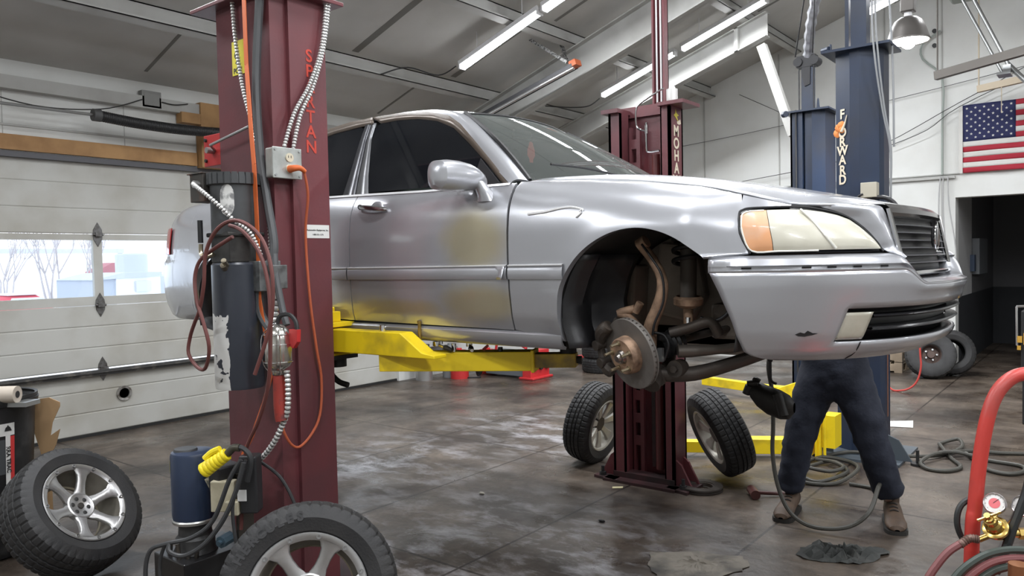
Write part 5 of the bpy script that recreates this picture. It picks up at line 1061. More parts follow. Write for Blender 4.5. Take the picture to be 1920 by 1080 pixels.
# grille
GX = lambda y, z: .852+(1.815-z)*.19+.040*(1-((y-.91)/.5)**2)
def gy(u, z): h = .49-(1.82-z)*.13; return .91+(u*2-1)*h
def grille():
    t = MB(); t.grid([[Vector((GX(gy(u, z), z)-.035, gy(u, z), z)) for u in [i/20 for i in range(21)]] for z in [1.575+i*.0306 for i in range(9)]]); gr = t.build('grille', LINER, car, solid=.004)
    for i, z in enumerate([1.610+.029*i for i in range(6)]):
        b = MB(); b.grid([[Vector((GX(gy(u, z), z)+dx, gy(u, z), z+dz)) for u in [i/24 for i in range(25)]] for dx, dz in ((-.030, .003), (-.003, -.001), (0, .001), (-.003, .0035), (-.030, .006))]); b.build('grille_slat', mat('satin_grey_slat', (.20, .20, .21), .3, .6), gr)
    def framebar(pts, r, m, nm): b = MB(); b.tube(pts, r, n=8, k=4); b.build(nm, m, gr)
    zt, zb = 1.812, 1.578
    left = [Vector((GX(gy(0, z), z)+.004, gy(0, z)-.006, z)) for z in (1.815, 1.77, 1.72, 1.67, 1.62, 1.585)]
    bot = [Vector((GX(gy(u, zb), zb)+.006, gy(u, zb), zb-.004)) for u in (.04, .2, .4, .6, .8, .96)]
    framebar(left+bot+[Vector((p.x, 1.82-p.y, p.z)) for p in left[::-1]], .009, MATS['chrome'], 'chrome_surround')
    b = MB(); b.grid([[Vector((GX(gy(u, 1.80), 1.80)+dx, gy(u, 1.80), z)) for u in [-.01+1.02*i/24 for i in range(25)]] for dx, z in ((-.05, 1.838), (-.012, 1.834), (.006, 1.818), (.010, 1.80), (.004, 1.788), (-.03, 1.785))]); b.build('smoked_top_bar', mat('smoked_chrome', (.18, .17, .17), .12, .9), gr)
    # badge: an oval ring with a caliper shape inside
    c = Vector((GX(.91, 1.71)+.016, .91, 1.712)); b = MB()
    b.lathe([(0, 0), (.040, 0), (.044, .004), (.040, .008), (0, .008)], c-Vector((.01, 0, 0)), (1, 0, 0), 24); b.build('badge_backing', LINER, gr)
    b = MB(); b.tube([c+Vector((.004, math.cos(a)*.042, math.sin(a)*.050)) for a in [2*PI*i/24 for i in range(25)]], .0045, n=8, smooth=False)
    for s in (-1, 1): b.tube([c+Vector((.006, s*.004, .040)), c+Vector((.008, s*.010, .02)), c+Vector((.008, s*.018, -.008)), c+Vector((.006, s*.026, -.034))], .0055, n=6)
    b.tube([c+Vector((.007, -.014, -.002)), c+Vector((.007, .014, -.002))], .004, n=6); b.build('badge', MATS['chrome'], gr)
grille()

# greenhouse
O_ = [(-.670, .108, 2.006), (-.812, .169, 2.106), (-.99, .242, 2.24), (-1.143, .305, 2.354), (-1.256, .339, 2.417), (-1.44, .367, 2.462), (-1.668, .386, 2.488), (-1.896, .389, 2.492), (-2.1, .385, 2.485), (-2.35, .375, 2.465), (-2.62, .352, 2.418), (-2.9, .31, 2.33), (-3.15, .25, 2.20), (-3.3, .19, 2.09)]
Rl = [(-.600, .165, 2.016), (-.76, .235, 2.140), (-.95, .315, 2.275), (-1.10, .375, 2.375), (-1.22, .425, 2.440), (-1.4, .465, 2.487), (-1.7, .49, 2.508), (-1.95, .49, 2.508), (-2.15, .49, 2.50), (-2.4, .475, 2.478), (-2.66, .45, 2.430), (-2.95, .42, 2.33), (-3.2, .36, 2.19), (-3.36, .30, 2.10)]
mid = [tuple((Vector(a)+Vector(c))/2+Vector((.0, -.012, .012))) for a, c in zip(O_, Rl)]
panel('roof_rail_and_pillar', loft([O_, mid, Rl], 90, 6), solid=.01)
# roof skin
def rl(x): return Vector((x, interp([(p[0], p[1]) for p in Rl[::-1]], x), interp([(p[0], p[2]) for p in Rl[::-1]], x)))
rows = []
for i in range(31):
    u = i/30; row = []
    for j in range(25):
        v = j/24; w_ = 1-(2*v-1)**2; x = (-1.22+.0*w_)+(-1.44)*u; x = x+(.045*w_ if u == 0 else .045*w_*(1-u)) ; e = rl(-1.22-1.44*u)
        y = e.y+(1.82-2*e.y)*v; row.append(Vector((x, y, e.z+.022*w_**.8)))
    rows.append(row)
o = panel('roof', rows, both=False, solid=0)[0]
md = o.modifiers.new('t', 'SOLIDIFY'); md.thickness = .02; md.offset = -1
if sum(p.normal.z*p.area for p in o.data.polygons) < 0: o.data.flip_normals()
# windshield
def curve_rows(base, top, bow, n=26, m=22, yb=0):
    rows = []
    for i in range(n+1):
        u = i/n; row = []
        for j in range(m+1):
            v = j/m; w_ = 1-(2*v-1)**2
            B0 = Vector(base[0]).lerp(Vector((base[0][0], 1.82-base[0][1], base[0][2])), v)+Vector((base[1]*w_, 0, base[2]*w_))
            T0 = Vector(top[0]).lerp(Vector((top[0][0], 1.82-top[0][1], top[0][2])), v)+Vector((top[1]*w_, 0, top[2]*w_))
            p = B0.lerp(T0, u)+Vector((bow[0], 0, bow[1]))*(4*u*(1-u)); row.append(p)
        rows.append(row)
    return rows
ws = curve_rows(((-.605, .172, 2.012), .25, .02), ((-1.222, .43, 2.440), .05, .022), (.012, .018))
b = MB(); b.grid(ws); wsh = b.build('windshield', WSGLASS, car)
b = MB(); b.tube([r[0]+Vector((.006, .0, .006)) for r in ws], .011, n=6, smooth=False); b.tube([r[-1]+Vector((.006, .0, .006)) for r in ws], .011, n=6, smooth=False); b.tube([p+Vector((0, 0, .002)) for p in ws[-1]], .007, n=6, smooth=False); b.build('windshield_gasket', BLACKR, wsh)
b = MB(); b.grid([[p+Vector((.01, 0, .001-.01*k)) for p in ws[0]] for k in (0, 1)]+[[Vector((-.55+.25*(1-(2*j/22-1)**2)+.02, ws[0][j].y, 2.0)) for j in range(23)]]); b.build('cowl', BLACKR, car, solid=.004)
rg = curve_rows(((-3.30, .32, 2.10), -.08, .02), ((-2.66, .46, 2.43), -.03, .015), (-.01, .02))
b = MB(); b.grid(rg); b.build('rear_window', TINT, car)
# wipers
for yy, a in ((.62, .55), (1.2, .55)):
    b = MB(); b.tube([Vector((-.33, yy, 2.035)), Vector((-.43, yy-.22, 2.075)), Vector((-.50, yy-.42, 2.085))], .006, n=6); b.build('wiper', BLACKR, car)

# door glass and frames
GP = lambda x, z: Vector((x, .116+.55*(z-2.0), z))
fw = [(-.735, 2.022), (-.847, 2.11), (-1.025, 2.238), (-1.184, 2.344), (-1.329, 2.402), (-1.489, 2.436), (-1.66, 2.452), (-1.80, 2.452), (-1.838, 2.43), (-1.828, 2.36), (-1.721, 2.134), (-1.668, 2.036)]
rw = [(-1.86, 2.041), (-1.875, 2.13), (-1.925, 2.43), (-1.97, 2.452), (-2.2, 2.44), (-2.45, 2.40), (-2.66, 2.32), (-2.86, 2.18), (-2.93, 2.075)]
def flatpoly(nm, pts, m, out, parent, th=.005):
    for k in (0, 1):
        vs = [GP(x, z)+Vector((0, -out, 0)) for x, z in pts]
        if k: vs = [Vector((v.x, 1.82-v.y, v.z)) for v in vs]
        b = MB(); n = len(vs); sg = Vector((0, -th if k == 0 else th, 0)); b.add(vs+[v-sg for v in vs], [tuple(range(n)), tuple(range(2*n-1, n-1, -1))]+[(i, (i+1) % n, n+(i+1) % n, n+i) for i in range(n)])
        b.build(nm, m, parent, smooth=False)
flatpoly('door_window', fw, TINT, .004, car); flatpoly('door_window', rw, TINT, .004, car)
def band(nm, inner, outer, m, out=.0):
    for k in (0, 1):
        A = resample([GP(x, z) for x, z in inner], 60, False); B_ = resample([GP(x, z) for x, z in outer], 60, False)
        b = MB(); R_ = [A, B_]
        if k: R_ = mir(R_)
        b.grid(R_); b.build(nm, m, car, solid=.012, off=0)
band('window_frame', [(-.70, 2.0)]+fw[:8], [(-.675, 2.003), (-.812, 2.112), (-.99, 2.247), (-1.143, 2.36), (-1.256, 2.424), (-1.44, 2.470), (-1.668, 2.496), (-1.9, 2.502)], BROWNT)
band('window_frame', [(-1.86, 2.452), (-1.97, 2.455), (-2.2, 2.442), (-2.45, 2.402), (-2.66, 2.322), (-2.86, 2.182), (-2.93, 2.075)], [(-1.9, 2.502), (-2.1, 2.50), (-2.35, 2.475), (-2.62, 2.425), (-2.9, 2.335), (-3.15, 2.20), (-3.3, 2.09)], BROWNT)
band('pillar_trim', [(-1.655, 2.02), (-1.721, 2.134), (-1.828, 2.36), (-1.845, 2.46)], [(-1.755, 2.02), (-1.795, 2.134), (-1.862, 2.36), (-1.878, 2.46)], mat('grey_pillar_paint', (.20, .205, .215), .3, .6))
band('pillar_trim', [(-1.765, 2.02), (-1.805, 2.134), (-1.872, 2.36), (-1.888, 2.46)], [(-1.87, 2.02), (-1.885, 2.134), (-1.925, 2.36), (-1.935, 2.46)], mat('dark_pillar_paint', (.07, .072, .08), .3, .5))
flatpoly('sail_panel', [(-.72, 2.006), (-.905, 2.006), (-.907, 2.150)], TRIM, .012, car)

# mirror
def mirror():
    for k in (0, 1):
        rows = []
        cx, cz = -.862, 2.040
        # sections along y from tip to root
        for y, rx, rz, dz, dx in ((-.185, .010, .012, -.004, 0), (-.183, .044, .044, -.002, 0), (-.168, .070, .064, 0, .0), (-.12, .078, .070, .002, .0), (-.06, .082, .070, .002, .004), (0, .080, .064, .0, .012), (.04, .070, .054, -.006, .022), (.075, .050, .040, -.014, .036), (.090, .030, .026, -.02, .05), (.092, .006, .006, -.02, .052)):
            rows.append([Vector((cx+dx+math.copysign(abs(math.cos(a))**.8, math.cos(a))*rx*(1.0 if math.cos(a) > 0 else .75), y-.005, cz+dz+math.copysign(abs(math.sin(a))**.8, math.sin(a))*rz)) for a in [2*PI*i/28 for i in range(28)]])
        if k: rows = mir(rows)
        b = MB(); b.grid(rows, closed=True); b.add(rows[0], [tuple(range(28))]); mo = b.build('side_mirror', SILVER, car)
        st = [Vector((-.755, .03, 2.01)), Vector((-.735, .055, 1.975)), Vector((-.715, .055, 1.945)), Vector((-.705, .035, 1.925))]
        b = MB(); 
        R_ = [[c+Vector((math.cos(a)*rx, math.sin(a)*ry, 0)) for a in [2*PI*i/20 for i in range(20)]] for c, rx, ry in ((Vector((-.800, .035, 2.02)), .034, .03), (Vector((-.785, .05, 1.99)), .038, .03), (Vector((-.765, .055, 1.955)), .05, .03), (Vector((-.755, .052, 1.925)), .064, .028))]
        if k: R_ = mir(R_)
        b.grid(R_, closed=True); b.add(R_[-1], [tuple(range(20))]); b.build('mirror_stalk', SILVER, mo)
        b = MB(); q = [Vector((cx-.0635, -.03+math.cos(a)*.11, cz+math.sin(a)*.056)) for a in [2*PI*i/24 for i in range(24)]]
        q = q if k == 0 else [Vector((v.x, 1.82-v.y, v.z)) for v in q]; b.add(q, [tuple(range(24))]); b.build('mirror_glass', CHR, mo, smooth=False)
mirror()
# door handles
for xh in (-1.50, -2.50):
    for k in (0, 1):
        y_ = side(xh, 1.935).y; z_ = 1.938 if xh > -2 else 1.955
        pts = [Vector((xh+u*.105, y_-.028+.018*abs(u)**3, z_-.012*u)) for u in (-1, -.8, -.4, 0, .4, .8, 1)]
        cup = [[Vector((xh+.02+math.cos(a)*r*.048, y_-.002+.0*r, z_-.005+math.sin(a)*r*.040)) for a in [2*PI*i/20 for i in range(20)]] for r in (1, .6, .1)]
        if k: pts = [Vector((v.x, 1.82-v.y, v.z)) for v in pts]; cup = mir(cup)
        b = MB(); b.tube(pts, lambda u: .0135-.004*abs(2*u-1)**2, n=10); h_ = b.build('door_handle', mat('satin_chrome', (.55, .55, .56), .2, 1.0), car)
        b = MB(); b.grid(cup, closed=True); b.build('handle_cup', SILVER, h_, solid=.004, off=0)
        b = MB(); e = pts[0]; b.sphere(e+Vector((.0, 0, 0)), .015, 12, (1, .8, 1)); b.build('lock_end', TRIM, h_)
# shiny scratches on the fender
b = MB(); b.tube([side(x, z, .003) for x, z in ((-.49, 1.853), (-.40, 1.858), (-.33, 1.868), (-.27, 1.870), (-.215, 1.858), (-.21, 1.85))], lambda u: .0068*(1-.5*u), n=5, k=3); b.tube([side(x, z, .003) for x, z in ((-.21, 1.86), (-.225, 1.85), (-.215, 1.843), (-.24, 1.825))], .0035, n=5, k=2); b.build('scratch', mat('bare_scratch_metal', (.9, .9, .9), .25, .2), car)

# wheel house, liner, inner fender
b = MB()
def arcpt(a, r, y): return Vector((.03+math.cos(a)*r, y, 1.385+math.sin(a)*r))
A = [PI*1.05-(PI*1.12)*i/36 for i in range(37)]
b.grid([[arcpt(a, .400-.02*(j/5), .045+.52*j/5) for a in A] for j in range(6)]); b.build('wheel_house', mat('sooty_wheel_house', (.030, .029, .028), .7), car, solid=.006)
b = MB(); 
rows = []
for j in range(9):
    y = .035+.30*j/8; row = []
    for i in range(15):
        t_ = i/14; x, z = interp([(0, -.318), (.25, -.352), (.5, -.350), (.75, -.315), (1, -.255)], t_), 1.275+(1.67-1.275)*t_
        bulge = .03*math.sin(j*1.1)+.012*math.sin(j*2.7+t_*3); row.append(Vector((x+.015+(.16*j/8)*(1-.3*t_)+bulge*.6*(j > 0), y, z)))
    rows.append(row)
b.grid(rows); b.build('fender_liner', LINER, car, solid=.004)
b = MB(); b.box((-.42, .56, 1.22), (.55, .60, 1.80)); b.build('inner_fender', GRIME, car, smooth=False)
b = MB(); b.prism([(-.16, 1.40), (.02, 1.36), (.10, 1.48), (.06, 1.70), (-.12, 1.72)], 1, .50, .565); b.prism([(-.36, 1.34), (-.22, 1.34), (-.20, 1.62), (-.33, 1.62)], 1, .42, .565); b.box((.15, .44, 1.30), (.48, .565, 1.45)); b.build('inner_fender_stamping', GRIME, car, smooth=False, bev=.015)
for k in (0, 1):   # rear wheel houses
    A2 = [PI*1.10-(PI*1.2)*i/30 for i in range(31)]
    rows = [[Vector((-2.90+math.cos(a)*.385, .045+.5*j/4, 1.385+math.sin(a)*.385)) for a in A2] for j in range(5)]
    b = MB(); b.grid(rows if k == 0 else mir(rows)); b.build('rear_wheel_house', LINER, car, solid=.006)
    wl = [[Vector((x, y, z)) for x, z in ((-3.30, 1.50), (-3.29, 1.33), (-3.22, 1.25), (-3.05, 1.22), (-2.92, 1.24))] for y in (.06, .34)]
    b = MB(); b.grid(wl if k == 0 else mir(wl)); b.build('rear_splash_guard', LINER, car, solid=.006)
b = MB(); A3 = [PI*1.05-(PI*1.12)*i/30 for i in range(31)]; b.grid([[Vector((.03+math.cos(a)*.395, 1.82-.045-.5*j/4, 1.385+math.sin(a)*.395)) for a in A3] for j in range(5)]); b.build('wheel_house', MATS['sooty_wheel_house'], car, solid=.006)
# underbody
b = MB(); b.box((-3.9, .56, 1.26), (.78, 1.26, 1.34)); b.box((-2.52, .09, 1.262), (-.36, 1.73, 1.31)); b.box((-4.0, .5, 1.34), (-3.3, 1.32, 1.42)); b.box((-.36, 1.26, 1.30), (.25, 1.79, 1.33)); b.build('underbody', mat('dark_underbody', (.02, .019, .018), .7), car, smooth=False)
b = MB(); b.tube([(-3.9, .75, 1.22), (-2.9, .75, 1.22), (-2.2, .85, 1.21), (-.6, .88, 1.20), (.2, .9, 1.24)], .03); b.build('exhaust_pipe', DARKFE, car)
b = MB(); b.box((.10, .60, 1.35), (.75, 1.22, 1.75)); b.build('engine', GRIME, car, smooth=False, bev=.03)

# suspension and brake, hanging in the open wheel arch
N_ = Vector((-.36, -.90, -.22)).normalized()
C_ = Vector((-.045, .105, 1.262))
b = MB(); b.lathe([(.070, -.004), (.148, -.004), (.150, .0), (.150, .004), (.146, .006), (.146, .014), (.150, .016), (.150, .022), (.148, .024), (.07, .024)], C_-N_*.012, N_, 56); br = b.build('brake_rotor', mat('worn_brake_disc', (.21, .195, .18), .45, .45, noise=(9, (.14, .125, .11), .4, .7)), car)
b = MB(); fx_, fyv, fd = frame_of(N_)
for i in range(40):
    a = 2*PI*i/40; p = C_-N_*.002+fx_*math.cos(a)*.147+fyv*math.sin(a)*.147; b.bar(p-N_*.004, p+N_*.004, .004, .006, fx_*math.cos(a)+fyv*math.sin(a))
b.build('cooling_vanes', DARKFE, br, smooth=False)
b = MB(); b.lathe([(.080, .010), (.077, .045), (.072, .052), (.030, .052), (.028, .045), (0, .045)], C_, N_, 40); b.build('rotor_hat', RUST, br)
b = MB(); b.lathe([(.0, .082), (.014, .080), (.018, .068), (.026, .066), (.030, .052), (.032, .045)], C_, N_, 24); b.build('hub_nut', mat('oily_steel_nut', (.28, .26, .24), .3, .9), br)
for i in range(5):
    a = 2*PI*i/5+.35; p = C_+(fx_*math.cos(a)+fyv*math.sin(a))*.057; b = MB(); b.cyl(p+N_*.045, p+N_*.094, .0065, n=10); b.lathe([(.0065, 0), (.011, 0), (.011, .006), (.0065, .006)], p+N_*.052, N_, 12); b.build('wheel_stud', mat('brassy_stud', (.42, .36, .25), .35, .9), br)
b = MB(); b.lathe([(.04, -.055), (.10, -.05), (.13, -.03), (.13, -.026), (.04, -.03)], C_, N_, 36, a0=.3, a1=4.2); b.build('dust_shield', DARKFE, car)
def sk(nm, segs, m, parent=None):
    b = MB()
    for pts, r, kk in segs: b.tube(pts, r, n=12, k=kk)
    return b.build(nm, m, parent or car)
I_ = -N_
K0 = C_+I_*.07
sk('steering_knuckle', [([K0+Vector((.01, 0, -.11)), K0+Vector((.015, .01, 0)), K0+Vector((.03, 0, .09)), K0+Vector((.06, 0, .16)), K0+Vector((.085, .0, .235)), K0+Vector((.075, .01, .30)), K0+Vector((.03, .02, .37)), K0+Vector((-.01, .03, .41)), K0+Vector((-.03, .03, .435))], lambda u: .034-.020*u if u < .6 else .021, 6), ([K0+Vector((-.035, .03, .425)), K0+Vector((-.0, .03, .445))], .028, 2)], RUST)
sk('upright_wire', [([K0+Vector((.0, -.01, .43)), K0+Vector((.05, -.03, .38)), K0+Vector((.10, -.03, .30)), K0+Vector((.105, -.03, .20)), K0+Vector((.07, -.04, .11)), K0+Vector((.06, -.04, .06))], .005, 6)], BLACKR)
sk('steering_arm', [([K0+Vector((0, 0, .06)), K0+Vector((-.06, -.02, .13)), K0+Vector((-.10, -.03, .145)), K0+Vector((-.03, -.02, .165))], .017, 5), ([K0+Vector((-.03, -.02, .15)), K0+Vector((-.005, -.02, .19))], .016, 2)], RUST)
# caliper bracket on the rear edge of the disc
b = MB()
for da in range(6):
    a = math.radians(150+da*14)
R2 = fx_; U2 = fyv
lft = (Vector((-1, 0, 0))-N_*Vector((-1, 0, 0)).dot(N_)).normalized(); upv = N_.cross(lft); upv = upv if upv.z > 0 else -upv
def dp(u, v, w_): return C_+lft*u+upv*v+N_*w_
b.tube([dp(.10, .11, .02), dp(.145, .07, .03), dp(.165, .0, .03), dp(.150, -.07, .03), dp(.115, -.10, .02)], lambda u: .024+.008*math.sin(u*9), n=10)
b.tube([dp(.10, .11, -.04), dp(.15, .06, -.05), dp(.165, .0, -.05), dp(.14, -.08, -.04)], .028, n=10)
b.cyl(dp(.165, .02, .06), dp(.165, .02, -.07), .022); b.cyl(dp(.15, -.055, .06), dp(.15, -.055, -.07), .022)
b.build('caliper_bracket', DARKFE, car)
# shock, spring, control arms, half shaft, stabiliser, line
sk('shock_absorber', [([(.09, .36, 1.80), (.105, .33, 1.60), (.115, .30, 1.47)], .034, 2)], mat('dusty_brown_shock', (.075, .062, .05), .6))
b = MB(); helix((.09, .36, 1.80), (.10, .34, 1.62), .062, 4, .010, b); b.build('coil_spring', BLACKR, car)
b = MB(); b.lathe([(.05, .05), (.062, .04), (.06, .015), (.03, 0)], (.118, .295, 1.44), (.05, -.06, 1), 20); b.cyl((.116, .297, 1.45), (.122, .285, 1.37), .020); b.build('shock_lower_mount', RUST, car)
b = MB(); b.cyl((.122, .285, 1.40), (.124, .28, 1.36), .016); b.build('shock_rod', CHR, car)
sk('lower_control_arm', [([C_+I_*.07+Vector((.02, 0, -.10)), Vector((.16, .25, 1.175)), Vector((.34, .40, 1.235)), Vector((.50, .56, 1.31))], lambda u: .034-.010*u, 6), ([Vector((.05, .16, 1.15)), Vector((.0, .35, 1.2)), Vector((-.1, .56, 1.26))], .026, 4)], DARKFE)
b = MB(); b.cyl(Vector((.02, .13, 1.135)), Vector((.02, .2, 1.19)), .045); b.cyl(Vector((.115, .17, 1.20)), Vector((.115, .23, 1.20)), .035, n=18); b.cyl(Vector((.115, .155, 1.20)), Vector((.115, .17, 1.20)), .016, n=6); b.build('ball_joint', DARKFE, car)
sk('tie_rod', [([(.12, .19, 1.27), (.3, .33, 1.28), (.52, .55, 1.34)], lambda u: .020+.006*(u < .2), 3)], mat('bare_dusty_tube', (.12, .105, .09), .5, .5))
sk('upper_link', [([(.07, .22, 1.34), (.14, .25, 1.36), (.22, .28, 1.385), (.25, .30, 1.33)], .022, 4)], DARKFE)
b = MB()
for i in range(5): b.lathe([(.030+.006*i, 0), (.052+.005*(i % 2), .010), (.030+.006*i, .020)], C_+I_*(.09+.02*i)+Vector((.05, .01, 0)), I_, 20)
b.build('half_shaft_boot', BLACKR, car)
b = MB(); b.cyl(C_+I_*.19+Vector((.05, .01, 0)), (.35, .58, 1.38), .016); b.build('half_shaft', DARKFE, car)
sk('brake_hose', [([(.28, .40, 1.62), (.30, .36, 1.50), (.275, .33, 1.42), (.22, .31, 1.385), (.17, .30, 1.40)], .009, 6), ([K0+Vector((.06, -.03, .07)), K0+Vector((.10, -.02, .06)), K0+Vector((.12, -.02, .02)), K0+Vector((.10, -.02, -.04))], .006, 5)], BLACKR)
b = MB(); b.box(K0+Vector((.085, -.05, -.045)), K0+Vector((.105, -.03, .01))); b.build('sensor_bracket', GALV, car, smooth=False)

# interior
SEAT = mat('grey_leather', (.16, .165, .16), .6); DASH = mat('dark_dash', (.045, .048, .05), .6)
for y in (.52, 1.30):
    b = MB(); b.box((-1.55, y-.25, 1.62), (-1.05, y+.25, 1.75)); b.build('seat_cushion', SEAT, car, bev=.04)
    b = MB(); b.box((-1.66, y-.25, 1.70), (-1.52, y+.25, 2.24), rot=Matrix.Rotation(-.18, 3, 'Y')); b.build('seat_backrest', SEAT, car, bev=.05)
    b = MB(); b.box((-1.70, y-.13, 2.25), (-1.62, y+.13, 2.40)); b.build('headrest', SEAT, car, bev=.03)
b = MB(); b.box((-2.55, .25, 1.65), (-2.1, 1.57, 1.78)); b.box((-2.7, .25, 1.7), (-2.55, 1.57, 2.25)); b.build('rear_bench', SEAT, car, bev=.04)
b = MB(); b.prism([(-.45, 1.99), (-.92, 1.985), (-.97, 1.93), (-.93, 1.75), (-.45, 1.75)], 1, .22, 1.60); b.build('dashboard', DASH, car, smooth=False, bev=.02)
b = MB(); sc = Vector((-1.05, 1.28, 1.90)); sx, sy, sz = frame_of((-.85, 0, .5)); b.tube([sc+sx*math.cos(a)*.185+sy*math.sin(a)*.185 for a in [2*PI*i/32 for i in range(33)]], .014, n=8, smooth=False); b.tube([sc-sx*.18, sc+sx*.18], .016, smooth=False); b.build('steering_wheel', DASH, car)
b = MB(); b.box((-1.225, .83, 2.36), (-1.20, 1.0, 2.41)); b.build('rearview_mirror', TRIM, car, smooth=False, bev=.008)
# paper freshener hanging inside the glass
b = MB(); b.prism([(.91, 2.335), (.925, 2.33), (.932, 2.31), (.945, 2.285), (.945, 2.255), (.928, 2.235), (.925, 2.215), (.895, 2.215), (.892, 2.235), (.875, 2.255), (.875, 2.285), (.888, 2.31), (.895, 2.33)], 0, -1.142, -1.140)
fr = tag(b.build('air_freshener', mat('red_card', (.62, .07, .05), .6, em=None), smooth=False), 'red card air freshener hanging behind the windshield of the raised sedan', 'air freshener')
b = MB(); b.cyl((-1.141, .91, 2.335), (-1.19, .91, 2.37), .0015, n=5); b.build('string', BLK, fr)
# ---------------------------------------------------------------- wheels
RUBBER = mat('black_tyre_rubber', (.016, .016, .017), .62, noise=(7, (.026, .025, .025), .4, .75), bump=(120, .15))
RUBL = mat('scuffed_sidewall_print', (.034, .034, .036), .6)
ALLOY = mat('brushed_dirty_alloy', (.50, .50, .50), .33, .75, noise=(6, (.36, .35, .34), .45, .8))
ALLOYD = mat('brake_dusted_barrel', (.30, .28, .24), .5, .5, noise=(5, (.12, .11, .09), .4, .75))
def tyre_mb(R, W, rim, n=240, seed=0):
    h = W/2
    prof = [(rim, -h*.86, 0), (rim+.012, -h*.97, 0), (rim+.03, -h*1.02, 0), ((rim+R)/2, -h*1.10, 0), (R-.045, -h*1.04, 0), (R-.028, -h*.98, 1), (R-.012, -h*.90, 1), (R-.003, -h*.74, 1),
            (R, -h*.56, 1), (R-.007, -h*.54, 0), (R-.007, -h*.49, 0), (R, -h*.47, 2), (R+.002, -h*.20, 2), (R-.006, -h*.18, 0), (R-.006, -h*.10, 0), (R+.003, -h*.08, 3)]
    prof = prof + [(r, -y, k) for r, y, k in prof[::-1]]
    m = MB(); rows = []
    for i in range(n):
        a = 2*PI*i/n; row = []
        for q, (r, y, k) in enumerate(prof):
            rr = r
            ph = (i+(2 if q > len(prof)//2 else 0)+k) % 5
            if k == 1 and ph == 0: rr -= .006
            if k in (2, 3) and ph == 0: rr -= .0035
            row.append(Vector((math.cos(a)*rr, math.sin(a)*rr, y)))
        rows.append(row)
    rows.append(rows[0]); m.grid(rows); return m
def orient(o, n, loc, roll=0):
    z = Vector(n).normalized(); up = Vector((0, 0, 1)); x = up.cross(z).normalized(); y = z.cross(x)
    M = Matrix((x, y, z)).transposed(); o.rotation_euler = (M @ Matrix.Rotation(roll, 3, 'Z')).to_euler(); o.location = loc
def suv_wheel(label, TXT_A):
    t = thing('alloy_wheel', label, 'wheel', (0, 0, 0))
    R, W, rim = .347, .235, .224
    ty = tyre_mb(R, W, rim).build('tyre', RUBBER, t, ang=25)
    for k, (word, a0, da, sz) in enumerate((('HERCULES', TXT_A, -.135, .050),) if TXT_A else ()):
        for i, ch in enumerate(word):
            if ch == ' ': continue
            a = a0+da*i; rr = .293; text_obj('raised_letter', ch, sz, RUBL, ty, (math.cos(a)*rr, math.sin(a)*rr, W/2*1.095), (math.sin(a), -math.cos(a), 0), (math.cos(a), math.sin(a), 0), .0012, .002)
    b = MB(); b.lathe([(.222, W/2*.90), (.230, W/2*.96), (.226, W/2*1.0), (.214, W/2*.99), (.205, W/2*.93), (.200, W/2*.90)], (0, 0, 0), (0, 0, 1), 64); b.build('rim_lip', ALLOY, t)
    b = MB(); b.lathe([(.200, W/2*.90), (.196, .05), (.178, .02), (.176, -.06), (.200, -.09), (.222, -W/2*.88)], (0, 0, 0), (0, 0, 1), 64); b.build('rim_barrel', ALLOYD, t)
    b = MB(); b.lathe([(.180, -.035), (.176, -.032), (.170, -.04)], (0, 0, 0), (0, 0, 1), 60); b.build('inner_ring', mat('bright_ring', (.6, .56, .45), .3, .8), t)
    b = MB()
    for i in range(6):
        a = 2*PI*i/6; er = Vector((math.cos(a), math.sin(a), 0)); et = Vector((-math.sin(a), math.cos(a), 0)); rows = []
        for r, w_, zt, th in ((.052, .034, .070, .03), (.075, .033, .074, .03), (.105, .026, .084, .028), (.14, .025, .094, .026), (.170, .030, .102, .024), (.190, .042, .107, .022), (.203, .058, .110, .02)):
            rows.append([er*r+et*s*w_+Vector((0, 0, zt-q)) for s, q in ((-1, .008), (-.75, 0), (.75, 0), (1, .008), (.8, th), (-.8, th))])
        b.grid(rows, closed=True)
    b.build('spokes', ALLOY, t, ang=60)
    b = MB(); b.lathe([(0, .066), (.050, .068), (.068, .078), (.075, .074), (.078, .04), (0, .03)], (0, 0, 0), (0, 0, 1), 40); b.build('hub', ALLOY, t)
    b = MB()
    for i in range(6): a = 2*PI*(i+.5)/6; c = Vector((math.cos(a)*.044, math.sin(a)*.044, 0)); b.lathe([(0, .0705), (.0095, .0705), (.012, .0695)], c, (0, 0, 1), 14)
    b.build('lug_holes', mat('dark_lug_hole', (.02, .02, .02), .5), t)
    b = MB(); b.lathe([(0, .076), (.016, .075), (.018, .066)], (0, 0, 0), (0, 0, 1), 20); b.build('center_cap', mat('dark_centre_cap', (.06, .055, .05), .4, .5), t)
    for i in range(12):
        a = 2*PI*(i+.5)/12; b = MB(); c = Vector((math.cos(a)*.214, math.sin(a)*.214, 0)); b.lathe([(0, .113), (.005, .113), (.006, .120), (.0095, .120), (.010, .108)], c, (0, 0, 1), 12); b.build('rim_rivet', mat('rivet_metal', (.30, .30, .30), .3, .8), t)
    return t
w1 = suv_wheel('six spoke alloy wheel leaning back against the black bin', None)
orient(w1, (.70, .26, .55), (-2.90, -.93, .344), .05)
w2 = suv_wheel('six spoke alloy wheel standing against the foot of the red lettered maroon column', 2.55)
orient(w2, (.72, -.60, .30), (-1.0, -.81, .350), .05)
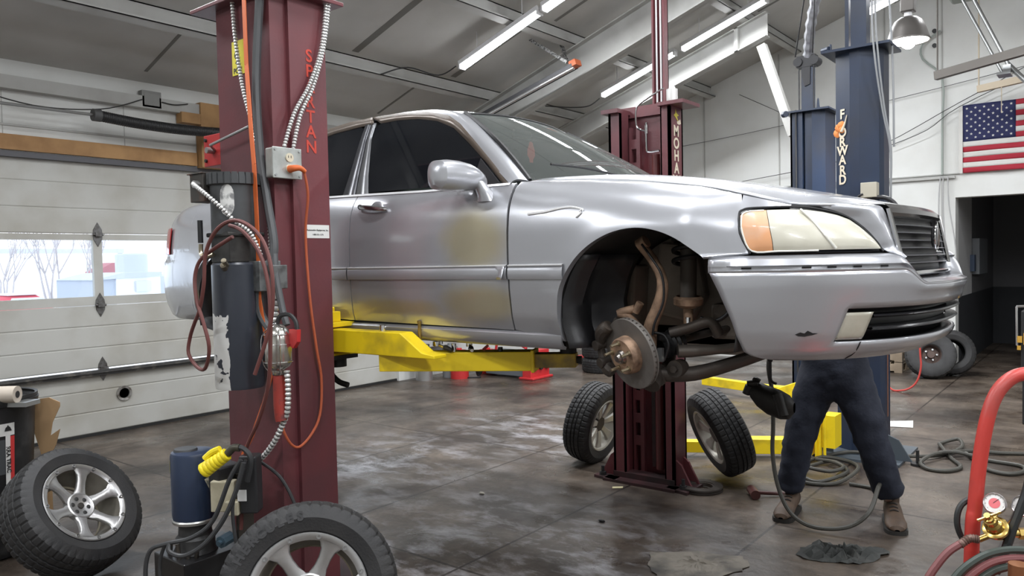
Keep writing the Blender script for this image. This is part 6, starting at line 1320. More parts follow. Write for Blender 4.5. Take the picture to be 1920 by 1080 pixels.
def car_wheel(label, spokes=7):
    t = thing('car_wheel', label, 'wheel', (0, 0, 0))
    tyre_mb(.327, .215, .205).build('tyre', RUBBER, t, ang=25)
    b = MB(); b.lathe([(.205, .092), (.212, .10), (.206, .104), (.196, .098), (.190, .06), (.170, .03), (.168, -.05), (.190, -.085), (.205, -.1), (.212, -.102), (.205, -.088)], (0, 0, 0), (0, 0, 1), 56); b.build('rim', mat('cream_grey_alloy', (.50, .49, .44), .4, .4, noise=(5, (.30, .28, .23), .45, .8)), t, solid=.004, off=0)
    b = MB()
    for i in range(spokes):
        a = 2*PI*i/spokes; er = Vector((math.cos(a), math.sin(a), 0)); et = Vector((-math.sin(a), math.cos(a), 0)); rows = []
        for r, w_, zt in ((.045, .024, .055), (.09, .026, .068), (.14, .034, .076), (.190, .050, .082)): rows.append([er*r+et*s*w_+Vector((0, 0, zt-q)) for s, q in ((-1, .012), (-.7, 0), (.7, 0), (1, .012), (.6, .035), (-.6, .035))])
        b.grid(rows, closed=True)
    b.build('spokes', MATS['cream_grey_alloy'], t)
    b = MB(); b.lathe([(0, .06), (.06, .058), (.068, .05), (.070, .015), (.04, .01), (.035, -.0), (0, 0)], (0, 0, 0), (0, 0, 1), 30); b.build('hub', DARKFE, t)
    return t
c1 = car_wheel('tyred wheel with pale rim leaning behind the cream lettered maroon column')
orient(c1, (.98, .02, -.20), (-1.83, 2.62, .325), .2)
c2 = car_wheel('tyred wheel tilted against the cream lettered maroon column with its tread facing out')
orient(c2, (-.64, -.66, -.38), (-.80, 2.73, .35), .2)

# ---------------------------------------------------------------- stack of tyres, wall tyres, pallets
def tyre_only(loc, n, R, W, rim, label, group):
    t = thing('tyre', label, 'tyre', (0, 0, 0), group); tyre_mb(R, W, rim, 160).build('casing', RUBBER, t, ang=25); orient(t, n, loc); return t
for k in range(2): tyre_only((-4.45, 7.0, .105+.215*k), (0, .001, 1), .31, .205, .20, ('lower tyre of the small stack beyond the brake disc', 'upper tyre of the small stack beyond the brake disc')[k], 'stack of two tyres')
tw = thing('truck_wheel', 'worn tyre with a small rusty rim leaning on the back wall by the doorway', 'wheel', (0, 0, 0)); tyre_mb(.30, .24, .12, 120).build('tyre', mat('dusty_grey_rubber', (.05, .05, .052), .75, noise=(6, (.03, .03, .03), .4, .7)), tw, ang=25)
b = MB(); b.lathe([(.12, .10), (.128, .11), (.115, .09), (.10, .02), (.05, .03), (.045, .07), (0, .07)], (0, 0, 0), (0, 0, 1), 30); b.build('rim', mat('rusty_dark_rim', (.10, .07, .06), .6, .4), tw)
b = MB()
for i in range(5): a = 2*PI*i/5; b.cyl((math.cos(a)*.07, math.sin(a)*.07, .02), (math.cos(a)*.07, math.sin(a)*.07, .055), .012, n=8)
b.build('lug_nuts', GALV, tw)
orient(tw, (.28, -.93, .25), (-.43, 8.62, .30))
tyre_only((-.26, 8.98, .305), (.35, -.90, .22), .30, .22, .16, 'dark tyre behind the rusty rimmed wheel at the doorway', None)
PINE = mat('grey_pallet_wood', (.34, .27, .19), .75, noise=(5, (.22, .17, .12), .4, .7))
for k in range(2):
    t = thing('pallet', ('lower wooden pallet by the back wall, right of the blue column', 'upper wooden pallet by the back wall, right of the blue column')[k], 'pallet', (-.95, 9.0, .15*k), 'stacked pallets')
    z = .15*k
    for y in (8.92, 9.17, 9.42): b = MB(); b.box((-1.5, y-.04, z+.022), (-.82, y+.04, z+.118)); b.build('stringer', PINE, t, smooth=False)
    for i in range(5): b = MB(); x = -1.5+i*.145; b.box((x, 8.88, z+.118), (x+.10, 9.46, z+.14)); b.build('top_board', PINE, t, smooth=False)
    for i in range(3): b = MB(); x = -1.5+i*.29; b.box((x, 8.88, z), (x+.10, 9.46, z+.022)); b.build('bottom_board', PINE, t, smooth=False)
b = MB(); b.box((-.72, 9.30, 0), (-.56, 9.46, .62)); tag(b.build('bollard', mat('pale_blue_paint', (.20, .26, .33), .5), smooth=False, bev=.01), 'pale blue square post against the back wall beside the leaning wheel', 'post')
cable('red_air_hose', [(-.31, 7.3, 1.0), (-.308, 7.3, .52), (-.30, 7.3, .30), (-.36, 7.3, .11), (-.50, 7.3, .02), (-.66, 7.35, .06), (-.74, 7.4, .5), (-.76, 7.4, 1.1)], .011, mat('red_hose_plastic', (.50, .06, .05), .5), 'thin bright red hose sagging to the floor right of the blue column', 'hose')

# ---------------------------------------------------------------- things along the garage door wall, seen under the car
GREYM = mat('mid_grey_paint', (.20, .21, .215), .5)
def drum(x, y, r, h, m, label, name='canister'):
    t = thing(name, label, 'can', (x, y, 0)); b = MB(); b.lathe([(0, h), (r*.8, h), (r, h-.02), (r, .0), (0, 0)], (x, y, 0), (0, 0, 1), 26); b.build('body', m, t)
    b = MB(); b.lathe([(r+.004, h-.05), (r+.006, h-.04), (r+.004, h-.03)], (x, y, 0), (0, 0, 1), 26); b.lathe([(0, h+.03), (r*.3, h+.03), (r*.3, h)], (x, y, 0), (0, 0, 1), 16); b.build('lid', m, t); return t
drum(-6.18, 5.02, .12, .42, mat('galvanised_can', (.42, .42, .42), .35, .7), 'galvanised metal can beside the end of the garage door')
drum(-6.05, 5.42, .11, .46, GREYM, 'grey can between the galvanised can and the red can')
drum(-5.85, 5.40, .13, .40, mat('bright_red_can', (.50, .03, .03), .4), 'bright red can beside the black nozzle, under the yellow arm'); drum(-5.88, 6.05, .15, .34, MATS['bright_red_can'], 'red can right of the black nozzle')
t = thing('drain_funnel', 'small black nozzle with a curled lead between the two red cans', 'nozzle', (-5.72, 5.62, 0)); b = MB(); b.lathe([(0, .34), (.05, .32), (.07, .2), (.05, .05), (.02, .0)], (-5.72, 5.65, .01), (.2, .1, 1), 18); b.build('body', BLACKR, t); b = MB(); b.tube([(-5.7, 5.62, .03), (-5.6, 5.55, .015), (-5.75, 5.42, .012), (-5.9, 5.5, .012)], .010); b.build('lead', BLACKR, t)
b = MB(); b.box((-6.4, 4.83, 0), (-6.3, 4.9, 1.4)); b.box((-6.4, 4.9, 1.0), (-6.2, 5.9, 1.4)); 
t = thing('wall_locker', 'grey locker against the wall right of the garage door, behind the cans', 'cabinet', (-6.25, 5.5, 0)); b = MB(); b.box((-6.40, 4.95, .45), (-6.20, 5.9, .95)); b.build('body', mat('light_grey_locker', (.45, .45, .44), .5), t, smooth=False); b = MB(); b.box((-6.20, 5.41, .47), (-6.195, 5.43, .93)); b.build('door_gap', BLACKR, t, smooth=False)
t = thing('battery_charger', 'red and grey tool case on the floor beyond the tip of the yellow arm', 'machine', (-5.3, 5.9, 0))
REDM = mat('bright_red_machine', (.55, .03, .035), .4)
b = MB(); b.box((-5.70, 5.80, .03), (-5.0, 6.15, .36)); b.box((-5.70, 5.79, .12), (-5.0, 5.80, .16)); b.box((-5.70, 5.79, .24), (-5.0, 5.80, .28)); b.build('case', mat('slate_grey_case', (.13, .145, .16), .5), t, smooth=False, bev=.01)
b = MB(); b.box((-5.0, 5.76, 0), (-4.85, 6.2, .40)); b.box((-5.05, 5.74, 0), (-4.8, 6.22, .03)); b.build('front_panel', REDM, t, smooth=False, bev=.008)
for y in (5.85, 5.98, 6.12): b = MB(); b.cyl((-4.85, y, .17), (-4.82, y, .17), .045, n=18); b.build('dial', BLACKR, t)
b = MB(); b.box((-5.42, 5.785, .19), (-5.30, 5.79, .27)); b.build('yellow_sticker', YST, t, smooth=False)
b = MB(); b.tube([(-5.65, 5.98, .36), (-5.6, 5.98, .48), (-5.4, 6.0, .52), (-5.1, 6.0, .40)], .02); b.build('handle', REDM, t)
t = thing('floor_jack', 'low red jack with a long handle on the floor beyond the fender liner', 'jack', (-4.9, 7.6, 0)); b = MB(); b.box((-5.3, 7.5, .03), (-4.7, 7.75, .12)); b.build('frame', REDM, t, smooth=False, bev=.01); b = MB(); b.tube([(-5.3, 7.6, .12), (-5.9, 7.6, .5)], .02); b.build('handle', BLACKR, t)
for x in (-5.2, -4.8): b = MB(); b.cyl((x, 7.47, .05), (x, 7.78, .05), .05); b.build('wheel', BLACKR, t)

# ---------------------------------------------------------------- brake disc, mallet, papers, rags on the floor
t = thing('brake_disc', 'old brake disc lying flat on the floor by the farther maroon column', 'brake disc', (-.80, 2.39, 0)); b = MB(); b.lathe([(.088, .016), (.088, .034), (.148, .034), (.150, .028), (.150, .024), (.142, .022), (.142, .012), (.150, .010), (.150, .004), (.148, 0), (.088, 0), (.088, .016)], (-.80, 2.39, .001), (0, 0, 1), 48); b.build('ring', mat('dark_rusty_disc', (.05, .042, .038), .5, .5), t)
b = MB(); b.lathe([(.088, .03), (.080, .028), (.076, .006), (.060, .004)], (-.80, 2.39, .001), (0, 0, 1), 36); b.build('inner_lip', DARKFE, t)
t = thing('mallet', 'dark red headed mallet lying on the floor left of the boots', 'hammer', (-.42, 2.42, .03)); MH = mat('dark_red_mallet', (.09, .028, .025), .45)
b = MB(); b.cyl((-.475, 2.49, .033), (-.40, 2.375, .033), .032, n=18); b.build('head', MH, t); b = MB(); b.tube([(-.435, 2.43, .034), (-.33, 2.52, .022), (-.23, 2.60, .016)], .013); b.build('handle', MH, t)
t = thing('paper_sheet', 'sheet of white paper on the floor right of the blue column', 'paper', (-.14, 5.45, 0)); b = MB(); b.add([(-.45, 5.33, .003), (-.06, 5.62, .006), (.0, 5.30, .003), (-.36, 5.18, .003)], [(0, 1, 2, 3)]); b.build('sheet', mat('white_paper', (.62, .62, .60), .7), t, smooth=False, solid=.001)
b = MB(); b.add([(-1.35, 2.09, .003), (-1.29, 2.14, .003), (-1.27, 2.10, .003), (-1.33, 2.055, .003)], [(0, 1, 2, 3)]); tag(b.build('paper_note', mat('pale_yellow_paper', (.55, .50, .30), .7), smooth=False, solid=.001), 'tiny yellow note on the floor at the foot of the farther column', 'paper')
def cloth_patch(name, poly, seed, hgt, m, label, cat, rings=7, seg=40):
    """crumpled flat stuff: angular folds on a coarse sheet"""
    rnd = random.Random(seed); cx = sum(p[0] for p in poly)/len(poly); cy = sum(p[1] for p in poly)/len(poly)
    P = resample([Vector((x, y, 0)) for x, y in poly+[poly[0]]], seg+1, False)[:seg]; b = MB(); vs = []; fs = []
    vs.append(Vector((cx, cy, hgt*.6)))
    for j in range(1, rings+1):
        r = j/rings
        for i, p in enumerate(P):
            q = 1+rnd.uniform(-.07, .07)*(1 if j == rings else .6); x = cx+(p.x-cx)*r*q+rnd.uniform(-.008, .008); y = cy+(p.y-cy)*r*q+rnd.uniform(-.008, .008)
            z = .003+hgt*(rnd.random()**2)*(1-.75*r**4)*(1.0 if (i//3+j) % 3 else .35)
            vs.append(Vector((x, y, z)))
    n = len(P)
    for i in range(n): fs.append((0, 1+i, 1+(i+1) % n))
    for j in range(rings-1):
        for i in range(n):
            a, c, d, e = 1+j*n+i, 1+j*n+(i+1) % n, 1+(j+1)*n+(i+1) % n, 1+(j+1)*n+i
            fs += [(a, e, d), (a, d, c)] if (i+j) % 2 else [(a, e, c), (e, d, c)]
    b.add(vs, fs); return tag(b.build(name, m, smooth=False, solid=.002, off=1), label, cat)
cloth_patch('rag', [(.12, 1.60), (.17, 1.80), (.27, 1.83), (.36, 1.86), (.47, 1.93), (.56, 1.88), (.50, 1.74), (.46, 1.62), (.36, 1.58), (.27, 1.53), (.18, 1.52)], 4, .055, mat('oily_dark_cloth', (.035, .038, .036), .75, noise=(6, (.07, .07, .065), .45, .7)), 'crumpled oily dark rag on the floor in front of the boots', 'rag')
cloth_patch('cardboard_scrap', [(-.50, 1.03), (-.53, 1.13), (-.44, 1.19), (-.36, 1.28), (-.22, 1.31), (-.10, 1.36), (-.03, 1.33), (-.02, 1.22), (-.08, 1.02), (-.12, .88), (-.34, .86)], 9, .014, mat('dirty_grey_cardboard', (.24, .215, .18), .8, noise=(4, (.06, .056, .052), .45, .65, 8)), 'flattened dirty grey scrap of cardboard on the bare floor near the rag', 'cardboard')
for k, (x, y, s, lab) in enumerate(((-2.02, 1.42, .02, 'small pale stone chip on the floor in the middle of the bay'), (-1.02, 1.41, .02, 'small black chip on the floor beyond the cardboard scrap'), (-3.0, .9, .015, 'small dark chip on the floor right of the lettered column'))):
    b = MB(); rnd = random.Random(k); b.sphere((x, y, s*.45), s, 8, (1.3, .7, .45)); tag(b.build('debris', (mat('pale_chip', (.45, .42, .36), .8), BLACKR, BLACKR)[k]), lab, 'debris')

# ---------------------------------------------------------------- hoses on the floor
HOSE = mat('dark_olive_hose', (.050, .048, .040), .55)
cable('air_hose', [(-.30, 3.05, .016), (-.18, 2.98, .016), (-.08, 3.15, .03), (-.09, 3.42, .016), (-.24, 3.56, .03), (-.36, 3.36, .016), (-.34, 3.05, .045), (-.24, 2.92, .016), (-.06, 3.02, .016), (.00, 3.35, .045), (-.12, 3.66, .016), (-.33, 3.66, .03), (-.42, 3.45, .016), (-.34, 3.22, .05), (-.16, 3.20, .045), (-.10, 3.36, .05), (-.22, 3.48, .05), (-.36, 3.58, .03), (-.20, 3.90, .038), (.05, 3.93, .038)], .014, HOSE, 'coil of dark hose on the floor between the legs of the person', 'hose', k=7)
cable('air_hose', [(.07, 3.96, .038), (.30, 4.10, .03), (.42, 4.34, .016), (.50, 4.60, .03), (.44, 4.82, .045), (.33, 4.72, .016), (.36, 4.50, .045), (.48, 4.22, .016), (.58, 3.98, .016), (.52, 3.80, .016), (.40, 3.78, .016), (.32, 3.90, .03), (.38, 4.15, .05), (.52, 4.42, .03), (.62, 4.30, .016), (.74, 4.02, .016), (.88, 3.95, .016), (.97, 4.08, .016), (.94, 4.25, .016), (.72, 4.30, .016), (.52, 4.30, .05), (.40, 4.22, .05), (.60, 4.50, .03), (.80, 4.62, .016), (1.1, 4.78, .016), (1.6, 5.0, .016)], .015, HOSE, 'tangle of dark hose on the floor right of the blue column', 'hose', k=7)

# ---------------------------------------------------------------- hanging caliper behind the bumper
t = thing('brake_caliper', 'greasy black caliper hanging on a hook below the front bumper', 'brake caliper', (-.07, 1.72, .80))
b = MB(); b.tube([(-.055, 1.72, 1.30), (-.055, 1.72, .99), (-.05, 1.72, .93), (-.02, 1.715, .915)], .008); b.sphere((-.055, 1.72, 1.05), .016, 8); b.build('hook', BLACKR, t)
BC = mat('greasy_black_casting', (.012, .011, .010), .5, noise=(20, (.03, .027, .022), .5, .8))
b = MB(); ca_ = Vector((-.05, 1.72, .815)); 
rows = []
for u, rx, rz, dz in ((-.12, .02, .02, .06), (-.115, .045, .05, .05), (-.08, .05, .075, .03), (-.02, .055, .085, .0), (.05, .06, .085, -.02), (.10, .05, .07, -.03), (.13, .02, .03, -.03)):
    rows.append([ca_+Vector((u, 0, dz))+Vector((0, math.cos(a)*rx, math.sin(a)*rz)) for a in [2*PI*i/16 for i in range(16)]])
b.grid(rows, closed=True); b.build('body', BC, t)
b = MB(); b.cyl(ca_+Vector((.05, -.05, .05)), ca_+Vector((.09, -.06, -.07)), .028); b.build('bracket_lug', BC, t); b = MB(); b.cyl(ca_+Vector((-.13, -.02, .09)), ca_+Vector((-.07, -.02, .10)), .02); b.cyl(ca_+Vector((-.14, -.03, .03)), ca_+Vector((-.12, -.03, .08)), .022); b.tube([ca_+Vector((-.10, -.02, .08)), ca_+Vector((-.09, -.02, .12)), ca_+Vector((-.06, -.02, .11))], .012); b.build('bracket_lug', BC, t)

# ---------------------------------------------------------------- the person standing beyond the car
SKIN = mat('skin', (.42, .26, .19), .5); JEANS = mat('dark_navy_trousers', (.009, .012, .024), .8, noise=(5, (.022, .027, .045), .4, .75), bump=(35, .3)); JACKET = mat('dark_work_jacket', (.015, .015, .018), .8); BOOT = mat('brown_leather_boot', (.085, .052, .032), .65, noise=(12, (.05, .032, .022), .4, .7)); SOLE = mat('black_boot_sole', (.02, .018, .016), .7)
person = thing('person', 'person in dark navy trousers and brown boots, legs apart behind the bumper', 'person', (.12, 2.38, 0))
def skinned(name, verts, edges, radii, m, parent, sub=2, root=0):
    base = chain(parent); me = bpy.data.meshes.new(name); me.from_pydata([tuple(Vector(v)-base) for v in verts], edges, []); me.materials.append(m)
    o = bpy.data.objects.new(name, me); link(o, parent)
    sv = me.skin_vertices
    if not sv:
        b_ = bmesh.new(); b_.from_mesh(me); b_.verts.layers.skin.verify(); b_.to_mesh(me); b_.free()
    md = o.modifiers.new('skin', 'SKIN'); md.use_smooth_shade = True
    for i, r in enumerate(radii): me.skin_vertices[0].data[i].radius = r if isinstance(r, tuple) else (r, r)
    me.skin_vertices[0].data[root].use_root = True
    s_ = o.modifiers.new('sub', 'SUBSURF'); s_.levels = sub; s_.render_levels = sub
    return o
# bare body: pelvis, spine, neck, head, arms, legs
bv = [(.12, 2.38, .93), (.12, 2.37, 1.08), (.12, 2.36, 1.25), (.12, 2.35, 1.42), (.12, 2.33, 1.50), (.12, 2.30, 1.60),
      (-.05, 2.35, 1.41), (-.20, 2.25, 1.20), (-.14, 2.02, 1.12), (.29, 2.35, 1.41), (.42, 2.25, 1.20), (.38, 2.03, 1.14),
      (.03, 2.38, .86), (-.07, 2.30, .48), (-.135, 2.31, .10), (.22, 2.38, .86), (.335, 2.36, .50), (.42, 2.46, .11)]
be = [(0, 1), (1, 2), (2, 3), (3, 4), (4, 5), (3, 6), (6, 7), (7, 8), (3, 9), (9, 10), (10, 11), (0, 12), (12, 13), (13, 14), (0, 15), (15, 16), (16, 17)]
br_ = [(.14, .10), (.13, .10), (.15, .11), (.14, .09), .055, .06, .055, .042, .03, .055, .042, .03, .085, .055, .038, .085, .055, .038]
skinned('body', bv, be, br_, SKIN, person)
# head with a face
b = MB(); rows = []
hc = Vector((.12, 2.27, 1.66)); NN = 28
for i in range(19):
    t_ = PI*i/18; row = []
    for j in range(NN):
        p_ = 2*PI*j/NN; dx = math.sin(t_)*math.cos(p_); dy = math.sin(t_)*math.sin(p_); dz = math.cos(t_)
        rr = Vector((dx*.076, dy*.096, dz*.118))
        if dz < -.2: rr.x *= 1-.35*(-dz-.2); rr.y *= 1-.2*(-dz-.2)
        f = max(0, -dy)
        if f > .5:
            rr.y -= .022*math.exp(-((dx/.16)**2+((dz+.12)/.20)**2))                       # nose
            rr.y += .010*(math.exp(-(((dx-.36)/.16)**2+((dz-.08)/.12)**2))+math.exp(-(((dx+.36)/.16)**2+((dz-.08)/.12)**2)))   # eye sockets
            rr.y -= .006*math.exp(-((dx/.35)**2+((dz+.50)/.08)**2))                        # lips
        row.append(hc+rr)
    rows.append(row)
b.grid(rows, closed=True); head = b.build('head', SKIN, person)
for s in (-1, 1):
    b = MB(); b.sphere(hc+Vector((s*.030, -.082, .010)), .012, 12); b.build('eye', mat('eye_white', (.7, .7, .68), .2), head)
    b = MB(); b.sphere(hc+Vector((s*.078, .005, -.005)), .026, 12, (.35, .7, 1.1)); b.build('ear', SKIN, head)
b = MB(); b.tube([hc+Vector((-.024, -.083, -.062)), hc+Vector((0, -.090, -.064)), hc+Vector((.024, -.083, -.062))], .004, n=6); b.build('mouth', mat('lip_tone', (.30, .12, .10), .5), head)
b = MB(); rows = []
for i in range(9):
    t_ = .62*PI*i/8; rows.append([hc+Vector((math.sin(t_)*math.cos(2*PI*j/NN)*.082, math.sin(t_)*math.sin(2*PI*j/NN)*.102+.008+(.012 if i > 5 else 0), math.cos(t_)*.124+(.03 if (i > 5 and math.sin(2*PI*j/NN) < -.2) else 0))) for j in range(NN)])
b.grid(rows, closed=True); b.build('hair', mat('short_dark_hair', (.02, .015, .012), .7), head)
# hands with five fingers
def hand(wrist, d, palm_n, side_v, nm):
    d = Vector(d).normalized(); s = Vector(side_v); s = (s-d*s.dot(d)).normalized(); pn = d.cross(s); w0 = Vector(wrist)
    V = [w0, w0+d*.045, w0+d*.085]; E_ = [(0, 1), (1, 2)]; R_ = [(.024, .018), (.036, .016), (.038, .014)]
    for k, (off, ln) in enumerate(((-.030, .064), (-.010, .078), (.011, .072), (.031, .056))):
        a = len(V); root = w0+d*.088+s*off; V += [root, root+d*ln*.42-pn*.010, root+d*ln*.68-pn*.030, root+d*ln*.78-pn*.048]; E_ += [(2, a), (a, a+1), (a+1, a+2), (a+2, a+3)]; R_ += [.0095, .0088, .0082, .007]
    a = len(V); r0 = w0+d*.028-s*.034; V += [r0, r0+d*.030-s*.022-pn*.006, r0+d*.058-s*.026-pn*.018]; E_ += [(1, a), (a, a+1), (a+1, a+2)]; R_ += [.012, .0105, .009]
    return skinned(nm, V, E_, R_, SKIN, person, 2)
hand((-.14, 2.02, 1.12), (.25, -1, .02), None, (-1, 0, 0), 'hand'); hand((.38, 2.03, 1.14), (-.35, -1, .05), None, (1, 0, 0), 'hand')
# jacket
skinned('jacket', [(.12, 2.37, 1.02), (.12, 2.37, 1.12), (.12, 2.36, 1.25), (.12, 2.35, 1.40), (-.06, 2.35, 1.41), (-.20, 2.26, 1.20), (-.15, 2.06, 1.13), (.30, 2.35, 1.41), (.42, 2.26, 1.20), (.385, 2.07, 1.145)],
        [(0, 1), (1, 2), (2, 3), (3, 4), (4, 5), (5, 6), (3, 7), (7, 8), (8, 9)], [(.24, .165), (.225, .155), (.20, .14), (.165, .11), .075, .058, .046, .075, .058, .046], JACKET, person)
# trousers: one skin from waist to cuffs
tv = [(.12, 2.37, 1.10), (.12, 2.37, 1.0), (.12, 2.37, .92), (.005, 2.36, .83), (-.045, 2.32, .64), (-.085, 2.29, .46), (-.115, 2.295, .30), (-.135, 2.305, .17), (-.145, 2.31, .12), (.235, 2.37, .83), (.295, 2.36, .65), (.345, 2.36, .48), (.385, 2.39, .32), (.415, 2.43, .20), (.425, 2.44, .14)]
te = [(0, 1), (1, 2), (2, 3), (3, 4), (4, 5), (5, 6), (6, 7), (7, 8), (2, 9), (9, 10), (10, 11), (11, 12), (12, 13), (13, 14)]
trd = [(.20, .13), (.21, .14), (.215, .14), (.150, .13), (.125, .12), (.104, .10), (.096, .095), (.092, .09), (.078, .085), (.150, .13), (.128, .12), (.108, .105), (.098, .10), (.094, .095), (.080, .085)]
o = skinned('trousers', tv, te, trd, JEANS, person, 3)
tx = bpy.data.textures.new('creases', 'CLOUDS'); tx.noise_scale = .07
md = o.modifiers.new('d', 'DISPLACE'); md.texture = tx; md.strength = .030; md.mid_level = .5
# boots
def boot(heel, toe, label=None):
    heel = Vector(heel); toe = Vector(toe); d = (toe-heel); L_ = d.length; d.normalize(); s = Vector((-d.y, d.x, 0)); bo = None
    secs = [(-.03, .034, .14, .02), (-.025, .044, .135, .02), (.02, .050, .135, .02), (.07, .052, .125, .02), (.115, .052, .108, .02), (.16, .055, .09, .02), (.21, .060, .078, .02), (.255, .056, .068, .02), (.285, .040, .056, .02), (.295, .014, .036, .02)]
    rows = [[heel+d*u*(L_/.27)+s*math.cos(a)*w_*(1 if math.sin(a) > 0 else 1.02)+Vector((0, 0, z0+(h-z0)*(.5+.5*math.sin(a)) if True else 0)) for a in [2*PI*i/20 for i in range(20)]] for u, w_, h, z0 in secs]
    b = MB(); b.grid(rows, closed=True); b.add(rows[0], [tuple(range(20))]); bo = b.build('boot', BOOT, person)
    rows = [[heel+d*(-.02)*1+Vector((0, 0, z))+d*cx+(d*math.cos(a)*rx+s*math.sin(a)*ry) for a in [2*PI*i/20 for i in range(20)]] for z, cx, rx, ry in ((.06, .02, .055, .042), (.12, .02, .056, .044), (.19, .015, .056, .048), (.195, .015, .05, .043))]
    b = MB(); b.grid(rows, closed=True); b.build('boot_shaft', BOOT, bo)
    rows = [[heel+d*u*(L_/.27)+s*w_*q+Vector((0, 0, z)) for u, w_, q in [(secs[i][0], secs[i][1]+.006, 1) for i in range(len(secs))]+[(secs[i][0], secs[i][1]+.006, -1) for i in range(len(secs)-1, -1, -1)]] for z in (.0, .024)]
    b = MB(); b.grid(rows, closed=True); n_ = len(rows[0]); b.add(rows[0], [tuple(range(n_))]); b.add(rows[1], [tuple(range(n_))]); b.build('sole', SOLE, bo)
    b = MB()
    for u in (.08, .11, .14): z = interp([(a[0], a[2]) for a in secs], u)+.004; c = heel+d*u*(L_/.27); b.tube([c-s*.024+Vector((0, 0, z-.006)), c+Vector((0, 0, z+.003)), c+s*.024+Vector((0, 0, z-.006))], .0035, n=6)
    b.build('laces', SOLE, bo)
boot((-.140, 2.34, 0), (-.112, 2.05, 0)); boot((.42, 2.48, 0), (.505, 2.215, 0))
cable('air_hose', [(-.14, 2.0, 1.13), (-.15, 1.95, .98), (-.145, 2.0, .80), (-.15, 2.02, .6), (-.155, 2.02, .43), (-.12, 2.0, .25), (-.05, 1.98, .11), (.05, 1.98, .04), (.18, 2.0, .03), (.30, 2.05, .06), (.38, 2.12, .14), (.39, 2.3, .25), (.36, 2.6, .22), (.30, 2.9, .06), (.16, 3.05, .016), (.02, 3.06, .016)], .013, HOSE, 'dark hose the person holds, drooping in a big loop in front of the legs', 'hose', k=7)
cable('control_lead', [(.10, 4.0, 1.95), (.06, 3.9, 1.4), (.04, 3.7, 1.0), (.0, 3.5, .8), (-.02, 3.45, .7)], .007, BLK, 'thin black cord hanging in front of the lettered blue column', 'cord')

# ---------------------------------------------------------------- bin, paper roll and cardboard at the left edge
BINM = mat('black_bin_plastic', (.014, .014, .015), .45, noise=(9, (.04, .04, .04), .52, .7))
bc = Vector((-3.68, -1.10, 0))
t = thing('waste_bin', 'round black waste bin with a red and white sticker, full of greasy things', 'bin', tuple(bc))
b = MB(); b.lathe([(0, .01), (.21, .01), (.225, .05), (.27, .88), (.285, .885), (.29, .91), (.275, .915), (.262, .90), (.215, .06), (0, .05)], bc, (0, 0, 1), 48); b.build('body', BINM, t)
def on_bin(a, z, out=.002): r = .225+(z-.05)*(.045/.83)+out; return bc+Vector((math.cos(a)*r, math.sin(a)*r, z))
A0 = .33
b = MB(); b.grid([[on_bin(A0-.36+.05*i, z) for i in range(8)] for z in (.72, .79)]); st_ = b.build('sticker', mat('white_sticker_paper', (.66, .66, .64), .5), t)
b = MB(); b.grid([[on_bin(A0-.20+.05*i, z) for i in range(3)] for z in (.44, .72)]); b.build('sticker_band', MATS['white_sticker_paper'], t)
b = MB(); b.grid([[on_bin(A0-.10+.045*i, z) for i in range(3)] for z in (.44, .715)]); b.build('sticker_red_band', mat('sticker_red', (.55, .04, .04), .5), t)
b = MB(); b.grid([[on_bin(A0-.36+.05*i, z) for i in range(4)] for z in (.50, .70)]); b.build('sticker_grey_patch', mat('sticker_grey', (.06, .065, .07), .5), t)
e_r = Vector((-math.sin(A0-.15), math.cos(A0-.15), 0))
text_obj('sticker_print', 'TERRA TRAC', .032, INK, t, on_bin(A0-.15, .60, .0045), (0, 0, -1), e_r, .0004, .0010)
b = MB(); p = on_bin(A0-.15, .762, .004); b.prism([(0, 0)]*0 or [(-.02, -.015), (.02, -.015), (.012, .005), (.004, .012), (0, .02), (-.006, .01), (-.014, .004)], 1, -.0004, .0004)
b.v = [p+e_r*v.x+Vector((0, 0, v.z)) for v in b.v]; b.build('sticker_figure', INK, t, smooth=False)
t = thing('grease_tray', 'dark tray of oily tools on top of the black bin', 'tray', (-3.55, -.95, .92))
b = MB(); b.lathe([(0, .92), (.27, .92), (.285, .935), (.285, .955), (.27, .95)], (-3.68, -1.10, -.02), (0, 0, 1), 40); b.build('tray', BINM, t)
b = MB(); b.box((-3.45, -1.04, .885), (-3.33, -.92, .91), rot=Matrix.Rotation(.6, 3, 'Z')); b.build('end_plate', GALV, t, smooth=False)
for k, (x, y, z, r, lab, m) in enumerate(((-3.56, -1.15, .945, .045, 'crumpled greasy tube lying in the tray on the bin', mat('grubby_foil', (.28, .26, .25), .5, .3, noise=(14, (.1, .08, .08), .4, .7))), (-3.49, -1.07, .94, .04, 'black cup lying in the tray on the bin', BINM))):
    b = MB(); b.lathe([(0, 0), (r, .005), (r*.9, .04), (r, .09), (r*.7, .10), (r*.6, .03)], (x, y, z), (.6, .6, .15), 16); tag(b.build('oily_container', m), lab, 'container')
t = thing('paper_roll', 'roll of dirty cream paper lying on the edge of the bin', 'paper roll', (-3.32, -.88, 1.0))
b = MB(); a_ = Vector((-3.46, -1.10, .955)); c_2 = a_+Vector((.095, .085, .0)); b.cyl(a_, c_2, .048, n=26); b.build('roll', mat('dirty_cream_paper', (.50, .44, .37), .7), t); b = MB(); b.cyl(c_2, c_2+(c_2-a_).normalized()*.002, .020, n=16); b.build('core', BINM, t)
b = MB(); b.lathe([(0, .02), (.11, .03), (.13, .0)], (-3.78, -1.22, .955), (0, 0, 1), 24); tag(b.build('cap_lid', mat('dark_teal_cap', (.03, .05, .06), .5), solid=.01), 'dark teal lid at the very left edge on top of the bin', 'lid')
t = thing('cardboard_strip', 'torn tan cardboard leaning between the black bin and the garage door', 'cardboard', (-3.75, -.55, 0))
CB = mat('tan_cardboard', (.42, .27, .14), .8)
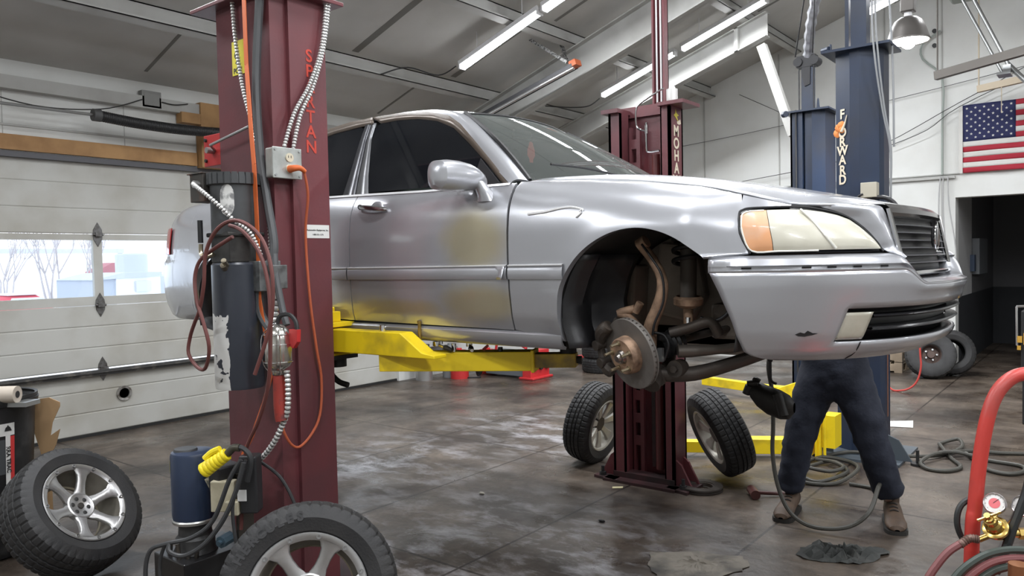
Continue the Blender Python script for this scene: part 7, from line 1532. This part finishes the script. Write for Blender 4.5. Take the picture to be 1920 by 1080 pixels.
b = MB(); pts = [(0, 0), (.055, 0), (.055, .52), (.09, .58), (.12, .68), (.06, .64), (.075, .72), (.125, .82), (.125, .845), (.06, .875), (-.06, .86), (-.05, .70), (0, .52)]
q0 = Vector((-3.66, -.80, 0)); rr_ = Vector((.784, .621, 0)); nn_ = Vector((-.621, .784, 0)); vs = [q0+rr_*(x-.0)+Vector((0, 0, z)) for x, z in pts]; n_ = len(vs); b.add(vs+[v+nn_*.005 for v in vs], [tuple(range(n_)), tuple(range(2*n_-1, n_-1, -1))]+[(i, (i+1) % n_, n_+(i+1) % n_, n_+i) for i in range(n_)])
b.build('sheet', CB, t, smooth=False)

# ---------------------------------------------------------------- torch cart at the right edge
cart = thing('torch_cart', 'cart with a bent red tubular handle beside the brass gas gauges', 'cart', (1.2, -.15, 0))
RP = mat('worn_red_tube_paint', (.50, .045, .035), .38, noise=(7, (.36, .06, .05), .5, .75))
b = MB(); b.tube([(1.185, -.165, .05), (1.196, -.147, .79), (1.203, -.136, .919), (1.212, -.123, 1.041), (1.228, -.105, 1.163), (1.247, -.085, 1.235), (1.275, -.060, 1.278), (1.311, -.030, 1.296), (1.38, .025, 1.296), (1.50, .12, 1.296), (1.56, .17, 1.27), (1.585, .19, 1.2), (1.60, .21, .9), (1.60, .21, .05)], .0195, n=18, k=8); b.build('handle_tube', RP, cart)
b = MB(); b.box((1.12, -.42, .03), (1.65, .25, .05)); b.build('base_tray', RP, cart, smooth=False)
for x, y in ((1.15, .20), (1.66, .0)): b = MB(); b.cyl((x, y-.025, .09), (x, y+.025, .09), .09, n=24); b.build('cart_wheel', RUBBER, cart)
b = MB(); b.cyl((1.19, -.13, .6), (1.6, .20, .6), .014); b.build('cross_bar', RP, cart)
GC = Vector((1.325, -.33, 0))
t = thing('gas_cylinder', 'red gas cylinder top at the lower right corner', 'gas cylinder', tuple(GC+Vector((0, 0, .05))))
b = MB(); b.lathe([(0, .80), (.03, .80), (.035, .785), (.065, .77), (.10, .73), (.11, .66), (.11, .06), (0, .06)], GC, (0, 0, 1), 36); b.build('shell', mat('scuffed_red_cylinder', (.50, .04, .03), .4, noise=(9, (.55, .50, .48), .62, .70)), t)
b = MB(); b.cyl(GC+Vector((0, 0, .80)), GC+Vector((0, 0, .845)), .024, n=14); b.build('valve', mat('copper_tone', (.45, .20, .10), .35, .8), t)
BR = mat('polished_brass', (.66, .47, .15), .24, 1.0, noise=(10, (.50, .34, .10), .45, .75))
t = thing('gas_regulator', 'brass gas regulator with two round dials beside the red handle', 'regulator', (1.255, -.20, .9))
rc = Vector((1.262, -.205, .887)); ra = Vector((-.45, -.55, .72)).normalized()   # bonnet axis, up and toward the camera
ra = (Vector((.784, .621, 0))*-.60+Vector((0, 0, 1))*.66+Vector((.621, -.783, 0))*.42).normalized()
b = MB(); b.lathe([(0, -.03), (.020, -.028), (.026, -.012), (.026, -.004), (.032, -.002), (.033, .008), (.028, .010), (.024, .011), (.022, .03), (.0165, .036), (.016, .05), (.0125, .052), (.012, .060), (.006, .062), (.006, .070), (0, .070)], rc, ra, 32); b.build('bonnet', BR, t)
b = MB(); b.lathe([(.0245, .011), (.0245, .020), (.020, .022)], rc, ra, 6); b.build('hex_nut', BR, t, ang=20)
tip = rc+ra*.066; tb = Vector((.80, .36, .42)).normalized(); b = MB(); b.cyl(tip-tb*.028, tip+tb*.034, .0042, n=10); b.cyl(tip-ra*.004, tip+ra*.008, .008, n=14); b.build('t_screw', BR, t)
b = MB(); b.cyl(rc+Vector((.015, .012, -.012)), rc+Vector((.055, .035, -.012)), .011, n=14); b.cyl(rc+Vector((.048, .031, -.012)), rc+Vector((.066, .042, -.012)), .016, n=6); b.cyl(rc+Vector((-.015, -.010, -.018)), rc+Vector((-.038, -.026, -.030)), .0085, n=12); b.build('unions', BR, t)
b = MB(); b.cyl(rc+Vector((.062, .040, -.012)), rc+Vector((.12, .08, -.02)), .015, n=14); b.build('copper_outlet', MATS['copper_tone'], t)
def gauge(c, n_, face, nm='gauge'):
    c = Vector(c); n_ = Vector(n_).normalized(); b = MB(); b.lathe([(0, -.016), (.026, -.016), (.029, -.010), (.029, .0), (.0265, .004), (.0245, .003)], c, n_, 36); g_ = b.build(nm, mat('gauge_case_steel', (.62, .58, .58), .25, .8), t)
    b = MB(); b.lathe([(0, .001), (.0248, .001)], c, n_, 32); b.build('dial_face', mat('white_dial', (.75, .73, .72), .4), g_)
    x, y, d_ = frame_of(n_)
    if face: b = MB(); b.lathe([(0, .0016), (.014, .0016)], c, n_, 28); b.build('red_zone', mat('dial_red', (.72, .16, .18), .4), g_)
    b = MB(); b.bar(c+n_*.0022-x*.003, c+n_*.0022+(x*.6+y*.8)*.016, .0012, .0006, n_); b.build('needle', INK, g_, smooth=False)
    for i in range(9): a = -.9+i*.6; q_ = c+n_*.0018+(x*math.cos(a)+y*math.sin(a))*.0205; b = MB(); b.bar(q_, q_+(x*math.cos(a)+y*math.sin(a))*.003, .0007, .0005, n_); b.build('dial_tick', INK, g_, smooth=False)
toc = (CAMP-Vector((1.25, -.19, .955))).normalized()
gauge((1.256, -.186, .952), toc+Vector((-.12, .1, .12)), True); gauge((1.318, -.145, .945), toc+Vector((-.35, -.2, .1)), False)
b = MB(); b.cyl(rc, (1.256, -.180, .94), .006); b.cyl(rc+Vector((.02, .02, 0)), (1.315, -.140, .93), .006); b.build('gauge_stems', BR, t)
HR = mat('grimy_red_hose', (.17, .055, .055), .55); HG = mat('grimy_green_hose', (.030, .042, .034), .5)
b = MB(); b.tube([rc+Vector((-.038, -.026, -.030)), (1.203, -.240, .858), (1.183, -.257, .842)], lambda u: .011+.0015*math.sin(u*70), n=10, k=10); b.build('hose_ferrule', mat('dull_ribbed_ferrule', (.16, .10, .08), .5, .4), t)
cable('gas_hose', [(1.190, -.251, .848), (1.16, -.275, .825), (1.135, -.297, .79), (1.11, -.32, .74), (1.09, -.34, .66), (1.08, -.36, .5)], .0105, HR, 'grimy red gas hose curving down left from the brass regulator', 'hose')
for k, (m, lab, dz) in enumerate(((HG, 'dark green gas hose, outermost of the coils on the torch cart', 0), (HR, 'dull red gas hose coiled inside the green one on the torch cart', .02), (HG, 'second dark green hose, innermost of the coils on the torch cart', .04))):
    C0 = Vector((1.36, -.29, .775)); P_ = [(1.13, -.39, .68), (1.175, -.355, .765), (1.211, -.326, .813), (1.261, -.284, .845), (1.328, -.231, .850), (1.42, -.19, .83), (1.52, -.22, .78), (1.56, -.30, .72), (1.50, -.40, .66), (1.34, -.46, .62), (1.20, -.45, .63), (1.13, -.39, .68)]
    P_ = [C0+(Vector(p)-C0)*(1-.10*k)+Vector((0, 0, -.012*k)) for p in P_]
    b = MB(); b.tube(P_, .0105, n=8, k=5); tag(b.build('gas_hose', m), lab, 'hose', 'hoses coiled on the torch cart')
cable('gas_hose', [(1.345, -.15, 1.10), (1.330, -.165, 1.00), (1.318, -.175, .955), (1.300, -.19, .895), (1.280, -.207, .82), (1.262, -.22, .77)], .0115, mat('black_gas_hose', (.018, .020, .020), .5), 'thick black hose passing in front of the pale dial at the right edge', 'hose')
cable('gas_hose', [(1.215, -.100, .95), (1.170, -.135, .92), (1.160, -.150, .87), (1.175, -.145, .82), (1.21, -.12, .78), (1.25, -.10, .76)], .0085, MATS['black_gas_hose'], 'black hose looping behind the foot of the red handle', 'hose')

# trolley at the far right edge, in front of the passage
t = thing('tool_trolley', 'black trolley with yellow buckles cut by the right edge, by the dark passage', 'trolley', (.95, 6.0, 0))
b = MB(); b.cyl((.76, 6.0, .75), (.755, 6.0, 1.12), .010, n=8); b.cyl((.755, 6.0, 1.12), (1.2, 6.2, 1.14), .012, n=8); b.build('chrome_frame', CHR, t)
b = MB(); b.box((.79, 6.0, .50), (1.3, 6.4, 1.08)); b.box((.80, 6.0, 0), (.84, 6.04, .5)); b.box((1.26, 6.3, 0), (1.3, 6.34, .5)); b.build('body', BLACKR, t, smooth=False, bev=.01)
b = MB(); b.box((.76, 5.98, .78), (.80, 6.0, .84)); b.box((.81, 5.98, .76), (.86, 6.0, .87)); b.box((.76, 5.98, .71), (.79, 6.0, .75)); b.build('yellow_buckles', mat('ochre_plastic', (.50, .28, .04), .5), t, smooth=False)
# equipment in the passage
t = thing('electrical_panel', 'grey panel on the wall inside the dark passage', 'panel', (-.25, 11.2, 1.6)); b = MB(); b.box((GX0+.001, 11.0, 1.3), (GX0+.10, 11.9, 1.85)); b.build('box', mat('panel_grey', (.13, .14, .15), .5), t, smooth=False); b = MB(); b.box((GX0+.001, 10.8, 1.35), (GX0+.06, 10.95, 1.6)); b.build('side_switch', mat('panel_blue', (.03, .05, .09), .5), t, smooth=False)
